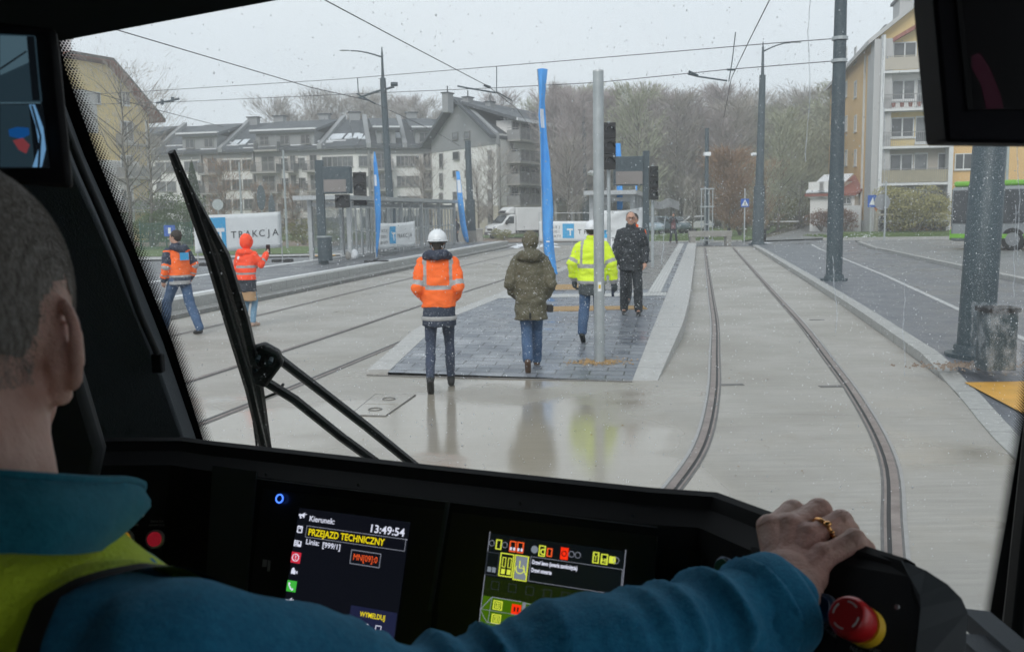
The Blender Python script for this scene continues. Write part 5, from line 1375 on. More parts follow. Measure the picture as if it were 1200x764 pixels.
# green mesh fence and low white wall on the left
fn = thing('mesh_fence','green mesh fence under the broad green bush at the left','fence',V((P(178,285,58).x,58,0)))
M['fgreen'] = pm('green fence mesh',(.02,.10,.07),.6,.15,6)
A = P(165,290,58); B = P(225,290,60); f8 = Fac(A,B); mb = MB()
k = int(f8.len/.09)
for i in range(k+1): a=f8.len*i/k; mb.ob(f8.O,f8.u,f8.n,a-.014,a+.014,-.01,.01,.1,1.75)
for z in (.2,.6,1.0,1.4,1.7): mb.ob(f8.O,f8.u,f8.n,0,f8.len,.011,.03,z-.012,z+.012)
mb.build('mesh_panel', M['fgreen'], fn)
for i in range(3): a=f8.len*i/2; MB().ob(f8.O,f8.u,f8.n,a-.03,a+.03,.031,.09,0,1.85).build('post', M['fgreen'], fn)
w_ = thing('low_wall','low brown planter wall in front of the beige plinth of the gabled block','wall',V((P(460,280,66).x,66,0)))
A=P(452,284,66); B=P(566,284,66); f9=Fac(A,B); MB().ob(f9.O,f9.u,f9.n,0,f9.len,-.3,0,0,.9).build('wall', M['stone'], w_); MB().ob(f9.O,f9.u,f9.n,-.05,f9.len+.05,-.35,.05,.9,.98).build('coping', M['kerb'], w_)
# timber balcony fence before right block
gf = thing('garden_fence','dark hedge-like fence with pale rail under the balconies of the yellow block','fence',V((P(1027,270,70).x,70,0)))
A=P(1027,275,69.5); B=P(1112,275,68.5); f10=Fac(A,B); mb=MB(); rr=random.Random(4)
for i in range(2600):
    a=rr.uniform(0,f10.len); z=rr.choice((rr.uniform(.1,1.3),rr.uniform(1.7,3.0))); q=f10.O+f10.u*a+f10.n*rr.uniform(-.4,0)+V((0,0,z)); e=V((rr.uniform(-1,1),rr.uniform(-1,1),rr.uniform(-1,1)))*.09; mb.add([q-e,q+e.orthogonal()*.7,q+e],[(0,1,2)])
mb.build('infill', M['dark'], gf)
MB().ob(f10.O,f10.u,f10.n,0,f10.len,-.5,.02,1.4,1.55).build('rail', M['wallbeige'], gf)
MB().ob(f10.O,f10.u,f10.n,-.1,.1,-.5,.05,0,3.1).build('post', M['wallbeige'], gf)

# ------------------------------------------------------------------ vehicles
M['vanwhite'] = pm('white van paint', (.62,.63,.63), .35, .05, 1.5, c2=(.70,.71,.71))
M['tyre'] = pm('tyre', (.02,.02,.02), .8, .2, 8); M['rim'] = pm('wheel rim', (.25,.26,.27), .4, .1, 5, metal=.6)
M['carglass'] = pm('car glass', (.04,.05,.055), .08, .2, 2); M['head'] = pm('headlamp glass', (.45,.47,.5), .15, .1, 4)
def wheel(root, c, r, w, ax):
    t = MB().tube([c-ax*w/2,c-ax*w*.35,c+ax*w*.35,c+ax*w/2],[r*.9,r,r,r*.9],20); wh_ = t.build('wheel', M['tyre'], root, smooth='auto')
    MB().tube([c-ax*w*.52,c+ax*w*.52],r*.58,14).build('rim', M['rim'], wh_, smooth='auto')
# refrigerated van: x forward along ex, seen front-left
vo = V((P(602,280,74).x,74.5,.03)); yaw = R(198)
van = thing('delivery_van','white refrigerated box van parked in front of the gabled block','van',vo)
ex = V((-.86,-.51,0)).normalized(); ey = V((-ex.y,ex.x,0)); ez = V((0,0,1))
# local: x forward, y to the van's left
def vp(x,y,z): return vo+ex*x+ey*y+ez*z
K = .82
def vloft(prof, hw, name, mat, par, bev=.03):
    mb = MB(); mb.prism([vp(x*K,-hw*K,z*K) for x,z in prof], ey*(2*hw*K)); return mb.build(name, mat, par, bevel=bev)
box = MB(); O_ = vp(0,0,0)
box.fr(O_,ex,ey,ez,-3.9*K,.25*K,-1.08*K,1.08*K,.75*K,2.95*K); box.build('cargo_box', M['vanwhite'], van, bevel=.04)
body = vloft([(.3,.45),(2.5,.40),(2.62,.6),(2.6,1.05),(2.35,1.32),(1.75,1.45),(1.05,2.2),(.8,2.3),(.3,2.3)],1.0,'cab',M['vanwhite'],van,.08)
vloft([(.3,2.32),(.9,2.32),(1.25,2.38),(1.2,2.6),(.75,2.98),(.3,3.0)],.85,'cooling_unit',M['vanwhite'],van,.1)
mb = MB(); mb.prism([vp(1.30*K,-.6*K,2.42*K),vp(1.30*K,.6*K,2.42*K),vp(1.10*K,.55*K,2.62*K),vp(1.10*K,-.55*K,2.62*K)],ex*.05+ez*.03); mb.build('grille', M['black'], van)
mb = MB(); mb.prism([vp(1.80*K,-.85*K,1.50*K),vp(1.80*K,.85*K,1.50*K),vp(1.16*K,.74*K,2.15*K),vp(1.16*K,-.74*K,2.15*K)],(ex*.9+ez).normalized()*.06); mb.build('windscreen', M['carglass'], van)
for s_ in (-1,1):
    mb = MB(); mb.prism([vp(.55*K,s_*1.0*K,1.45*K),vp(1.55*K,s_*1.0*K,1.45*K),vp(1.05*K,s_*1.0*K,2.1*K),vp(.55*K,s_*1.0*K,2.1*K)],ey*s_*.025); mb.build('side_window', M['carglass'], van)
    c = vp(1.45*K,s_*1.2*K,1.55*K); MB().ell(c,(.1,.1,.2),8,6).build('mirror', M['black'], van)
    c = vp(2.5*K,s_*.78*K,1.08*K); MB().ell(c,(.16,.16,.12),8,6).build('headlight', M['head'], van)
    for x in (1.75,-2.6): wheel(van, vp(x*K,s_*.88*K,.36*K), .36*K, .24*K, ey)
MB().fr(O_,ex,ey,ez,2.5*K,2.70*K,-.98*K,.98*K,.36*K,.66*K).build('bumper', pm('grey bumper',(.10,.10,.105),.6,.1,4), van, bevel=.03)
MB().fr(O_,ex,ey,ez,2.60*K,2.64*K,-.45*K,.45*K,.8*K,.98*K).build('radiator_grille', M['black'], van)
MB().fr(O_,ex,ey,ez,2.705*K,2.72*K,-.26*K,.26*K,.44*K,.55*K).build('number_plate', M['signwhite'], van)
MB().fr(O_,ex,ey,ez,-3.85*K,.3*K,-.95*K,.95*K,.55*K,.745*K).build('chassis', M['black'], van)
# parked cars in front of the wood
def car(label, c, yaw, colr, kx=1.0, hatch=True):
    root = thing('parked_car', label, 'car', c, group='cars parked before the wood'); mt_ = pm('car paint %s'%label[:18], colr, .3, .05, 2)
    fx = V((math.cos(yaw),math.sin(yaw),0)); fy = V((-fx.y,fx.x,0))
    def q(x,y,z): return c+fx*x*kx+fy*y+V((0,0,z))
    prof = [(-2.1,.35),(2.05,.32),(2.15,.6),(2.0,.85),(1.1,.98),(.4,1.42),(-1.2,1.46),(-1.9,1.05),(-2.15,.9)]
    MB().prism([q(x,-.82,z) for x,z in prof], fy*1.64).build('body', mt_, root, bevel=.12)
    gl = [(1.05,1.0),(.42,1.36),(-1.15,1.38),(-1.7,1.05)]
    MB().prism([q(x,-.835,z) for x,z in gl], fy*1.67).build('side_windows', M['carglass'], root)
    MB().prism([q(1.16,-.7,1.0),q(1.16,.7,1.0),q(.5,.62,1.40),q(.5,-.62,1.40)], fx*.04+V((0,0,.04))).build('windscreen', M['carglass'], root)
    for x in (-1.35,1.35):
        for y in (-.75,.75): wheel(root, q(x,y,.31), .31, .2, fy)
    for y in (-.6,.6): MB().ell(q(2.08,y,.68),(.1,.14,.09),8,6).build('headlight', M['head'], root)
for px,Y,yw,cc_,lb_ in ((744,80,R(-110),(.05,.06,.08),'dark parked car at the left end of the row before the wood'),(757,80,R(-75),(.30,.38,.44),'pale blue parked car beside the plastic curtain'),(768,84,R(-95),(.25,.3,.33),'grey parked car second from the right, before the wood'),(785,82,R(-60),(.10,.14,.16),'dark teal parked car behind the woman photographing'),(806,82,R(-150),(.6,.61,.62),'white parked car at the right end of the row before the wood')):
    d = ray(px,250); car(lb_, V((d.x/d.y*Y,Y,.07)), yw, cc_)
# bus on the far pavement, right edge
M['busgreen'] = pm('lime green bus paint',(.17,.42,.04),.35,.08,2); M['busgrey'] = pm('grey bus paint',(.20,.22,.23),.35,.1,2,c2=(.27,.29,.30)); M['busdark'] = pm('bus glass',(.03,.035,.04),.12,.3,1.3,c2=(.075,.08,.085))
bo = V((P(1112,300,38.5).x,38.5,.27)); bus = thing('city_bus','lime green and grey city bus parked behind the nearest pole','bus',bo)
bx_ = V((.63,-.40,0)).normalized(); bx_ = V((12.5,-13,0)).normalized(); by_ = V((bx_.y,-bx_.x,0)); by_ = by_ if by_.dot(-bo)>0 else -by_
def bf(a0,a1,d0,d1,z0,z1,nm,mt_,par=None,bev=0): return MB().fr(bo,bx_,by_,V((0,0,1)),a0,a1,d0,d1,z0,z1).build(nm,M[mt_],par or bus,bevel=bev)
bf(0,11.5,-2.5,0,.32,2.5,'body','busgrey',None,.12)
bf(.05,11.4,-2.45,-.05,2.5,2.72,'roof','busgreen',None,.08)
bf(.1,11.4,.003,.04,1.05,2.35,'window_band','busdark'); bf(-.05,-.003,-2.3,-.2,.9,2.4,'rear_window','busdark')
bf(.0,11.4,.004,.03,.45,.62,'green_stripe','busgreen'); bf(4.6,5.4,.041,.08,.35,2.5,'grey_pillar','galvlight'); bf(8.2,9.2,.042,.07,.35,2.3,'door','busdark')
for a_ in (2.4,8.0): wheel(bus, bo+bx_*a_+by_*-.12+V((0,0,.42)), .46, .3, by_)
bf(-.06,.0,-2.4,-.1,.36,.8,'bumper','busgreen',None,.03)
# falling wet snow between the tram and the wood
mb = MB(); r = random.Random(77)
for _ in range(15000):
    Y = 2.6+ (r.random()**.9)*24; x = r.uniform(-.62,.62)*Y; z = r.uniform(.1,2+.3*Y) if r.random() < .12 else r.uniform(.1,2.0+.03*Y); s_ = r.uniform(.0015,.0034)*(.7+Y*.045); c = V((x,Y,z))
    mb.add([c+V((-s_,0,0)),c+V((0,-s_,0)),c+V((s_,0,0)),c+V((0,s_,0)),c+V((0,0,s_*1.4)),c-V((0,0,s_*1.4))],[(0,1,4),(1,2,4),(2,3,4),(3,0,4),(1,0,5),(2,1,5),(3,2,5),(0,3,5)])
o = mb.build('falling_snow', pm('snow flakes',(.8,.82,.85),.8,.03,5)); tag(o,'fine wet snow falling through the air over the tracks',None,kind='stuff')
# ------------------------------------------------------------------ people
def cloth(name, c, c2=None, wet=.75, var=.15): return pm(name, c, wet, var, 5, bump=.35, bscale=60, c2=c2)
M['skin'] = pm('skin', (.42,.24,.17), .5, .08, 8, c2=(.50,.29,.21)); M['hair_dark'] = pm('dark hair', (.035,.025,.018), .6, .3, 30, bump=.8, bscale=60)
M['hair_grey'] = pm('grey brown hair', (.10,.085,.07), .7, .3, 40, bump=.8, bscale=80, c2=(.17,.15,.13))
M['hvorange'] = cloth('fluorescent orange cloth', (.95,.13,.015), (1.0,.18,.03)); M['hvred'] = cloth('fluorescent red-orange cloth', (.95,.07,.02), (1.0,.10,.035)); M['hvyellow'] = cloth('fluorescent yellow cloth', (.62,.80,.02), (.72,.92,.05))
M['reflect'] = pm('reflective tape', (.30,.30,.30), .45, .1, 20, c2=(.38,.38,.38)); M['navy'] = cloth('navy cloth', (.02,.028,.05), (.035,.045,.075)); M['navyd'] = cloth('dark wet cloth', (.016,.02,.03), (.03,.037,.05))
M['olive'] = cloth('olive parka cloth', (.075,.068,.04), (.12,.108,.068)); M['blackc'] = cloth('black quilted coat', (.012,.015,.02), (.028,.033,.04)); M['greyc'] = cloth('dark grey jacket', (.045,.055,.062), (.07,.08,.085))
M['jeans'] = cloth('blue jeans', (.03,.065,.14), (.055,.11,.21)); M['jeansd'] = cloth('dark jeans', (.02,.028,.05), (.04,.055,.10)); M['jeansl'] = cloth('light jeans', (.14,.26,.38), (.2,.34,.46))
M['boot'] = pm('black boots', (.014,.014,.015), .45, .2, 20); M['bootb'] = pm('brown boots', (.09,.05,.03), .55, .2, 20); M['shoebeige'] = pm('beige boots', (.42,.30,.24), .6, .1, 10); M['sole'] = pm('pale sole', (.5,.5,.48), .6, .1, 10)
M['tan'] = cloth('tan coat cloth', (.36,.22,.11), (.42,.27,.15)); M['helmet'] = pm('white helmet shell', (.72,.74,.76), .3, .04, 4); M['plaid'] = cloth('pinkish plaid', (.22,.10,.10), (.10,.06,.08)); M['glove'] = cloth('dark glove', (.03,.04,.045), (.05,.06,.065))
for k_ in ('olive','blackc','navy','navyd','jeansd','greyc','jeans'): snowy(M[k_], 60, .60, .66, .45)
M['phone'] = pm('phone body', (.02,.02,.022), .3, .1, 5); M['glasses'] = pm('glasses frame', (.02,.02,.02), .3, .1, 5); M['lips'] = pm('lips', (.30,.12,.10), .5, .1, 20)

def ering(c, rx, ry, n=20, yaw=0, tilt=0):
    c = V(c); out = []
    for k in range(n):
        a = 2*math.pi*k/n; x = rx*math.cos(a); y = ry*math.sin(a)
        out.append(c+V((x*math.cos(yaw)-y*math.sin(yaw), x*math.sin(yaw)+y*math.cos(yaw), tilt*y)))
    return out
def hand(mb, w, d, side, pn, curl=.5, s=1.0):
    """hand from wrist w pointing d, palm normal pn; five unequal fingers, thumb from the side"""
    d = d.normalized(); pn = (pn-d*pn.dot(d)).normalized(); x = d.cross(pn).normalized()
    mb.limb([w, w+d*.035*s, w+d*.085*s], [.024*s,.030*s,.032*s], 10)
    mb.ell(w+d*.055*s, (.038*s,.038*s,.038*s), 10, 8)
    for k, (off, ln) in enumerate(((-.028,.070),(-.010,.082),(.010,.076),(.028,.058))):
        b = w+d*.085*s+x*off*s; c1 = b+(d*math.cos(curl*.5)+pn*math.sin(curl*.5))*ln*.5*s; c2 = c1+(d*math.cos(curl*1.3)+pn*math.sin(curl*1.3))*ln*.3*s; c3 = c2+(d*math.cos(curl*2)+pn*math.sin(curl*2))*ln*.25*s
        mb.limb([w+d*.05*s+x*off*.8*s, b, c1, c2, c3], [.011*s,.0105*s,.0095*s,.0088*s,.0075*s], 8)
    sx = -1 if side > 0 else 1
    b = w+d*.03*s+x*sx*.026*s; mb.limb([b, b+(d*.6+x*sx*.8).normalized()*.035*s, b+(d*.6+x*sx*.8).normalized()*.035*s+(d*.95+x*sx*.2+pn*.3).normalized()*.035*s], [.014*s,.012*s,.009*s], 8)

def matfaces(o, mats, fn):
    me = o.data; me.materials.clear()
    for m_ in mats: me.materials.append(m_)
    for p in me.polygons: p.material_index = fn(V(p.center))

def person(label, loc, rz, hgt=1.75, lean=.03, feet=None, knees=None, footp=(0,0), arms=None, head_yaw=0, head_pitch=0,
           shoes='boot', trousers='jeansd', leg_r=(.095,.062,.05), hands=(1,1), turn=0, wr=.012):
    """feet: ankle positions (x,y,z) left,right in local frame. returns dict for dressing"""
    s = hgt/1.78; root = thing('person', label, 'person', loc, rz)
    D = dict(root=root, s=s)
    A = feet or [(-.10,-.05,.09),(.10,.12,.09)]
    A = [V(a) for a in A]; Hp = V((0,0,.94)); hips = [V((-.09,0,.92)), V((.09,0,.92))]
    K = []
    for i in (0,1):
        if knees and knees[i]: K.append(V(knees[i]))
        else:
            m_ = (hips[i]+A[i])/2; l = (hips[i]-A[i]).length; b_ = math.sqrt(max(0,.43**2-(l/2)**2)); K.append(m_+V((0,b_,0)))
    ch = V((0,lean*.5,1.28)); nk = V((0,lean,1.50)); hd = V((0,lean+.03,1.655))
    sh = [V((-.168,lean*.9,1.425)), V((.168,lean*.9,1.425))]
    arms = arms or [((-.24,-.03,1.15),(-.22,.06,.90)), ((.24,-.03,1.15),(.22,.06,.90))]
    EL = [V((a[0][0]*.86,a[0][1],a[0][2])) for a in arms]; WR = [V((a[1][0]*.88,a[1][1],a[1][2])) for a in arms]
    D.update(A=A,K=K,hips=hips,ch=ch,nk=nk,hd=hd,sh=sh,EL=EL,WR=WR,turn=turn)
    # body
    mb = MB()
    for i in (0,1):
        mb.limb([hips[i],K[i],A[i]], [.082,.052,.038], 10)
        mb.limb([sh[i],EL[i],WR[i]], [.048,.038,.026], 10)
        if hands[i]:
            dr = (WR[i]-EL[i]).normalized(); hand(mb, WR[i], dr, 1 if i==1 else -1, V((1 if i==0 else -1,.2,.15)) if hands[i]==1 else V(hands[i]))
        f = footp[i]; fd = V((0,math.cos(f),-math.sin(f)))
        mb.limb([A[i],A[i]+fd*.13+V((0,0,-.055*math.cos(f)))], [.036,.03], 8)
    mb.rings([ering((0,lean*.0,.86),.15,.10),ering((0,0,.95),.165,.11),ering((0,lean*.3,1.08),.145,.10),ering((0,lean*.5,1.25),.165,.115),ering((0,lean*.8,1.40),.17,.11),ering((0,lean,1.46),.10,.08)])
    for p in (sh[0],sh[1]): mb.ell(p,(.055,.055,.05),10,8)
    mb.limb([nk-V((0,0,.06)), hd-V((0,.015,.05))], [.06,.056], 12)
    hm_ = Matrix.Rotation(head_yaw,3,'Z') @ Matrix.Rotation(head_pitch,3,'X')
    D['hm'] = hm_
    def hp(x,y,z): return hd+hm_ @ V((x,y,z))
    D['hp'] = hp
    mb.ell(hp(0,-.012,.025),(.077,.095,.095),18,12,rot=hm_); mb.ell(hp(0,.025,-.045),(.060,.068,.072),16,10,rot=hm_); mb.ell(hp(0,.045,-.082),(.034,.038,.025),12,8,rot=hm_)
    mb.limb([hp(0,.085,.018),hp(0,.108,-.022)],[.010,.015],8); mb.ell(hp(0,.083,.035),(.05,.018,.012),12,6,rot=hm_)
    for sx in (-1,1): mb.ell(hp(sx*.078,-.005,-.005),(.010,.020,.032),8,8,rot=hm_); mb.ell(hp(sx*.035,.072,-.01),(.022,.02,.018),10,6,rot=hm_)
    for v in mb.v: v *= s
    o = fuse(mb,'body',M['skin'],root,.009,3)
    mb = MB()
    for sx in (-1,1): mb.ell(hp(sx*.030,.090,.014)*s,(.011*s,.006*s,.006*s),8,6)
    mb.build('eyes', M['glasses'], root, local=True)
    mb = MB().ell(hp(0,.094,-.052)*s,(.022*s,.008*s,.006*s),10,6); mb.build('mouth', M['lips'], root, local=True)
    # trousers
    mb = MB()
    for i in (0,1): mb.limb([hips[i]+V((0,0,.02)), hips[i].lerp(K[i],.5)+V((0,.0,0)), K[i], K[i].lerp(A[i],.4)+V((0,-.015,0)), A[i]+V((0,0,.015))], [leg_r[0],leg_r[0]*.85,leg_r[1],leg_r[1]*.98,leg_r[2]], 14)
    mb.rings([ering((0,0,.84),.16,.11),ering((0,0,.95),.172,.12),ering((0,0,1.04),.155,.11)])
    for v in mb.v: v *= s
    fuse(mb,'trousers',M[trousers],root,.012,3,wrinkle=lambda c: .006*noise.noise(V((c.x*9,c.y*9,c.z*16)))+.003*noise.noise(c*40))
    # shoes
    for i in (0,1):
        f = footp[i]; fd = V((0,math.cos(f),-math.sin(f))); up_ = V((0,math.sin(f),math.cos(f)))
        mb = MB(); a = A[i]-up_*.0
        mb.limb([a+up_*.06, a+up_*-.0, a-up_*.045-fd*.015], [.048,.047,.042], 12)
        mb.limb([a-up_*.05-fd*.02, a-up_*.045+fd*.06, a-up_*.055+fd*.14, a-up_*.06+fd*.185], [.040,.042,.040,.028], 12)
        for v in mb.v:
            q = (v-a).dot(up_)
            if q < -.088: v -= up_*(q+.088)
            v *= s
        fuse(mb,'shoe',M[shoes],root,.009,3)
    return D
def jacket(D, name, mats, fn, hem=.80, w=(.205,.20,.215), dep=(.15,.15,.15), sl=(.075,.068,.055), cuff=.93, puff=0, collar=.06, voxel=.012, wr=.010, hem_bot=None, lean_hem=0, shoulder=.2):
    w = tuple(x*.88 for x in w); sl = tuple(x*.88 for x in sl); s = D['s']; mb = MB(); ln = D['nk'].y; zs = [hem, hem+.10, 1.0, 1.15, 1.28, 1.38, 1.44, 1.475]
    wx_ = [w[2]*1.0, w[2]*.98, w[1]*.98, w[1], w[0]*.97, w[0]*.96, w[0]*.8, w[0]*.5]
    dy = [dep[2],dep[2]*.98,dep[1]*.95,dep[1],dep[0],dep[0]*.93,dep[0]*.78,dep[0]*.6]
    zs2 = []; R_ = []
    for z, a, b_ in zip(zs, wx_, dy):
        if zs2 and z <= zs2[-1]: continue
        zs2.append(z); R_.append(ering((0, ln*max(0,(z-.95)/.55)+(lean_hem if z<.95 else 0), z), a, b_, 24))
    mb.rings(R_)
    for i in (0,1):
        c = D['EL'][i].lerp(D['WR'][i], cuff); sgn = -1 if i==0 else 1
        mb.limb([D['sh'][i]+V((-sgn*.05,0,.005)), D['sh'][i]+V((sgn*.005,0,-.012)), D['sh'][i].lerp(D['EL'][i],.5)+V((sgn*.008,0,0)), D['EL'][i], D['EL'][i].lerp(c,.5), c], [sl[0]*.95,sl[0],sl[0]*.97,sl[1]*1.02,sl[1]*.95,sl[2]], 14)
    if collar: mb.rings([ering((0,ln-.005,1.44),.10,.095,18),ering((0,ln+.005,1.50),.085,.085,18),ering((0,ln+.012,1.50+collar),.08,.085,18)])
    for v in mb.v: v *= s
    sd_ = hash(name)%7
    def wrf(c):
        n1 = noise.noise(V((c.x*7+sd_,c.y*7,c.z*13))); n2 = noise.noise(V((c.x*18,c.y*18+sd_,c.z*30)))
        return wr*(n1*1.1+.45*n2+.5*(abs(noise.noise(V((c.x*5,c.y*5,c.z*9+sd_))))-.3))
    o = fuse(mb,name,M[mats[0]],D['root'],voxel,2,wrinkle=wrf)
    if fn: matfaces(o,[M[m_] for m_ in mats],lambda c: fn(c/s,D))
    return o
def armt(c, D):
    """(side, t 0..2, distance) of the nearest arm"""
    best = None
    for i in (0,1):
        for k,(a,b_) in enumerate(((D['sh'][i],D['EL'][i]),(D['EL'][i],D['WR'][i]))):
            ab = b_-a; t = max(0,min(1,(c-a).dot(ab)/ab.length_squared)); d = (a+ab*t-c).length
            if best is None or d < best[2]: best = (i, k+t, d)
    return best
def onarm(c, D, tw=.175):
    tw *= .88
    i,t,d = armt(c,D)
    return (d < .085 and (abs(c.x) > tw or t > .9) and t > .12), i, t
def blobpart(D, name, mat, shapes, voxel=.012, sm=3, wr=None, parent=None):
    s = D['s']; mb = MB()
    for sh_ in shapes:
        if sh_[0] == 'r': mb.rings([ering((0,sh_[2] if len(sh_)>2 else 0,z),a_,b_,28) for z,a_,b_ in sh_[1]])
        elif sh_[0] == 'e': mb.ell(V(sh_[1]), sh_[2], 18, 12, rot=sh_[3] if len(sh_)>3 else None)
        else: mb.limb([V(p) for p in sh_[1]], sh_[2], 12)
    for v in mb.v: v *= s
    return fuse(mb, name, M[mat], parent or D['root'], voxel, sm, wrinkle=wr)
fuzz = lambda a,f: (lambda c: a*noise.noise(c*f)+.5*a*noise.noise(c*f*2.3))
def haircap(D, mat='hair_dark', long=0, scale=1.06):
    hp = D['hp']; sh_ = [('e',hp(0,-.024,.036),(.082*scale,.092*scale,.090*scale),D['hm']),('e',hp(0,-.05,-.02),(.068,.05,.06),D['hm'])]
    if long: sh_.append(('l',[hp(0,-.07,-.02),hp(0,-.075,-.12)],[.05,.04]))
    return blobpart(D,'hair',mat,sh_,.008,2,fuzz(.006,50))
def helmet(D):
    hp = D['hp']; s = D['s']; mb = MB(); hm_ = D['hm']
    rings = []
    for i in range(9):
        th = i/8*math.pi/2; z = .035+.105*math.sin(th); q = max(.02,math.cos(th))
        rings.append([hp(.105*q*math.cos(a),-.008+.128*q*math.sin(a),z) for a in [2*math.pi*k/24 for k in range(24)]])
    rings.insert(0,[hp(.100*math.cos(a),-.008+.122*math.sin(a),.0) for a in [2*math.pi*k/24 for k in range(24)]])
    mb.rings(rings); 
    pk = [hp(.085*math.sin(a),.10+.065*math.cos(a),.035-.012*math.cos(a)) for a in [R(-80+20*k) for k in range(9)]]
    mb.prism(pk,(0,0,.008)); mb.tube([hp(.112*math.cos(a),-.008+.134*math.sin(a),.012) for a in [2*math.pi*k/24 for k in range(25)]],.007,6)
    for v in mb.v: v *= s
    o = mb.build('helmet',M['helmet'],D['root'],smooth='auto',local=True)
    mb = MB()
    for k in (-1,0,1): mb.tube([hp(.03*k,-.01+.105*math.cos(t),.035+.108*math.sin(t)) for t in [R(100+10*j) for j in range(7)]],.006,5)
    mb.ell(hp(0,-.128,.03),(.045,.012,.016),10,6)
    for v in mb.v: v *= s
    mb.build('shell_ribs',M['helmet'],o,local=True)
    mb = MB()
    mb.tube([hp(.101*math.cos(a),-.008+.122*math.sin(a),-.004) for a in [R(180+10*j) for j in range(19)]],.008,5); mb.tube([hp(-.03,-.13,.01),hp(-.03,-.132,.025)],.004,5); mb.tube([hp(.03,-.13,.01),hp(.03,-.132,.025)],.004,5)
    for sx in (-1,1): mb.tube([hp(sx*.09,-.03,.0),hp(sx*.075,.01,-.07),hp(sx*.03,.05,-.105)],.004,5)
    for v in mb.v: v *= s
    mb.build('harness',M['black'],o,local=True)
    return o
# -- 1 woman/man in orange jacket with white helmet, walking away
g = G(516,455); D = person('person in orange hi-vis jacket and white helmet walking away on the wet slab', V((-.83,10.66,0)), R(2), 1.82, feet=[(-.10,-.30,.17),(.11,.20,.09)], knees=[(-.105,.02,.53),(.10,.15,.52)], footp=(.95,0.0), shoes='boot', trousers='jeansd', leg_r=(.086,.058,.046),
    arms=[((-.262,-.07,1.16),(-.20,.12,1.02)),((.262,-.07,1.16),(.20,.12,1.02))], hands=(1,1), lean=.02)
def f1_(c,D):
    a,i,t = onarm(c,D,.185)
    if a:
        if .75 < t < .95 and True: return 1
        return 0
    if 1.135 < c.z < 1.185: return 1
    if .125 < abs(c.x) < .165 and c.z > 1.16 : return 1
    return 0
jacket(D,'hi_vis_jacket',['hvorange','reflect'],f1_,hem=.93,w=(.235,.225,.215),sl=(.085,.08,.062),cuff=.9,wr=.014)
blobpart(D,'coat_hem','navy',[('r',[(.72,.188,.145),(.76,.192,.148),(.86,.185,.142),(.95,.175,.13)])],.012,2,fuzz(.01,9))
o = bpy.data.objects[-1] if False else None
mb = MB(); s = D['s']; mb.rings([[p*s for p in ering((0,.0,z),r_,r_*.76,28)] for z,r_ in ((.79,.196),(.795,.201),(.83,.199),(.835,.193))],cap=False); mb.build('reflective_band',M['reflect'],D['root'],smooth=True,local=True)
blobpart(D,'hood','navy',[('l',[(-.13,-.03,1.50),(-.08,-.10,1.52),(0,-.12,1.51),(.08,-.10,1.52),(.13,-.03,1.50)],[.045,.055,.06,.055,.045]),('e',(0,-.03,1.51),(.13,.10,.05))],.012,2,fuzz(.012,16))
haircap(D,'hair_dark',long=1,scale=.98); helmet(D)
# -- 2 olive parka
D = person('person in long olive parka with hood up and dark jeans walking onto the paving', V((.24,11.78,.03)), R(-4), 1.72, feet=[(-.03,-.32,.17),(.06,.22,.09)], knees=[(-.06,.02,.53),(.07,.17,.52)], footp=(.95,.0), shoes='bootb', trousers='jeans', leg_r=(.098,.075,.068),
    arms=[((-.31,-.05,1.13),(-.22,.14,.95)),((.31,-.05,1.13),(.22,.14,.95))], hands=(1,1), lean=.05)
jacket(D,'parka',['olive'],None,hem=.66,w=(.25,.25,.245),dep=(.17,.17,.17),sl=(.098,.092,.075),cuff=.95,wr=.017,lean_hem=0)
blobpart(D,'hood','olive',[('e',D['hp'](0,-.02,.02),(.108,.125,.135)),('l',[(-.14,.0,1.47),(-.08,-.10,1.50),(0,-.12,1.49),(.08,-.10,1.50),(.14,.0,1.47)],[.06,.07,.075,.07,.06]),('e',(0,-.0,1.52),(.12,.11,.07))],.012,2,fuzz(.014,14))
mb = MB(); c = V((.255,.02,.78)); mb.bx(c.x-.05,c.x+.03,c.y-.06,c.y+.06,c.z-.05,c.z+.04); mb.build('camera_bag',M['black'],D['root'],local=True,bevel=.01)
mb = MB(); mb.tube([V((0,-.165,.66)),V((0.0,-.168,.74))],.012,6); mb.build('vent_slit',M['black'],D['root'],local=True)
# -- 3 yellow hi-vis with helmet, behind the steel post
D = person('person in yellow hi-vis jacket and white helmet walking away behind the steel post', V((1.16,13.5,.13)), R(-14), 1.74, feet=[(-.11,-.22,.16),(.09,.10,.09)], knees=[(-.11,-.02,.54),(.09,.08,.52)], footp=(.6,.05), shoes='boot', trousers='jeans', leg_r=(.10,.08,.068),
    arms=[((-.33,-.04,1.17),(-.31,.04,.92)),((.34,-.02,1.15),(.37,.04,.88))], hands=(0,0), lean=.06, head_yaw=-.15)
def f3_(c,D):
    a,i,t = onarm(c,D,.195)
    if a: return 1 if (.78 < t < .96 or 1.80 < t < 2.1) else 0
    if 1.10 < c.z < 1.155 or .86 < c.z < .92: return 1
    if .12 < abs(c.x) < .16 and c.z > 1.14: return 1
    return 0
jacket(D,'hi_vis_jacket',['hvyellow','reflect'],f3_,hem=.86,w=(.25,.25,.25),dep=(.17,.17,.17),sl=(.095,.09,.072),cuff=.9,wr=.016,collar=.07)
blobpart(D,'coat_hem','greyc',[('r',[(.70,.195,.15),(.74,.20,.155),(.85,.20,.155),(.92,.19,.14)])],.012,2,fuzz(.01,9))
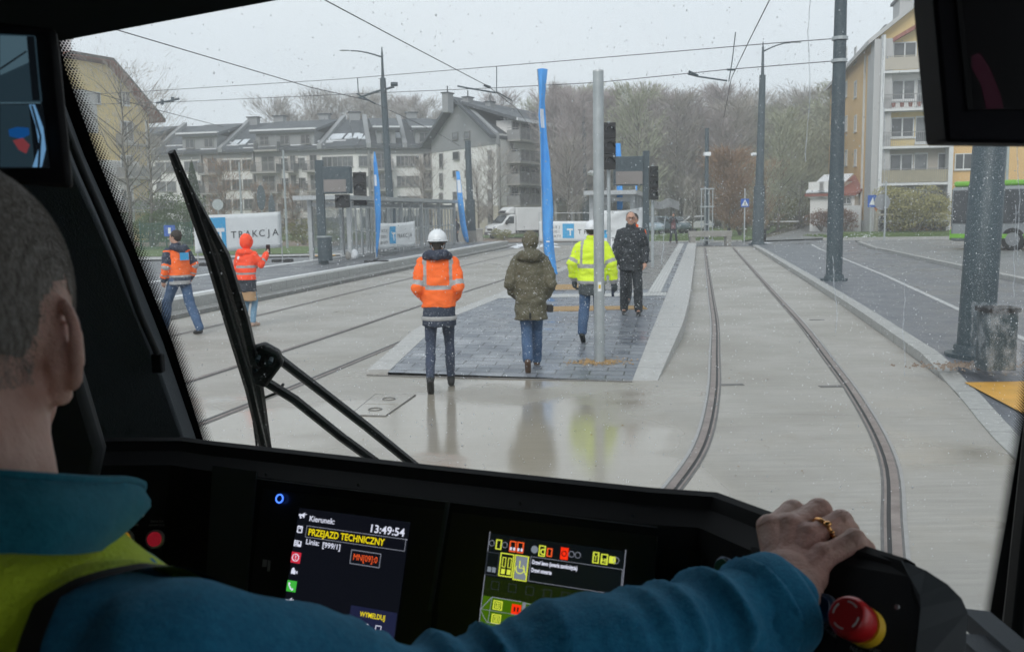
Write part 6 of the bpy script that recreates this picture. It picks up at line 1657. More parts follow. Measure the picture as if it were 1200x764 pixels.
for i in (0,1):
    mb = MB(); w_ = D['WR'][i]; dr = (w_-D['EL'][i]).normalized(); mb.limb([w_-dr*.05,w_],[.045,.04],12); hand(mb,w_,dr,1 if i else -1,V((1 if i==0 else -1,.3,0)),.7,1.15)
    for v in mb.v: v *= D['s']
    fuse(mb,'glove',M['glove'],D['root'],.009,2)
haircap(D,'hair_dark',scale=.98); helmet(D)
mb = MB().tube([V((.29,.02,1.0)),V((.30,.03,.66))],[.022,.02],10); mb.build('thermos',M['navy'],D['root'],local=True)
# -- 4 man in black, glasses, facing the camera
D = person('man in black coat and glasses standing on the island, facing the tram', V((2.08,16.3,.2)), R(180-8), 1.80, feet=[(-.13,.02,.09),(.12,-.14,.09)], knees=[(-.12,.05,.5),(.11,.0,.5)], footp=(0,0), shoes='boot', trousers='blackc', leg_r=(.105,.08,.072),
    arms=[((-.29,-.02,1.15),(-.27,.10,.92)),((.29,-.03,1.15),(.30,.05,.90))], hands=(1,0), lean=.02, head_yaw=.12)
jacket(D,'coat',['blackc'],None,hem=.78,w=(.245,.235,.235),dep=(.17,.165,.16),sl=(.088,.08,.065),cuff=.97,wr=.018,collar=.08)
haircap(D,'hair_grey',scale=.97)
mb = MB(); hp = D['hp']; s = D['s']
for sx in (-1,1):
    mb.tube([hp(sx*.034+.024*math.cos(a),.112,.010+.018*math.sin(a))*s for a in [2*math.pi*k/16 for k in range(17)]],.0035*s,5); mb.tube([hp(sx*.058,.112,.014)*s,hp(sx*.082,.0,.016)*s],.003*s,5)
mb.tube([hp(-.012,.114,.013)*s,hp(.012,.114,.013)*s],.003*s,5); mb.build('glasses',M['glasses'],D['root'],local=True)
# -- 5 person behind, orange shoulder
D = person('person with dark hair and orange-trimmed jacket mostly hidden behind the man in black', V((2.44,18.6,.2)), R(165), 1.76, shoes='boot', trousers='blackc', leg_r=(.10,.075,.065), lean=.0, hands=(1,1))
jacket(D,'jacket',['greyc','hvorange'],lambda c,D: 1 if (onarm(c,D)[0] and 1.0<onarm(c,D)[2]<1.5) or (c.z>1.38 and c.x<-.02) or (onarm(c,D)[0] and onarm(c,D)[2]<.35) else 0,hem=.8,wr=.014)
haircap(D,'hair_dark')
# -- 6 orange vest walker at the left
D = person('person in orange hi-vis vest over navy hooded jacket and jeans, striding at the far left', V((-5.78,16.35,0)), R(48), 1.80, feet=[(-.10,.42,.09),(.10,-.40,.10)], knees=[(-.10,.30,.52),(.10,-.12,.52)], footp=(0,.10), shoes='boot', trousers='jeans', leg_r=(.105,.085,.07),
    arms=[((-.30,-.02,1.16),(-.27,.10,.93)),((.31,-.06,1.16),(.27,.04,.96))], hands=(1,1), lean=.04, head_yaw=.5)
def f6_(c,D):
    a,i,t = onarm(c,D,.19)
    if a:
        if t < .85: return 2
        if .98 < t < 1.1 or 1.5<t<1.6: return 1
        return 0 if t < 1.75 else 2
    if .98 < c.z < 1.02: return 1
    if .86 < c.z < .915: return 1
    if c.z < .98: return 2
    if c.z > 1.44: return 2
    return 0
jacket(D,'vest_and_jacket',['hvorange','reflect','navy'],f6_,hem=.84,w=(.225,.22,.22),dep=(.16,.16,.16),sl=(.085,.078,.065),wr=.014)
blobpart(D,'hood','navy',[('l',[(-.12,-.02,1.49),(-.07,-.10,1.48),(0,-.13,1.45),(.07,-.10,1.48),(.12,-.02,1.49)],[.05,.06,.07,.06,.05])],.012,2,fuzz(.01,16))
haircap(D,'hair_dark')
mb = MB(); s=D['s']; mb.bx(-.07*s,.09*s,-.192*s,-.180*s,1.27*s,1.40*s); mb.build('back_patch',M['logoblue'],D['root'],local=True)
# -- 7 red-orange hooded photographer
D = person('person in red-orange hi-vis jacket with hood up, tan skirt and pale jeans', V((-4.86,17.2,0)), R(-22), 1.66, feet=[(-.05,-.06,.09),(.07,.06,.09)], footp=(0,0), shoes='shoebeige', trousers='jeansl', leg_r=(.085,.062,.055),
    arms=[((-.26,.02,1.14),(-.10,.26,1.15)),((.32,.12,1.22),(.30,.33,1.42))], hands=(1,1), lean=.05)
def f7_(c,D):
    a,i,t = onarm(c,D,.19)
    if a: return 1 if 1.25<t<1.38 else 0
    if 1.16 < c.z < 1.21 or 1.03 < c.z < 1.08: return 1
    if c.z < .93: return 2
    if 1.33 < c.z < 1.39 and -.12<c.x<-.06 and c.y<0: return 3
    return 0
jacket(D,'hi_vis_jacket',['hvred','reflect','navyd','flagwhite'],f7_,hem=.70,w=(.235,.235,.225),dep=(.17,.17,.165),sl=(.09,.085,.07),wr=.016)
blobpart(D,'skirt','tan',[('r',[(.52,.20,.16),(.56,.198,.158),(.70,.19,.15),(.78,.17,.13)])],.012,2,fuzz(.008,9))
blobpart(D,'hood','hvred',[('e',D['hp'](0,-.02,.02),(.125,.14,.155)),('l',[(-.13,.0,1.47),(0,-.10,1.47),(.13,.0,1.47)],[.06,.07,.06])],.012,2,fuzz(.012,12))
mb = MB(); w_ = D['WR'][1]*D['s']; mb.bx(w_.x-.045,w_.x+.045,w_.y+.05,w_.y+.062,w_.z-.0,w_.z+.17); mb.build('phone',M['phone'],D['root'],local=True,bevel=.004)
# -- 8 far woman photographing
D = person('distant dark-haired woman in plaid holding up a phone at the far platform end', V((9.1,52.8,.2)), R(180), 1.68, feet=[(-.22,.0,.09),(.16,.0,.09)], footp=(0,0), shoes='boot', trousers='blackc', leg_r=(.10,.075,.065),
    arms=[((-.27,.10,1.22),(-.08,.28,1.40)),((.27,.10,1.22),(.08,.28,1.40))], hands=(1,1))
jacket(D,'jacket',['blackc','plaid'],lambda c,D: 1 if abs(c.x)<.13 and c.z<1.42 and not onarm(c,D)[0] else 0,hem=.84,wr=.012)
haircap(D,'hair_dark',long=1,scale=1.12)
mb = MB().bx(-.08,.08,.36,.375,1.33,1.43); mb.build('phone',M['phone'],D['root'],local=True)
# -- 9 far figure by the gabled block
D = person('distant dark-clothed figure standing by the planter wall of the gabled block', V((P(535,280,63).x,63,0)), R(150), 1.75, shoes='boot', trousers='blackc', leg_r=(.10,.075,.065), feet=[(-.10,0,.09),(.12,.02,.09)])
jacket(D,'coat',['navyd'],None,hem=.78,wr=.012); haircap(D,'hair_dark')
# ------------------------------------------------------------------ the tram cab
M['dash'] = pm('black dashboard plastic', (.007,.0075,.009), .6, .2, 8, bump=.04, bscale=700, spec=.2, c2=(.010,.0105,.012))
M['dashside'] = pm('dark grey moulded plastic', (.035,.041,.046), .6, .12, 8, bump=.05, bscale=700, spec=.3)
M['trim'] = pm('grey cab trim', (.085,.10,.115), .65, .1, 3, bump=.25, bscale=300, c2=(.10,.115,.13))
M['trimdark'] = pm('dark cab trim', (.02,.023,.026), .7, .15, 3)
M['frit'] = pm('black glass border', (.004,.004,.005), .5, .1, 6, spec=.2)
M['cablight'] = pm('cab lining', (.10,.10,.10), .8, .1, 2)
M['moni'] = pm('monitor casing', (.008,.008,.010), .5, .1, 5, spec=.25); M['moni2'] = pm('bluish monitor casing', (.004,.0037,.008), .6, .1, 5, spec=.15)
M['chrome'] = pm('brushed metal ring', (.35,.35,.36), .35, .1, 9, metal=.8)
M['wiper'] = pm('wet black wiper paint', (.010,.011,.012), .35, .2, 20, bump=.3, bscale=200)
def emat(name, c, s_=1.0, base=(.01,.01,.01)):
    m, nt, b = newmat(name); tc = N(nt,'ShaderNodeTexCoord').outputs['Object']
    f = ramp(nt, tex(nt, 30, 2, .5, tc), [(.3,.9),(.7,1)]); cc = mixc(nt, f, tuple(x*.85 for x in c), c); L(nt, cc, b.inputs['Emission Color'])
    b.inputs['Base Color'].default_value = (*base,1); b.inputs['Emission Strength'].default_value = s_; b.inputs['Roughness'].default_value = .2; b.inputs['Specular IOR Level'].default_value = .3
    return m
E_ = lambda n_, r, g, b_, k=1.0: emat(n_, srgb(r,g,b_), k)
S = {'bg':E_('screen background',13,15,22,.75),'white':E_('screen white',205,208,225,.8),'yellow':E_('screen yellow',225,205,20,.75),'orange':E_('screen orange',235,90,40,.75),'navy':E_('screen navy bar',28,32,58,.75),
     'red':E_('screen red tile',190,40,60,.75),'green':E_('screen green tile',60,170,60,.75),'blue':E_('blue indicator ring',70,120,255,1.6),'line':E_('screen grey line',120,124,135,.7),
     'dim':E_('screen dim',45,50,58,.6),'lime':E_('screen lime glow',60,95,8,.7),'limed':E_('screen dark lime',20,30,8,.7),'yel2':E_('door symbol yellow',205,215,70,.75),'red2':E_('door symbol red',230,45,15,.8),'tile':E_('screen grey tile',120,128,138,.7),
     'road':E_('mirror view asphalt',30,44,52,.8),'roadl':E_('mirror view light',60,80,90,.8),'sky2':E_('mirror view pale blue',90,130,165,.8),'mblue':E_('mirror view blue',15,60,110,.8),'mred':E_('mirror view red',110,50,55,.7),'mdark':E_('mirror view dark',8,12,16,.8),'reflred':E_('painted red reflection',34,12,22,.5),'lamp_r':E_('red lamp lens',120,18,30,.55),'lamp_y':E_('amber lamp lens',150,110,35,.5)}
WP0 = V((0,1.75,1.59)); WN = V((0,.68,.40)).normalized(); WN = WN if WN.y < 0 else -WN     # inner side normal (towards the cab)
def wp(px, py, off=0.0):
    """point on the windscreen plane shifted by off towards the cab"""
    return onplane(px, py, WP0+WN*off, WN)
# windscreen pane
m = bpy.data.materials.new('windscreen glass'); m.use_nodes = True; nt = m.node_tree; nt.nodes.clear()
o_ = N(nt,'ShaderNodeOutputMaterial'); tr = N(nt,'ShaderNodeBsdfTransparent'); gl = N(nt,'ShaderNodeBsdfGlossy'); mx = N(nt,'ShaderNodeMixShader')
tr.inputs[0].default_value = (.97,.985,.98,1); gl.inputs['Roughness'].default_value = .02; gl.inputs[0].default_value = (.8,.85,.85,1)
tcg = N(nt,'ShaderNodeTexCoord').outputs['Object']; L(nt, ramp(nt, tex(nt, 3, 4, .6, tcg), [(.3,.025),(.7,.04)]), mx.inputs[0]); L(nt, tr.outputs[0], mx.inputs[1]); L(nt, gl.outputs[0], mx.inputs[2]); L(nt, mx.outputs[0], o_.inputs[0])
M['windscreen'] = m
ws = thing('windscreen','raked windscreen of the tram cab, speckled with rain and wet snow','windscreen',WP0)
edgeL = [(60,22),(67,36),(77,82),(116,190),(161,299),(202,400),(236,508),(252,560)]
edgeR = [(1262,-60),(1235,180),(1216,380),(1210,430),(1194,520),(1179,610),(1163,700),(1154,760),(1146,820)]
top_ = [(1262,-90),(500,-50),(265,-6)]
pts = [wp(x-14,y) for x,y in edgeL]+[wp(300,640),wp(1000,860)]+[wp(x+14,y) for x,y in edgeR[::-1]]+[wp(x,y-8) for x,y in top_]
mb = MB(); mb.poly(pts); mb.build('glass', M['windscreen'], ws)
# dotted black border, built as printed dots
mb = MB(); md = MB()
def along(poly, step):
    out = []; P_ = [wp(x,y,.004) for x,y in poly]
    for a,b in zip(P_,P_[1:]):
        k = max(1,int((b-a).length/step))
        for i in range(k): out.append((a.lerp(b,i/k), (b-a).normalized()))
    return out
def dot(mb, c, r, ex, ey):
    mb.add([c+ex*r*math.cos(math.pi*k/3)+ey*r*math.sin(math.pi*k/3) for k in range(6)], [tuple(range(6))])
for poly, sgn in ((edgeL,1),(edgeR,-1)):
    for i,(c,t) in enumerate(along(poly,.0034)):
        nrm = WN; s_ = t.cross(nrm)*(-1); 
        if s_.x*sgn < 0: s_ = -s_
        for k in range(9):
            if (i+k) % 2: continue
            dot(md, c+s_*(.0003+.0024*k), (.0023,.0022,.0021,.0019,.0017,.0015,.0012,.0009,.0007)[k], t, s_)
md.build('dotted_border', M['frit'], ws)
for poly, sgn, wdt, nm in ((edgeL,-1,.13,'black_border'),(edgeR,1,.06,'black_border')):
    mb = MB(); vs = []
    for (x,y) in poly: p = wp(x,y,.003); vs += [p, p+V((sgn*wdt,0,0))]
    mb.add(vs, [(2*i,2*i+1,2*i+3,2*i+2) for i in range(len(poly)-1)]); mb.build(nm, M['frit'], ws)
# drops and wet snow specks on the glass, and runs of water
m = bpy.data.materials.new('water drops'); m.use_nodes = True; nt = m.node_tree; nt.nodes.clear()
o_ = N(nt,'ShaderNodeOutputMaterial'); tr = N(nt,'ShaderNodeBsdfTransparent'); tl = N(nt,'ShaderNodeBsdfTranslucent'); mx = N(nt,'ShaderNodeMixShader'); tl.inputs[0].default_value = (.95,.97,1,1)
tcg = N(nt,'ShaderNodeTexCoord').outputs['Object']; L(nt, ramp(nt, tex(nt, 90, 2, .5, tcg), [(.35,.25),(.65,.75)]), mx.inputs[0]); L(nt, tr.outputs[0], mx.inputs[1]); L(nt, tl.outputs[0], mx.inputs[2]); L(nt, mx.outputs[0], o_.inputs[0]); M['drop'] = m
r = random.Random(21); mb = MB()
for _ in range(3400):
    px, py = r.uniform(85,1230), r.uniform(-10,640)
    if px < 85+(py-35)*.34: continue
    if r.random() < .35 and py > 330: continue
    c = wp(px,py,-.004); s_ = r.uniform(.00035,.0010)*(1.6 if r.random()<.05 else 1)
    mb.ell(c,(s_,s_*.5,s_*r.uniform(1,1.6)),6,4)
for k in range(7):
    px = (975,1036,1060,1192,949,780,1190)[k]; y0 = (300,40,330,150,0,250,240)[k]; ln = (90,180,110,160,190,60,110)[k]; pts = []
    x = px
    for j in range(16): x += r.uniform(-1.6,1.6); pts.append(wp(x,y0+ln*j/15,-.004))
    mb.tube(pts,[.0004+.0004*r.random() for _ in pts],4)
o = mb.build('rain_drops', M['drop'], None, smooth=True); tag(o,'small water drops, runs and snow specks sticking to the outside of the windscreen',None,kind='stuff')

# shell of the cab
shell = thing('cab_shell','dark roof, walls and pillars of the tram driver\'s cab around the windscreen','cab',V((0,0,.35)))
def wpoly(name, pts, off, th, mat, bev=0, par=shell):
    mb = MB(); mb.prism([wp(x,y,off) for x,y in pts], WN*th); return mb.build(name, M[mat], par, bevel=bev)
wpoly('header', [(-900,60),(60,38),(76,35),(265,-1),(500,-45),(2100,-110),(2100,-900),(-900,-900)], .012, .05, 'trimdark')
wpoly('left_pillar', [(-900,30),(58,27),(64,34),(76,118),(100,182),(130,249),(152,299),(192,400),(229,508),(245,560),(260,700),(-900,900)], .02, .05, 'trim', .006)
def ppoly(name, pts, Y, th, mat, bev=0, par=shell):
    mb = MB(); mb.prism([P(x,y,Y) for x,y in pts], (0,-th,0)); return mb.build(name, M[mat], par, bevel=bev)
ppoly('side_lining', [(-500,200),(30,224),(66,318),(98,420),(128,522),(120,560),(-500,700)], 1.28, .03, 'trimdark', .01)
wpoly('right_pillar', [(1330,-900),(1262,-60),(1248,180),(1216,330),(1218,430),(1203,520),(1186,640),(1172,740),(1156,900),(2100,1000),(2100,-900)], .03, .06, 'trimdark')
ppoly('right_side_lining', [(1212,300),(1207,350),(1203,430),(1192,530),(1180,640),(1164,800),(1700,900),(1700,250)], 1.22, .04, 'dash', .01)
for x_ in (1.3,):
    mb = MB(); mb.bx(x_,x_+.05,-1.3,1.9,.3,1.12); mb.bx(x_,x_+.05,-1.3,1.9,2.65,3.0); mb.bx(x_,x_+.05,-1.3,-.7,1.121,2.649); mb.bx(x_,x_+.05,1.75,1.9,1.121,2.649); mb.build('side_wall', M['cablight'], shell)
    MB().bx(x_+.02,x_+.03,-.7,1.75,1.12,2.65).build('side_window', M['windscreen'], shell)  # unseen window, opening enlarged so more daylight reaches the driver and hand
MB().bx(-1.35,1.35,-1.3,1.6,2.9,2.95).build('roof', M['cablight'], shell)
MB().bx(-1.35,-1.3,-1.3,1.9,.3,3.0).build('side_wall', M['cablight'], shell)
mb = MB(); mb.bx(-1.35,1.35,-1.35,-1.3,.3,1.5); mb.bx(-1.35,1.35,-1.35,-1.3,2.4,3.0); mb.bx(-1.35,.1,-1.35,-1.3,1.501,2.399); mb.bx(.9,1.35,-1.35,-1.3,1.501,2.399); mb.build('rear_wall', M['cablight'], shell)
MB().bx(-1.35,1.35,-1.3,1.9,.3,.35).build('floor', M['trimdark'], shell)
MB().bx(-1.35,1.35,1.84,1.9,.3,1.0).build('front_panel', M['trimdark'], shell)
# rod with end clip along the left lining
mb = MB(); pts = [wp(x,y,.10) for x,y in ((64,106),(78,154),(97,201),(118,249),(140,302),(163,366),(184,414))]
mb.tube(pts,.0055,8); hr = mb.build('blind_cord', M['trimdark'], None, smooth=True); tag(hr,'black cord running down the grey lining of the left pillar','cord')
mb = MB(); c = wp(186,424,.10); mb.bx(c.x-.010,c.x+.008,c.y-.008,c.y+.008,c.z-.018,c.z+.014); mb.build('clip', M['dash'], hr, bevel=.003)
# monitors
def polyplate(name, pts, Y, th, mat, par, bev=0):
    mb = MB(); mb.prism([P(x,y,Y) for x,y in pts], (0,th,0)); return mb.build(name, mat, par, bevel=bev)
mo = thing('mirror_monitor','black monitor at the upper left showing two camera mirror views','monitor',P(0,120,.8))
polyplate('casing', [(-140,22),(0,26),(62,33),(66,60),(82,221),(0,214),(-140,205)], .80, .010, M['moni'], mo, .004)
sA = polyplate('screen', [(-120,38),(0,40),(39,42),(43,85),(47,119),(0,120),(-120,122)], .795, .004, S['road'], mo)
sB = polyplate('screen', [(-120,124),(0,122),(47.5,121.5),(52,160),(56,197),(0,198),(-120,200)], .795, .004, S['mdark'], mo)
def sp(name, pts, mat, par, Y=.793): return polyplate(name, pts, Y, .0012, S[mat], par)
sp('road_view', [(0,42),(37,43),(40,70),(0,88)], 'roadl', sA, .7935); sp('track_line', [(0,80),(30,60),(31,61),(0,82)], 'mdark', sA, .7925); sp('window_edge', [(31,43),(39,43),(46,118),(38,118)], 'mdark', sA, .7930)
sp('pavement', [(0,123),(33,123),(40,196),(0,196)], 'road', sB, .7935); sp('tram_side', [(34,123),(40,123),(50,150),(53,175),(48,196),(38,196),(46,172),(42,148)], 'sky2', sB, .7930)
sp('blue_shape', [(10,152),(20,149),(33,150),(34,158),(24,163),(11,160)], 'mblue', sB, .7925); sp('red_shape', [(15,165),(26,162),(34,170),(30,180),(22,176)], 'mred', sB, .7920)
sp('dark_line', [(36,124),(38,124),(48,160),(46,196),(44,196),(46,160)], 'mdark', sB, .7915); sp('divider', [(0,120.2),(47,120),(47,121.4),(0,121.8)], 'roadl', mo, .7930)
mo = thing('overhead_monitor','large switched-off black monitor hanging at the upper right corner','monitor',P(1180,80,.75))
polyplate('casing', [(1092,-120),(1095,0),(1110,167),(1360,170),(1360,-120)], .75, .04, M['moni2'], mo, .003)
mb = MB(); fr_o = [(1125,-100),(1126,0),(1141,129),(1340,129),(1340,-100)]; mb.prism([P(x,y,.7492) for x,y in fr_o],(0,-.001,0)); sc_ = mb.build('screen', pm('dark monitor glass',(.006,.0055,.007),.35,.1,4,spec=.15), mo)
polyplate('bezel', [(1119,-100),(1121,0),(1134,129),(1141.5,129),(1126.5,0),(1125,-100)], .7478, .0012, M['frit'], mo)
mb = MB(); q = [(1139,66),(1148,62),(1160,80),(1172,110),(1176,127),(1156,128),(1150,100),(1139,80)]; mb.prism([P(x,y,.7480) for x,y in q],(0,.0004,0)); mb.build('painted_reflection', S['reflred'], sc_)  # red reflection on the switched-off glass, painted as a faintly emissive shape

# wiper outside the glass
wpr = thing('windscreen_wiper','large black wiper with twin push rods parked across the left of the windscreen','wiper',wp(325,440,-.05))
def wt(name, pts, r, off, mat='wiper', n=8, flat=1.0, par=wpr):
    mb = MB(); mb.tube([wp(x,y,-off) for x,y in pts], r, n, flat=flat, up=WN); return mb.build(name, M[mat], par, smooth='auto')
bl = wt('blade', [(201,178),(222,232),(247,305),(272,390),(292,455),(308,522),(318,575)], [.006,.0085,.0085,.0085,.0085,.0085,.008], .035, n=6)
wt('rubber', [(204,176),(228,232),(254,305),(279,390),(299,455),(316,524),(324,575)], [.002,.003,.003,.003,.003,.003,.003], .02, par=bl, n=4)
wt('blade_spine', [(204,190),(232,240),(262,300),(284,372),(297,430)], [.005,.006,.011,.012,.013], .055, n=6)
wt('main_arm', [(262,300),(280,360),(296,432),(303,470),(311,520),(320,575)], [.012,.013,.016,.014,.012,.012], .085, n=8)
wt('hose', [(205,185),(236,250),(268,330),(284,395),(290,440),(298,500),(306,560)], .0025, .07, n=5, par=bl)
wt('push_rod', [(320,415),(372,455),(430,500),(489,548),(530,585)], .0095, .10, n=6)
wt('push_rod', [(300,440),(345,468),(400,512),(455,552),(490,585)], .0095, .075, n=6)
mb = MB(); mb.prism([wp(x,y,-.06) for x,y in ((289,412),(309,406),(327,416),(332,428),(311,456),(296,452),(288,436))], -WN*.02); mb.build('pivot_bracket', M['wiper'], wpr, bevel=.006)
for x,y in ((296,445),(303,418),(318,420),(300,430)):
    mb = MB(); c = wp(x,y,-.055); mb.tube([c, c+WN*.012],.0045,8); mb.build('bolt', M['polegrey'], wpr)
wt('hose', [(293,460),(310,466),(325,460),(332,450)], .003, .09, n=5)

# ------------------------------------------------------------------ dashboard
RZ = 1.69
rp = [(-160,548),(0,530),(65,519),(130,513.5),(215,513),(240,516.5),(500,545),(760,572),(838,577.5),(905,602),(1010,640),(1058,655),(1100,682)]
Rg = [G(x,y,RZ) for x,y in rp]
# rounded right end
u1 = (G(760,572,RZ)-G(240,516.5,RZ)).normalized(); t1_ = V((u1.y,-u1.x,0))
T_, D_ = .105, .30
def inward(i):
    a = Rg[max(0,i-1)]; b_ = Rg[min(len(Rg)-1,i+1)]; u = (b_-a).normalized(); return V((u.y,-u.x,0))
dash = thing('dashboard','curved black driver\'s desk with screens and buttons below the windscreen','dashboard',V((0,1.1,1.4)))
mb = MB(); rows = []
prof = [(-.030,-.60),(-.030,-.035),(-.014,-.006),(-.004,0),(.005,-.003),(.012,-.016),(.035,-.03),(.035+T_*1.25,-.03-D_*1.25),(.17,-.62)]
for i, p in enumerate(Rg):
    n_ = inward(i)
    if 5 < i < 8: n_ = t1_
    rows.append([p+n_*a+V((0,0,b_)) for a,b_ in prof])
k = len(prof); vs = [q for r_ in rows for q in r_]
mb.add(vs, [(i*k+j,(i+1)*k+j,(i+1)*k+j+1,i*k+j+1) for i in range(len(rows)-2) for j in range(k-1)])
ds = mb.build('desk_body', M['dash'], dash); ds.data.polygons.foreach_set('use_smooth',[True]*len(ds.data.polygons)); ds.data.set_sharp_from_angle(angle=R(30))
# rounded grey end cap on the right
e0 = rows[-2]; 
endp = [(1058,656),(1085,668),(1110,684),(1127,701),(1134,717),(1131,770),(1128,830)]
dd = (.805,.795,.785,.775,.768,.74,.72)
outer = [P(x,y,d) for (x,y),d in zip(endp,dd)]
inner = [P(x,y,d) for (x,y),d in zip([(1056,656.5),(1066,676),(1078,697),(1079,712),(1076,740),(1070,790),(1062,850)],(.798,.783,.770,.760,.745,.715,.69))]
mb = MB(); vs = outer+inner+[p+V((.0,.12,-.03)) for p in outer]; n_ = len(outer)
mb.add(vs,[(i,i+1,n_+i+1,n_+i) for i in range(n_-1)]+[(2*n_+i,2*n_+i+1,i+1,i) for i in range(n_-1)]); mb.build('end_cap', M['dashside'], dash)
left_e = [rows[-2][j] for j in range(3,k)]
# black panel facing between last ridge point and the cap
face = [P(1056,657,.798),P(1066,676,.783),P(1078,697,.770),P(1079,712,.760),P(1076,740,.745),P(1070,790,.715),P(1062,850,.69),P(880,900,.74),P(880,640,.90),P(1010,643,.838)]
mb = MB(); mb.add(face,[(0,1,2,3,4,5,6,7,8,9)]); mb.build('end_panel', M['dash'], dash)
p0 = G(240,516.5,RZ)+t1_*.035+V((0,0,-.03)); wv = (t1_*T_+V((0,0,-D_))).normalized(); pn = (t1_*D_+V((0,0,T_))).normalized(); upv = -wv
def dp_(px, py, lift=.0): return onplane(px, py, p0+pn*lift, pn)
def dquad(name, pts, mat, par, lift=.002, th=.0015):
    mb = MB(); mb.prism([dp_(x,y,lift) for x,y in pts], -pn*th); return mb.build(name, mat, par)
M['bezel'] = pm('satin black bezel', (.010,.0105,.012), .35, .15, 8, spec=.4)
# bezels
dquad('screen_bezel', [(308,572),(523,598),(505,718),(500,790),(285,790),(292,700)], M['bezel'], dash, .003, .003)
dquad('screen_bezel', [(530,600),(770,628),(765,700),(760,790),(508,790),(514,700)], M['bezel'], dash, .003, .003)
dquad('metal_strip', [(522,588),(526,588.5),(505,716),(501,716)], M['dashside'], dash, .006, .004)
dquad('left_column', [(249,545),(300,552),(288,700),(240,700)], M['dashside'], dash, .004, .004)
for (x0,y0,x1,y1) in ((240,525,1.5,0),): pass
for i_, (xa, ya) in enumerate(((312,556),(420,568),(610,590),(742,604))):
    c = onplane(xa, ya, p0+pn*.0035, pn); MB().tube([c,c+pn*.0012],.0022,10).build('screw', M['dashside'], dash, smooth='auto')
for (xa,ya,xb,yb) in ((262,556,770,618),):
    A_ = dp_(xa,ya,.0032); B_ = dp_(xb,yb,.0032); MB().tube([A_,B_],.0008,5).build('panel_seam', M['dashside'], dash)
dquad('glove_slot', [(776,640),(822,646),(818,700),(772,694)], M['frit'], dash, .003, .002)
# --- screen one
def screen(name, TL, TR, BL, bgm, label=None):
    a = dp_(*TL,.006); ex = dp_(*TR,.006)-a; wd = ex.length; ex.normalize(); ey = pn.cross(ex).normalized(); hg = (a-dp_(*BL,.006)).length
    o = MB().prism([a,a+ex*wd,a+ex*wd-ey*hg,a-ey*hg],-pn*.002).build(name, bgm, dash); return o,a,ex,ey,wd,hg
s1_,a,ex,ey,W_,H_ = screen('screen',(350.7,594.7),(480,611.5),(334.7,696),S['bg'])
hS = H_*1.27
MB().prism([a,a+ex*W_,a+ex*W_-ey*hS,a-ey*hS],-pn*.0022).build('lower_screen', S['bg'], s1_)
def sr(x0,y0,x1,y1,mat,lift=.0006,par=s1_,nm='bar',fr=None):
    a_,ex_,ey_,W__,H__ = fr or (a,ex,ey,W_,H_)
    q = [a_+ex_*(x*W__)-ey_*(y*H__)+pn*lift for x,y in ((x0,y0),(x1,y0),(x1,y1),(x0,y1))]
    mb = MB(); mb.add(q,[(3,2,1,0)]); return mb.build(nm, S[mat], par)
def st(txt, x, y, size, mat, bold=.0, par=s1_, fitw=None, lift=.0014, fr=None, nm='lettering'):
    a_,ex_,ey_,W__,H__ = fr or (a,ex,ey,W_,H_)
    mb = MB(); put_text(mb, txt, size, a_+ex_*(x*W__)-ey_*(y*H__), ex_, ey_, lift=lift, fitw=fitw*W__ if fitw else None, bold=bold); return mb.build(nm, S[mat], par)
def outline(x0,y0,x1,y1,mat,t=.006,par=s1_,fr=None,lift=.001):
    for q in ((x0,y0,x1,y0+t),(x0,y1-t,x1,y1),(x0,y0+t,x0+t*.7,y1-t),(x1-t*.7,y0+t,x1,y1-t)): sr(*q,mat,lift,par,'outline',fr)
sz = H_*.085
st('Kierunek:',.115,.135,sz*1.05,'white',.00012,fitw=.235)
st('13:49:54',.665,.165,sz*1.45,'white',.0002,fitw=.31)
outline(.10,.19,.995,.325,'line',.007); sr(.10,.19,1.0,.197,'white')
st('PRZEJAZD TECHNICZNY',.125,.295,sz*1.25,'yellow',.0002,fitw=.69)
st('Linia:',.115,.40,sz*1.0,'white',.00012,fitw=.125); st('[999/1]',.27,.41,sz*1.0,'white',.00012,fitw=.165)
outline(.535,.385,.80,.545,'line',.009); st('MN[09]:0',.56,.495,sz*1.15,'orange',0,fitw=.215)
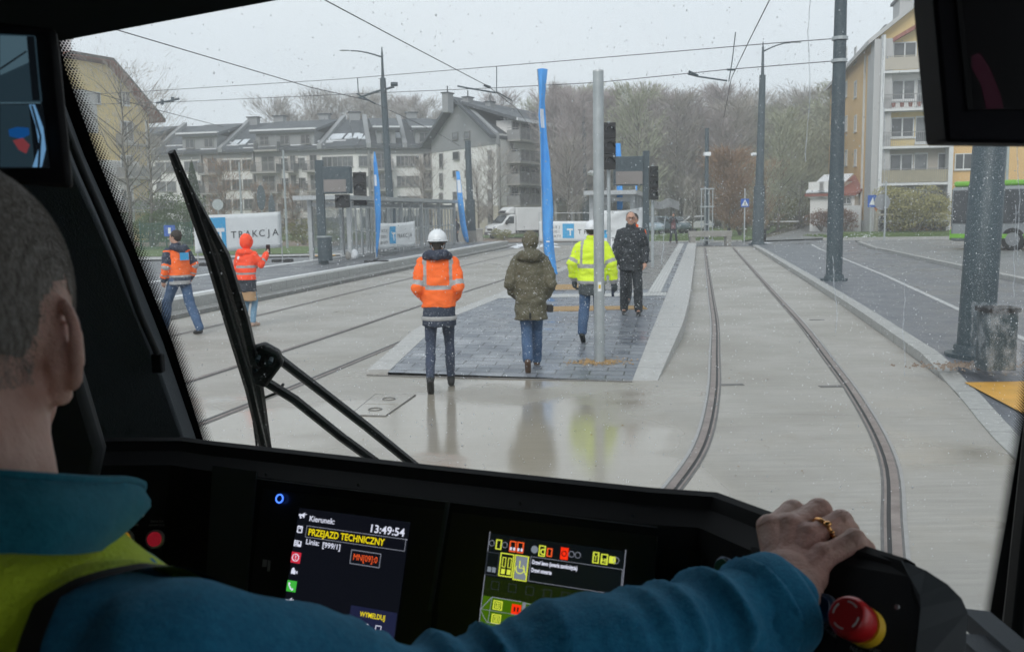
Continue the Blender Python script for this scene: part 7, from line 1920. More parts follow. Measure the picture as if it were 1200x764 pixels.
# side icons
ic = .012
def icon(y, kind):
    if kind in ('red','green'): sr(.0,y,.088,y+.125,kind,.0008,nm='icon_tile')
    mb = MB(); c = a+ex*(.044*W_)-ey*((y+.062)*H_)+pn*.0016
    def pt(x_,y_): return c+ex*(x_*W_)+ey*(y_*H_)
    if kind == 'red':
        mb.tube([pt(.030*math.cos(t),.040*math.sin(t)) for t in [2*math.pi*k/16 for k in range(17)]],.0005,4); mb.add([pt(-.004,.025),pt(.004,.025),pt(.003,-.008),pt(-.003,-.008)],[(0,3,2,1)]); mb.add([pt(-.004,-.015),pt(.004,-.015),pt(.004,-.024),pt(-.004,-.024)],[(0,3,2,1)])
    elif kind == 'green': mb.tube([pt(-.018,.035),pt(-.022,.01),pt(.0,-.03),pt(.018,-.035)],[.0014,.0008,.0008,.0014],6)
    elif kind == 'doc':
        for q in (((-.02,.035),(.02,.035)),((.02,.035),(.02,-.035)),((.02,-.035),(-.02,-.035)),((-.02,-.035),(-.02,.035)),((-.006,.028),(.012,.028)),((-.006,.012),(.012,.012))): mb.tube([pt(*q[0]),pt(*q[1])],.0007,4)
    elif kind == 'news':
        mb.add([pt(-.034,.035),pt(.034,.03),pt(.034,-.035),pt(-.034,-.035)],[(0,3,2,1)])
    elif kind == 'cam':
        mb.add([pt(-.02,.02),pt(.02,.02),pt(.02,-.024),pt(-.02,-.024)],[(0,3,2,1)]); mb.add([pt(.022,.0),pt(.038,.018),pt(.038,-.02)],[(0,2,1)]); mb.ell(pt(-.004,.03),(.0017,.0017,.0017),8,6)
    else:
        mb.add([pt(-.03,.012),pt(.0,.012),pt(.025,.036),pt(.025,-.03),pt(.0,-.008),pt(-.03,-.008)],[(0,5,4,3,2,1)]); mb.tube([pt(-.016,-.012),pt(-.006,-.034)],.0009,4); mb.tube([pt(.03,.012),pt(.04,.02)],.0006,4)
    g_ = mb.build('icon', S['white' if kind!='tool' else 'white'], s1_)
    if kind == 'news':
        for k_ in range(3): sr(.022,y+.04+.022*k_,.05,y+.048+.022*k_,'bg',.0024,nm='icon_line')
        sr(.054,y+.036,.07,y+.07,'bg',.0024,nm='icon_line')
for i_,kd in enumerate(('tool','doc','news','red','cam','green','horn')): icon(.05+.163*i_-.03, kd)
sr(.0,1.12,1.0,1.27,'navy',.0006); sr(.60,.99,1.0,1.135,'navy',.0008); st('WYMELDUJ',.69,1.09,sz*.9,'yellow',.00012,fitw=.215)
for x in (.455,.50): sr(x,1.155,x+.035,1.225,'white',.0016,nm='icon')
sr(.722,1.155,.775,1.22,'white',.0016,nm='icon'); sr(.755,1.19,.785,1.225,'green',.0022,nm='icon'); outline(.835,1.155,.885,1.24,'white',.008)
# blue ring light and small marks on the bezel
mb = MB(); c = dp_(327.5,584,.008); mb.tube([c+ex*.0052*math.cos(t)+ey*.0052*math.sin(t) for t in [2*math.pi*k/20 for k in range(21)]],.0009,5); mb.build('ring_light', S['blue'], dash)
for (x0,y0,x1,y1) in ((308,655,313,664),(314,656,317,669)): dquad('bezel_mark', [(x0,y0),(x1,y0+.6),(x1-1,y1),(x0-1,y1)], M['chrome'], dash, .0065, .0005)
# --- screen two
s2,a2,ex2,ey2,W2,H2 = screen('screen',(574,624.5),(734,646),(559,721),S['mdark'])
FR = (a2,ex2,ey2,W2,H2)
sr(0,-.02,.006,1.25,'line',.001,s2,'frame_line',FR); sr(.994,-.02,1.0,1.25,'line',.001,s2,'frame_line',FR)
sr(.008,.52,.99,.75,'limed',.0006,s2,'glow',FR); sr(.008,.75,.99,1.3,'lime',.0006,s2,'glow',FR)
def tile(x,y,w_,h_,mat,fill=None):
    outline(x,y,x+w_,y+h_,mat,.012,s2,FR,.0016)
    if fill: sr(x+.01,y+.015,x+w_-.01,y+h_-.015,fill,.0012,s2,'tile',FR)
tile(.06,.06,.045,.12,'yel2'); tile(.165,.055,.05,.13,'orange'); tile(.222,.055,.05,.13,'orange'); tile(.385,.06,.05,.13,'yel2'); tile(.445,.08,.04,.10,'orange')
for x in (.172,.196,.229,.253): sr(x,.13,x+.014,.165,'white',.002,s2,'mark',FR)
st('C',.395,.165,.0088,'yel2',.0003,s2,fr=FR); mb = MB(); c = a2+ex2*(.355*W2)-ey2*(.12*H2)+pn*.002; mb.tube([c,c+pn*.0003],.0042,14); mb.build('round_mark', S['tile'], s2)
sr(.545,.05,.60,.19,'red2',.0016,s2,'tile',FR); 
for x in (.03,.13,.625,.67,.94):
    mb = MB(); c = a2+ex2*(x*W2)-ey2*(.115*H2)+pn*.002; mb.tube([c+ex2*.0032*math.cos(t)+ey2*.0032*math.sin(t) for t in [2*math.pi*k/12 for k in range(13)]],.0004,4); mb.build('ring_mark', S['line'], s2)
mb = MB(); c = a2+ex2*(.573*W2)-ey2*(.12*H2)+pn*.0024; mb.tube([c+ex2*.0028*math.cos(t)+ey2*.0028*math.sin(t) for t in [2*math.pi*k/12 for k in range(13)]],.0006,4); mb.build('ring_mark', S['mdark'], s2)
tile(.775,.05,.045,.13,'yel2'); tile(.832,.06,.05,.12,'yel2'); sr(.89,.075,.935,.155,'yel2',.0016,s2,'tile',FR); st('HS',.838,.155,.0055,'yel2',.0002,s2,fr=FR)
mb = MB(); q = a2+ex2*(.797*W2)-ey2*(.11*H2)+pn*.002; mb.tube([q+ex2*-.0022+ey2*.003,q,q+ex2*.0022+ey2*.003],.0004,4); mb.tube([q,q-ey2*.004],.0004,4); mb.build('aerial_mark', S['yel2'], s2)
tile(.0,.22,.10,.28,'dim'); tile(.105,.21,.105,.28,'yel2'); tile(.215,.21,.105,.30,'yel2','tile')
for x,m_ in ((.02,'tile'),(.055,'tile'),(.125,'yel2'),(.168,'yel2')): sr(x,.40,x+.028,.46,m_,.002,s2,'mark',FR)
for x in (.125,.168): outline(x,.26,x+.028,.38,'yel2',.008,s2,FR,.002)
mb = MB(); c = a2+ex2*(.265*W2)-ey2*(.37*H2)+pn*.0026
mb.tube([c+ex2*.0052*math.cos(t)+ey2*.0052*math.sin(t) for t in [R(150+20*k) for k in range(14)]],.0006,4); mb.tube([c+ex2*-.001+ey2*.009,c+ex2*-.001+ey2*.001,c+ex2*.004+ey2*.001,c+ex2*.008-ey2*.006],.0006,4); mb.build('wheelchair_mark', S['yel2'], s2)
outline(.33,.205,.99,.50,'line',.006,s2,FR); st('Drzwi lewo (awaria zamknięcia)',.345,.29,.0062,'white',.0002,s2,fitw=.33,fr=FR); st('Drzwi otwarte',.345,.385,.0062,'white',.0002,s2,fitw=.15,fr=FR)
for k_ in range(7): outline(.06+.13*k_,.56,.12+.13*k_,.66,'dim',.006,s2,FR)
# tram outline with doors
mb = MB()
def q2(x,y): return a2+ex2*(x*W2)-ey2*(y*H2)+pn*.0018
mb.tube([q2(.30,.75),q2(.08,.75),q2(.0,.92),q2(.06,1.05),q2(.30,1.06)],.0005,4); mb.tube([q2(.32,.76),q2(.9,.78)],.0005,4); mb.tube([q2(.32,1.07),q2(.9,1.08)],.0005,4); mb.tube([q2(.0,.91),q2(.30,.91)],.0003,4); mb.tube([q2(.08,.75),q2(.07,1.05)],.0003,4)
mb.build('tram_outline', S['line'], s2); sr(.31,.75,.335,1.08,'line',.0018,s2,'joint',FR)
for (x,y,m_) in ((.095,.78,'yel2'),(.235,.79,'red2'),(.095,.94,'yel2'),(.25,.94,'yel2'),(.37,.79,'yel2'),(.385,.93,'yel2'),(.54,.80,'yel2'),(.54,.94,'yel2')):
    if m_ == 'red2': sr(x,y,x+.07,y+.115,'red2',.0022,s2,'door_mark',FR); sr(x+.018,y+.03,x+.03,y+.085,'mdark',.0028,s2,'mark',FR); sr(x+.042,y+.03,x+.054,y+.085,'mdark',.0028,s2,'mark',FR)
    else:
        outline(x,y,x+.07,y+.11,'yel2',.012,s2,FR,.0024); outline(x+.016,y+.02,x+.034,y+.09,'yel2',.008,s2,FR,.0024); outline(x+.037,y+.02,x+.055,y+.09,'yel2',.008,s2,FR,.0024)
# --- buttons
def button(px, py, rad, lens, name='push_button', ring='chrome', pl=None, labels=()):
    c = dp_(px,py,.003) if pl is None else pl
    ab = MB().tube([c,c+pn*.006,c+pn*.0065],[rad,rad,rad*.9],24); b_ = ab.build(name, M[ring], dash, smooth='auto')
    MB().tube([c+pn*.0066,c+pn*.0085],[rad*.78,rad*.74],24).build('lens', lens, b_, smooth='auto')
    for k_,t_ in enumerate(labels):
        vs,fs,w_ = text_mb(t_, .0042); mb = MB(); mb.add([c+ex*(v.x-w_/2)+upv*(v.y+rad*1.35+.005*(len(labels)-1-k_))+pn*.0012 for v in vs], fs); mb.build('label_text', M['labeltext'], dash)
    return b_
M['labeltext'] = pm('faded white lettering', (.22,.22,.22), .6, .1, 9)
pn_k = pn; pn = V((0,-.30,.105)).normalized(); upk = upv; upv = V((0,.105,.30)).normalized(); exk = ex; ex = V((1,0,0))
for px_,ln_,lb_ in ((147,'lamp_y',('ŚWIATŁA','PRZECIWMGIELNE')),(183,'lamp_r',('ŚWIATŁA','AWARYJNE')),(114,None,())):
    button(px_,631,.0125,S[ln_] if ln_ else M['bezel'],labels=lb_,pl=P(px_,631.5,1.215))
pn = pn_k; upv = upk; ex = exk
# right section: its own plane
ra, rb2 = G(905,602,RZ), G(1010,640,RZ); u3 = (rb2-ra).normalized(); t3 = V((u3.y,-u3.x,0)); w3 = (t3*.13+V((0,0,-.28))).normalized(); pn3 = (t3*.28+V((0,0,.13))).normalized()
pn_old = pn
def rp_(px,py,lift=0): return onplane(px,py,P(985,700,.795)+pn3*lift,pn3)
pn = pn3; up3 = -w3
M['lensg'] = pm('dark green lens',(.01,.09,.045),.3,.1,5); M['lensb'] = pm('dark blue lens',(.01,.025,.07),.3,.1,5); M['bluering'] = pm('blue steel ring',(.10,.13,.18),.35,.1,5,metal=.6)
button(851,666,.0105,M['lensg'],ring='bluering',pl=P(851,666,.88)); button(968,713,.0125,M['lensb'],ring='bluering',pl=rp_(968,713,.004))
M['stopred'] = pm('red emergency stop', (.55,.015,.018), .28, .06, 6, spec=.6); M['stopyel'] = pm('yellow collar', (.75,.45,.02), .4, .06, 6)
es = thing('emergency_stop','red mushroom emergency stop button with yellow collar beside the hand','button',rp_(1012,735,.0)); c = rp_(1016,736,.010); ax = (P(1000,726,.74)-c).normalized()
mb = MB().tube([c,c+ax*.011],[.0165,.0165],28); mb.build('collar', M['stopyel'], es, smooth='auto')
mb = MB().tube([c+ax*.0111,c+ax*.016,c+ax*.031,c+ax*.035,c+ax*.037],[.0145,.0165,.0175,.0165,.0145],32); bt = mb.build('mushroom_head', M['stopred'], es, smooth='auto')
exs = ax.orthogonal().normalized(); eys = ax.cross(exs); mb = MB()
for a0 in (20,110,200,290):
    mb.tube([c+ax*.0372+exs*.0112*math.cos(R(a0+8*k_))+eys*.0112*math.sin(R(a0+8*k_)) for k_ in range(7)],.0008,5)
mb.build('turn_arrows', pm('pale arrow print',(.55,.45,.42),.5,.05,9), bt)
def rtext(t_, px, py, size=.0062):
    vs,fs,w_ = text_mb(t_, size); mb = MB(); o_ = rp_(px,py,.0035); mb.add([o_+u3*(v.x-w_/2)+up3*v.y for v in vs], fs); mb.build('label_text', M['labeltext'], dash)
rtext('STOP',962,733); rtext('CZUWAK',966,741); rtext('HAMOWANIE',1008,757); rtext('NAGŁE',1006,766)
c = rp_(1052,711,.003); MB().tube([c,c+pn3*.002],.002,8).build('screw', M['chrome'], dash)
pn = pn_old
# sill seen at the lower right
ppoly('sill', [(1126,712),(1160,716),(1160,735),(1126,733)], .95, .2, 'trim'); ppoly('sill', [(1120,741),(1160,744),(1158,800),(1115,800)], .90, .2, 'trim')
# a little daylight through the left side window
# ------------------------------------------------------------------ the driver
dr = thing('person','tram driver with grey cropped hair, teal fleece, yellow vest and ring, seen from behind','person',V((-.38,.55,1.0)))
m, nt, b = newmat('weathered skin'); tc = N(nt,'ShaderNodeTexCoord').outputs['Object']
c_ = mixc(nt, ramp(nt, tex(nt, 35, 5, .6, tc), [(.3,0),(.7,1)]), (.58,.33,.26), (.72,.47,.39)); c_ = mixc(nt, mth(nt,'MULTIPLY',ramp(nt, tex(nt, 11, 3, .5, tc), [(.5,0),(.68,1)]),.5), c_, (.64,.30,.25))
L(nt, c_, b.inputs['Base Color']); b.inputs['Roughness'].default_value = .42; b.inputs['Subsurface Weight'].default_value = .12; b.inputs['Subsurface Radius'].default_value = (.012,.004,.002)
bn = N(nt,'ShaderNodeBump'); bn.inputs['Distance'].default_value = .0016; bn.inputs['Strength'].default_value = .8
L(nt, mth(nt,'ADD',tex(nt, 420, 4, .65, tc),mth(nt,'MULTIPLY',tex(nt, 90, 3, .6, tc, sc3=(1,2.2,1)),1.2)), bn.inputs['Height']); L(nt, bn.outputs[0], b.inputs['Normal'])
M['dskin'] = m
def fleece(name, c1, c2):
    m, nt, b = newmat(name); tc = N(nt,'ShaderNodeTexCoord').outputs['Object']
    c_ = mixc(nt, ramp(nt, tex(nt, 160, 4, .7, tc), [(.35,0),(.65,1)]), c1, c2); L(nt, mixc(nt, mth(nt,'MULTIPLY',ramp(nt, tex(nt, 12, 4, .6, tc), [(.4,0),(.7,1)]),.35), c_, tuple(x*.75 for x in c1)), b.inputs['Base Color'])
    b.inputs['Roughness'].default_value = .92; b.inputs['Sheen Weight'].default_value = .35; b.inputs['Sheen Tint'].default_value = (.4,.7,.9,1); b.inputs['Specular IOR Level'].default_value = .15
    bn = N(nt,'ShaderNodeBump'); bn.inputs['Distance'].default_value = .002; bn.inputs['Strength'].default_value = .6
    L(nt, mth(nt,'ADD',tex(nt, 500, 3, .7, tc),mth(nt,'MULTIPLY',tex(nt, 60, 4, .6, tc),1.0)), bn.inputs['Height']); L(nt, bn.outputs[0], b.inputs['Normal']); return m
M['fleece'] = fleece('teal blue fleece', (.016,.16,.30), (.028,.24,.42)); M['collar'] = fleece('teal collar', (.01,.12,.17), (.02,.17,.23))
M['vest'] = pm('yellow vest mesh', (.48,.62,.015), .7, .12, 20, bump=.5, bscale=300, c2=(.60,.74,.03)); M['binding'] = pm('black binding', (.012,.012,.014), .8, .1, 20)
HC = P(-52,366,.66)
S_ = P(186,808,.545); EL_ = P(500,850,.66); CU = P(898,716,.80); WRI = P(916,700,.815)
# body: head, neck, torso core, arm, hand in one surface
mb = MB()
mb.ell(HC+V((0,-.004,.012)),(.074,.094,.094),32,24); mb.ell(HC+V((0,-.030,-.035)),(.064,.058,.058),24,16); mb.ell(HC+V((-.013,.045,-.065)),(.054,.055,.062),24,16); mb.ell(HC+V((-.016,.075,-.10)),(.034,.035,.028),16,12)
mb.ell(HC+V((-.014,.070,0)),(.048,.030,.06),16,12); mb.limb([HC+V((-.022,.095,.01)),HC+V((-.026,.115,-.03))],[.010,.015],10)
NB = P(-48,640,.60); mb.limb([HC+V((.0,-.004,-.06)),HC.lerp(NB,.55)+V((0,-.006,0)),NB],[.058,.060,.066],24)
for s_ in (-1,1): mb.ell(HC.lerp(NB,.62)+V((s_*.022,-.028,0)),(.022,.022,.06),14,10)
TC = V((-.395,.60,0))
def tring(z, rx, ry, g=0, dx=0): return [TC+V((dx+(rx+g)*math.cos(a), (ry+g)*math.sin(a), z)) for a in [2*math.pi*k/36 for k in range(36)]]
tr_ = [(1.30,.20,.13,0),(1.5,.205,.13,0),(1.64,.205,.12,0),(1.70,.195,.11,0),(1.75,.15,.09,0),(1.79,.09,.07,0)]
mb.rings([tring(z,a,b_,-.012,d) for z,a,b_,d in tr_])
mb.limb([S_,EL_,WRI],[.046,.040,.029],16)
head_only = len(mb.v)
# ear (right), back view, cupped outwards
EC = HC+V((.066,-.004,-.027)); en = V((.86,.50,0)).normalized(); ea = V((.50,-.86,0)).normalized(); eu = V((0,0,1))
curve = []
for k in range(15):
    t = R(-70+k*20); rx = .0165; rz = .031
    curve.append(EC+ea*(.010+rx*math.cos(t))*.9+en*(.010+.006*math.cos(t))+eu*(rz*math.sin(t)+.002))
ear = MB(); ear.tube(curve,[.0042,.0050,.0052,.0052,.0050,.0048,.0046,.0046,.0046,.0046,.0045,.0042,.004,.004,.0035],8)
ear.ell(EC+en*.006+ea*.006,(.0095,.014,.0275),16,12); ear.ell(EC+en*.006+ea*.004-eu*.030,(.0075,.0095,.011),12,8); ear.ell(EC-V((.008,-.004,0)),(.012,.014,.022),12,8); ear.limb([EC-eu*.030+en*.004,EC-eu*.036-V((.012,-.004,0)),EC-eu*.05-V((.024,-.006,0))],[.008,.011,.014],12); ear.limb([EC-eu*.018-V((.004,0,0)),EC-eu*.026-V((.012,-.002,0))],[.010,.014],12)
mb.v.extend([]); base_n = len(mb.v); mb.v += ear.v; mb.f += [[i+base_n for i in f] for f in ear.f]; mb.m += ear.m
body = fuse(mb,'body',M['dskin'],dr,.0032,3,local=False,wrinkle=lambda c:.0007*noise.noise(c*60)+.0004*noise.noise(c*160))
# hand as a finer continuous surface rooted in the wrist
hb = MB()
MC = [P(903,620,.890),P(926,619,.886),P(948,630,.870),P(966,652,.840)]
PI_ = [P(929,600,.918),P(960,599,.914),P(985,612,.886),P(1001,633,.845)]
DI = []; TI = []
for i,(m0_,p_) in enumerate(zip(MC,PI_)):
    f_ = (V((p_.x-m0_.x,p_.y-m0_.y,0)).normalized()+V((.1,.7,0))).normalized(); DI.append(p_+f_*.020+V((0,0,-.014))); TI.append(p_+f_*.026+V((0,0,-.034)))
rr = [.0128,.0132,.0126,.0112]
for i in range(4):
    r_ = rr[i]; mid = MC[i].lerp(PI_[i],.5)+V((0,0,-.001))
    hb.limb([WRI.lerp(MC[i],.25),WRI.lerp(MC[i],.6),MC[i],mid,PI_[i],DI[i],TI[i]],[.0135,.0125,r_*1.12,r_*.98,r_*1.04,r_*.9,r_*.78],16)
    hb.ell(MC[i]+V((0,0,.003)),(r_*1.12,r_*1.12,r_*.95),14,10)
hb.ell(WRI.lerp(MC[1],.5)+V((.006,0,-.008)),(.034,.050,.020),20,14,rot=Matrix.Rotation(-.2,3,'Z')); hb.ell(WRI.lerp(MC[2],.72)+V((-.004,0,-.008)),(.037,.032,.018),20,14); hb.ell(WRI.lerp(MC[3],.4)+V((.004,0,-.008)),(.016,.034,.016),16,12)
hb.limb([EL_.lerp(WRI,.8),WRI,WRI.lerp(MC[1],.3),WRI.lerp(MC[2],.35)],[.034,.0275,.024,.022],18)
TH0 = WRI.lerp(MC[0],.3)+V((-.012,0,-.008)); hb.limb([TH0,TH0+V((-.022,.028,-.012)),TH0+V((-.022,.055,-.022)),TH0+V((-.012,.075,-.032))],[.016,.0135,.0118,.010],14)
# tendons and veins on the back of the hand
for i in range(4): hb.tube([WRI.lerp(MC[i],.35)+V((0,0,.0135)),WRI.lerp(MC[i],.8)+V((0,0,.011)),MC[i]+V((0,0,.010))],[.0008,.0012,.002],8)
hb.tube([WRI+V((.01,-.0,.024)),WRI.lerp(MC[2],.4)+V((.008,0,.0155)),WRI.lerp(MC[3],.75)+V((-.004,0,.012))],.0009,6)
hb.tube([WRI+V((-.008,.01,.024)),WRI.lerp(MC[1],.5)+V((-.006,0,.014)),MC[0].lerp(MC[1],.5)+V((0,-.01,.006))],.0009,6)
def hw(c):
    k = .0003*noise.noise(c*120)+.0002*noise.noise(c*300)
    for p_ in PI_:
        d = (c-p_).length
        if d < .014: k += .0006*math.sin((c-p_).y*1400)*(1-d/.014)
    return k
hand_o = fuse(hb,'hand',M['dskin'],body,.0014,4,local=False,wrinkle=hw)
# gold ring on the ring finger
M['gold'] = pm('gold ring', (.80,.42,.16), .22, .08, 30, metal=1.0)
rc = MC[2].lerp(PI_[2],.42); rd = (PI_[2]-MC[2]).normalized(); rx_ = rd.orthogonal().normalized(); ry_ = rd.cross(rx_)
mb = MB(); mb.tube([rc+rx_*.0122*math.cos(t)+ry_*.0122*math.sin(t) for t in [2*math.pi*k/28 for k in range(29)]],.0022,8)
topd = (EYE-rc).normalized(); topd = (topd-rd*topd.dot(rd)).normalized(); sd3 = rd.cross(topd)
mb.ell(rc+topd*.0138-sd3*.004,(.0040,.0040,.0030),14,10); mb.ell(rc+topd*.0130+sd3*.0045,(.0028,.0028,.0024),12,8); mb.ell(rc+topd*.0125+sd3*.0095,(.0023,.0023,.002),12,8)
mb.build('ring', M['gold'], dr, smooth=True)
# cropped hair: a cap of short stiff hairs over a dark scalp
scalp = MB(); scalp.ell(HC+V((0,-.006,.014)),(.0757,.0955,.0955),40,30); scalp.ell(HC+V((0,-.032,-.030)),(.0655,.0595,.058),28,20)
so_ = fuse(scalp,'tmp',M['hair_grey'],None,.004,2)
m, nt, b = newmat('cropped grey hair'); tc = N(nt,'ShaderNodeTexCoord').outputs['Object']
L(nt, mixc(nt, ramp(nt, tex(nt, 420, 3, .7, tc, sc3=(1,1,.3)), [(.35,0),(.65,1)]), (.13,.108,.092), (.36,.33,.30)), b.inputs['Base Color']); b.inputs['Roughness'].default_value = .6; M['crop'] = m
r = random.Random(8); hm2 = MB(); me = so_.data
def hairline(c):
    # 1 on the scalp, 0 on neck, ear and face
    q = c-HC; lim = -.078+ (.03 if q.y > .02 else 0)
    k = max(0,min(1,(q.z-lim)/.045))
    if q.y > .045 and q.z < .045: k = 0
    if q.x > .05:
        e_ = math.hypot((q.y-.005)/.034,(q.z+.022)/.045); k *= max(0,min(1,(e_-.8)/.4))
    return k
keep = [p for p in me.polygons if hairline(V(p.center)) > .02]
for p in keep:
    if p.center.y > HC.y+.06: continue
    hk = hairline(V(p.center)); 
    for _ in range(15):
        if r.random() > hk: continue
        vs_ = [me.vertices[i].co for i in p.vertices]; a_,b_ = r.random(),r.random(); c = vs_[0].lerp(vs_[1],a_).lerp(vs_[min(3,len(vs_)-1)].lerp(vs_[2],a_),b_)
        n_ = V(p.normal); d = (n_*.55+V((r.gauss(0,.16),r.gauss(0,.16),-.85+r.gauss(0,.2)))).normalized()*r.uniform(.0018,.0038); s_ = d.orthogonal().normalized()*r.uniform(.00008,.00016)
        hm2.add([c-s_,c+s_,c+d],[(0,1,2)])
bpy.data.objects.remove(so_)
sc2 = MB(); sc2.ell(HC+V((0,-.006,.015)),(.0752,.0950,.0948),40,30)
hs_ = fuse(sc2,'hair',M['crop'],dr,.004,1,local=False)
bm = bmesh.new(); bm.from_mesh(hs_.data); 
dl = [f for f in bm.faces if hairline(hs_.matrix_basis @ (wmat(dr) @ f.calc_center_median())) < .55+.45*noise.noise(f.calc_center_median()*90)]
bmesh.ops.delete(bm, geom=dl, context='FACES'); bm.to_mesh(hs_.data); bm.free()
hm2.build('hair_strands', M['crop'], hs_)
# fleece: torso and sleeve
mb = MB(); mb.rings([tring(z,a,b_,.010,d) for z,a,b_,d in [(1.28,.20,.13,0),(1.5,.205,.13,0),(1.64,.208,.12,0),(1.70,.20,.112,0),(1.745,.165,.095,0),(1.775,.12,.08,0),(1.80,.08,.07,0)]])
A0 = V((-.312,.585,1.686)); 
mb.limb([A0,S_.lerp(A0,.35)+V((0,0,.006)),S_,S_.lerp(EL_,.5),EL_,EL_.lerp(CU,.3),EL_.lerp(CU,.65),CU.lerp(EL_,.06),CU],[.068,.070,.066,.062,.060,.059,.053,.047,.045],28)
def fold(c):
    """creases across the sleeve, strongest at the elbow and cuff"""
    k = 0
    ab = CU-EL_; t = (c-EL_).dot(ab)/ab.length_squared
    if t > -.05:
        t_ = max(0,t); amp = .0030+.0055*math.exp(-((t_-.88)/.14)**2)+.0045*math.exp(-((t_-.12)/.22)**2)
        q = c-(EL_+ab*t); ang = math.atan2(q.z,q.x+q.y*.3)
        w_ = 1.0*noise.noise(V((t_*2.5,ang*.7,4))); rg = (1-min(1,abs(noise.noise(V((t_*8.5+ang*.55+w_,ang*.45,1)))*2.1)))**3
        rg2 = (1-min(1,abs(noise.noise(V((t_*17-ang*.8+w_*2,ang*.7,9)))*2.4)))**2
        k += amp*(rg*2.0-.5)+amp*.55*(rg2-.3)+.0035*noise.noise(c*14)
    else:
        ab2 = EL_-S_; t2 = (c-S_).dot(ab2)/ab2.length_squared
        k += .0055*(1-abs(noise.noise(V((c.x*16+c.z*9,c.y*7,c.z*12)))*3.2))*.8+.006*noise.noise(c*11)
        if t2 > .6: k += .003*math.sin((t2)*26+2*noise.noise(c*10))
    return k+.0006*noise.noise(c*90)
fl_ = fuse(mb,'fleece',M['fleece'],dr,.0042,3,local=False,wrinkle=fold,post=2)
# cuff hem
mb = MB(); axc = (WRI-EL_).normalized(); rxc = axc.orthogonal().normalized(); ryc = axc.cross(rxc)
def cring(c, r_, ph=0): return [c+rxc*(r_*(1+.05*math.sin(3*a+ph)))*math.cos(a)+ryc*(r_*(1+.05*math.sin(3*a+ph)))*math.sin(a) for a in [2*math.pi*k/36 for k in range(36)]]
mb.rings([cring(CU-axc*.030,.040),cring(CU-axc*.020,.0485),cring(CU+axc*.016,.0475,.5),cring(CU+axc*.021,.0455,.5),cring(CU+axc*.018,.0415,.5),cring(CU-axc*.0,.036)],cap=False)
mb.build('cuff', M['fleece'], dr, smooth=True)
# collar standing round the neck
top = [(-150,556,.53),(-60,554,.53),(0,556,.535),(60,560,.55),(115,563,.59),(150,563,.64),(168,569,.69),(160,582,.73)]
bot = [(-150,652,.50),(-60,650,.50),(0,648,.505),(60,650,.52),(105,648,.56),(128,640,.61),(148,622,.66),(158,604,.70)]
mb = MB(); nr = 7; tp = catmull([P(*q) for q in top],4); bt_ = catmull([P(*q) for q in bot],4); nC = len(tp); vs = []
for i in range(nC):
    for j in range(nr):
        t = j/(nr-1); p = bt_[i].lerp(tp[i],t); out_ = V((math.sin(i/nC*2.2),-math.cos(i/nC*2.2),0)); vs.append(p+out_*(.010*math.sin(t*math.pi)+.003*noise.noise(V((i*.7,j*.5,3)))))
K_ = len(vs); vs += [p+V((-.006*math.sin(i//nr/nC*2.2),.009,-.0)) for i,p in enumerate(vs)]
fs = []
for i in range(nC-1):
    for j in range(nr-1): q = (i*nr+j,(i+1)*nr+j,(i+1)*nr+j+1,i*nr+j+1); fs.append(q); fs.append(tuple(K_+x for x in q[::-1]))
    a_,b_ = i*nr+nr-1,(i+1)*nr+nr-1; fs.append((a_,b_,K_+b_,K_+a_))
for j in range(nr-1): a_ = (nC-1)*nr+j; fs.append((a_,K_+a_,K_+a_+1,a_+1))
mb.add(vs,fs); co = mb.build('collar', M['collar'], dr, smooth=True)
md_ = co.modifiers.new('b','BEVEL'); md_.width=.002; md_.segments=2; md_.limit_method='ANGLE'
mb = MB(); mb.tube([p+V((.001,-.002,.001)) for p in tp],.0028,6); mb.build('collar_piping', M['collar'], dr, smooth=True)
mb = MB(); mb.tube([P(168,570,.69),P(163,585,.685),P(156,596,.68),P(160,606,.68),P(168,603,.68)],.0014,5); mb.build('zip', M['chrome'], dr, smooth=True)
mb = MB(); mb.add([P(140,600,.66),P(172,596,.675),P(166,604,.675),P(142,628,.655)],[(0,3,2,1)]); mb.prism([P(140,600,.66),P(172,596,.675),P(166,604,.675),P(142,628,.655)],(0,.006,0)); mb.build('collar_tip', M['collar'], dr, smooth=True)
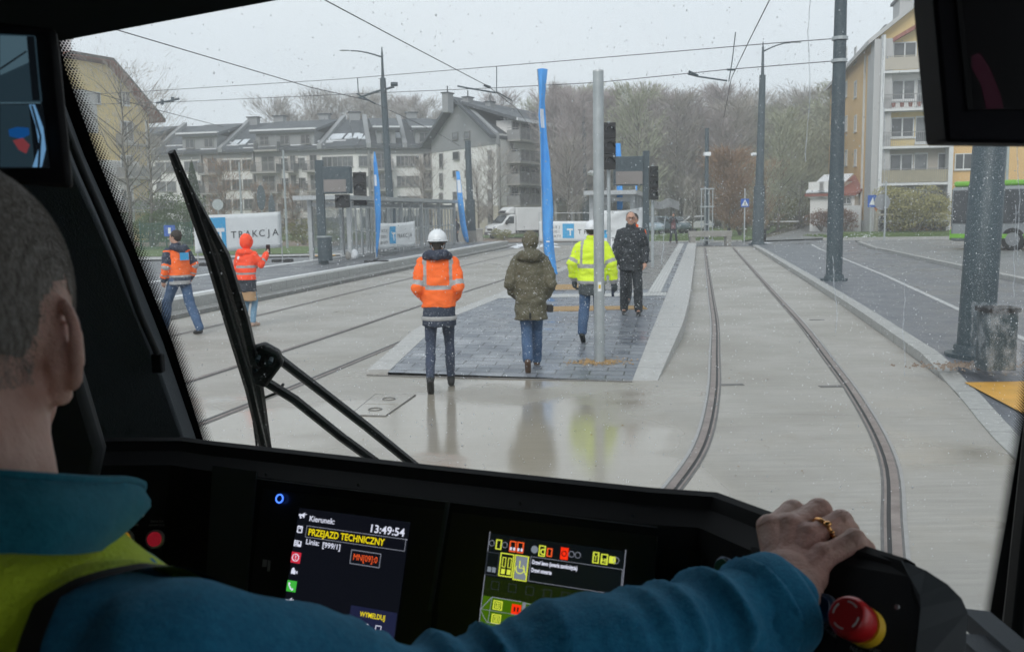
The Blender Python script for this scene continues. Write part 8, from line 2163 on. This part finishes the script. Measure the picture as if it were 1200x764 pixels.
# hi-vis vest over the shoulders with black binding at the armhole
mb = MB(); mb.rings([tring(z,a,b_,.027,d) for z,a,b_,d in [(1.28,.20,.13,0),(1.5,.205,.13,0),(1.64,.208,.12,0),(1.70,.20,.112,0),(1.735,.16,.09,0),(1.765,.12,.08,0),(1.80,.08,.07,0)]]); mb.limb([A0,S_.lerp(A0,.35)+V((0,0,.006)),S_],[.0765,.0785,.074],24)
ve = fuse(mb,'vest',M['vest'],dr,.005,3,local=False,wrinkle=lambda c:.004*noise.noise(V((c.x*9,c.y*9,c.z*6)))+.0015*noise.noise(c*30))
inv = wmat(dr)
def armline(p): # signed distance beyond the armhole line, in world
    q = inv @ p; 
    d = ray(0,0); v = q-EYE
    # armhole edge: plane through the shoulder, leaning outward to the front
    return (q.x+.268)-max(0,(q.y-.53))*1.15
ve.data.materials.append(M['binding'])
bm = bmesh.new(); bm.from_mesh(ve.data)
for off_ in (0,.016):
    for cox, nx_ in ((V((-.268-off_,.5,1.6)),V((1,0,0))),(V((-.268-off_,.53,1.6)),V((1,-1.15,0)).normalized())):
        bmesh.ops.bisect_plane(bm, geom=bm.verts[:]+bm.edges[:]+bm.faces[:], plane_co=inv.inverted() @ cox, plane_no=nx_)
bm.to_mesh(ve.data); bm.free()
for p in ve.data.polygons:
    if armline(V(p.center)) > -.016: p.material_index = 1
bm = bmesh.new(); bm.from_mesh(ve.data); bmesh.ops.delete(bm, geom=[f for f in bm.faces if armline(f.calc_center_median()) > 0], context='FACES'); bm.to_mesh(ve.data); bm.free()
# seat back behind the driver is out of view; his trousers and seat are below the frame
# ------------------------------------------------------------------ snow-laden air
mb = MB().bx(-158,178,-32,252,-1.2,36)
hm = bpy.data.materials.new('haze'); hm.use_nodes = True; ht = hm.node_tree
for n_ in list(ht.nodes): ht.nodes.remove(n_)
out = N(ht,'ShaderNodeOutputMaterial'); pv = N(ht,'ShaderNodeVolumePrincipled')
pv.inputs['Color'].default_value = (.97,.985,1,1); pv.inputs['Density'].default_value = .0023; pv.inputs['Anisotropy'].default_value = .2
L(ht, pv.outputs[0], out.inputs['Volume'])
hz = mb.build('haze', hm); tag(hz, 'pale snowy haze that fades the far wood and houses', None, kind='stuff')
bpy.data.scenes.remove(_ts)
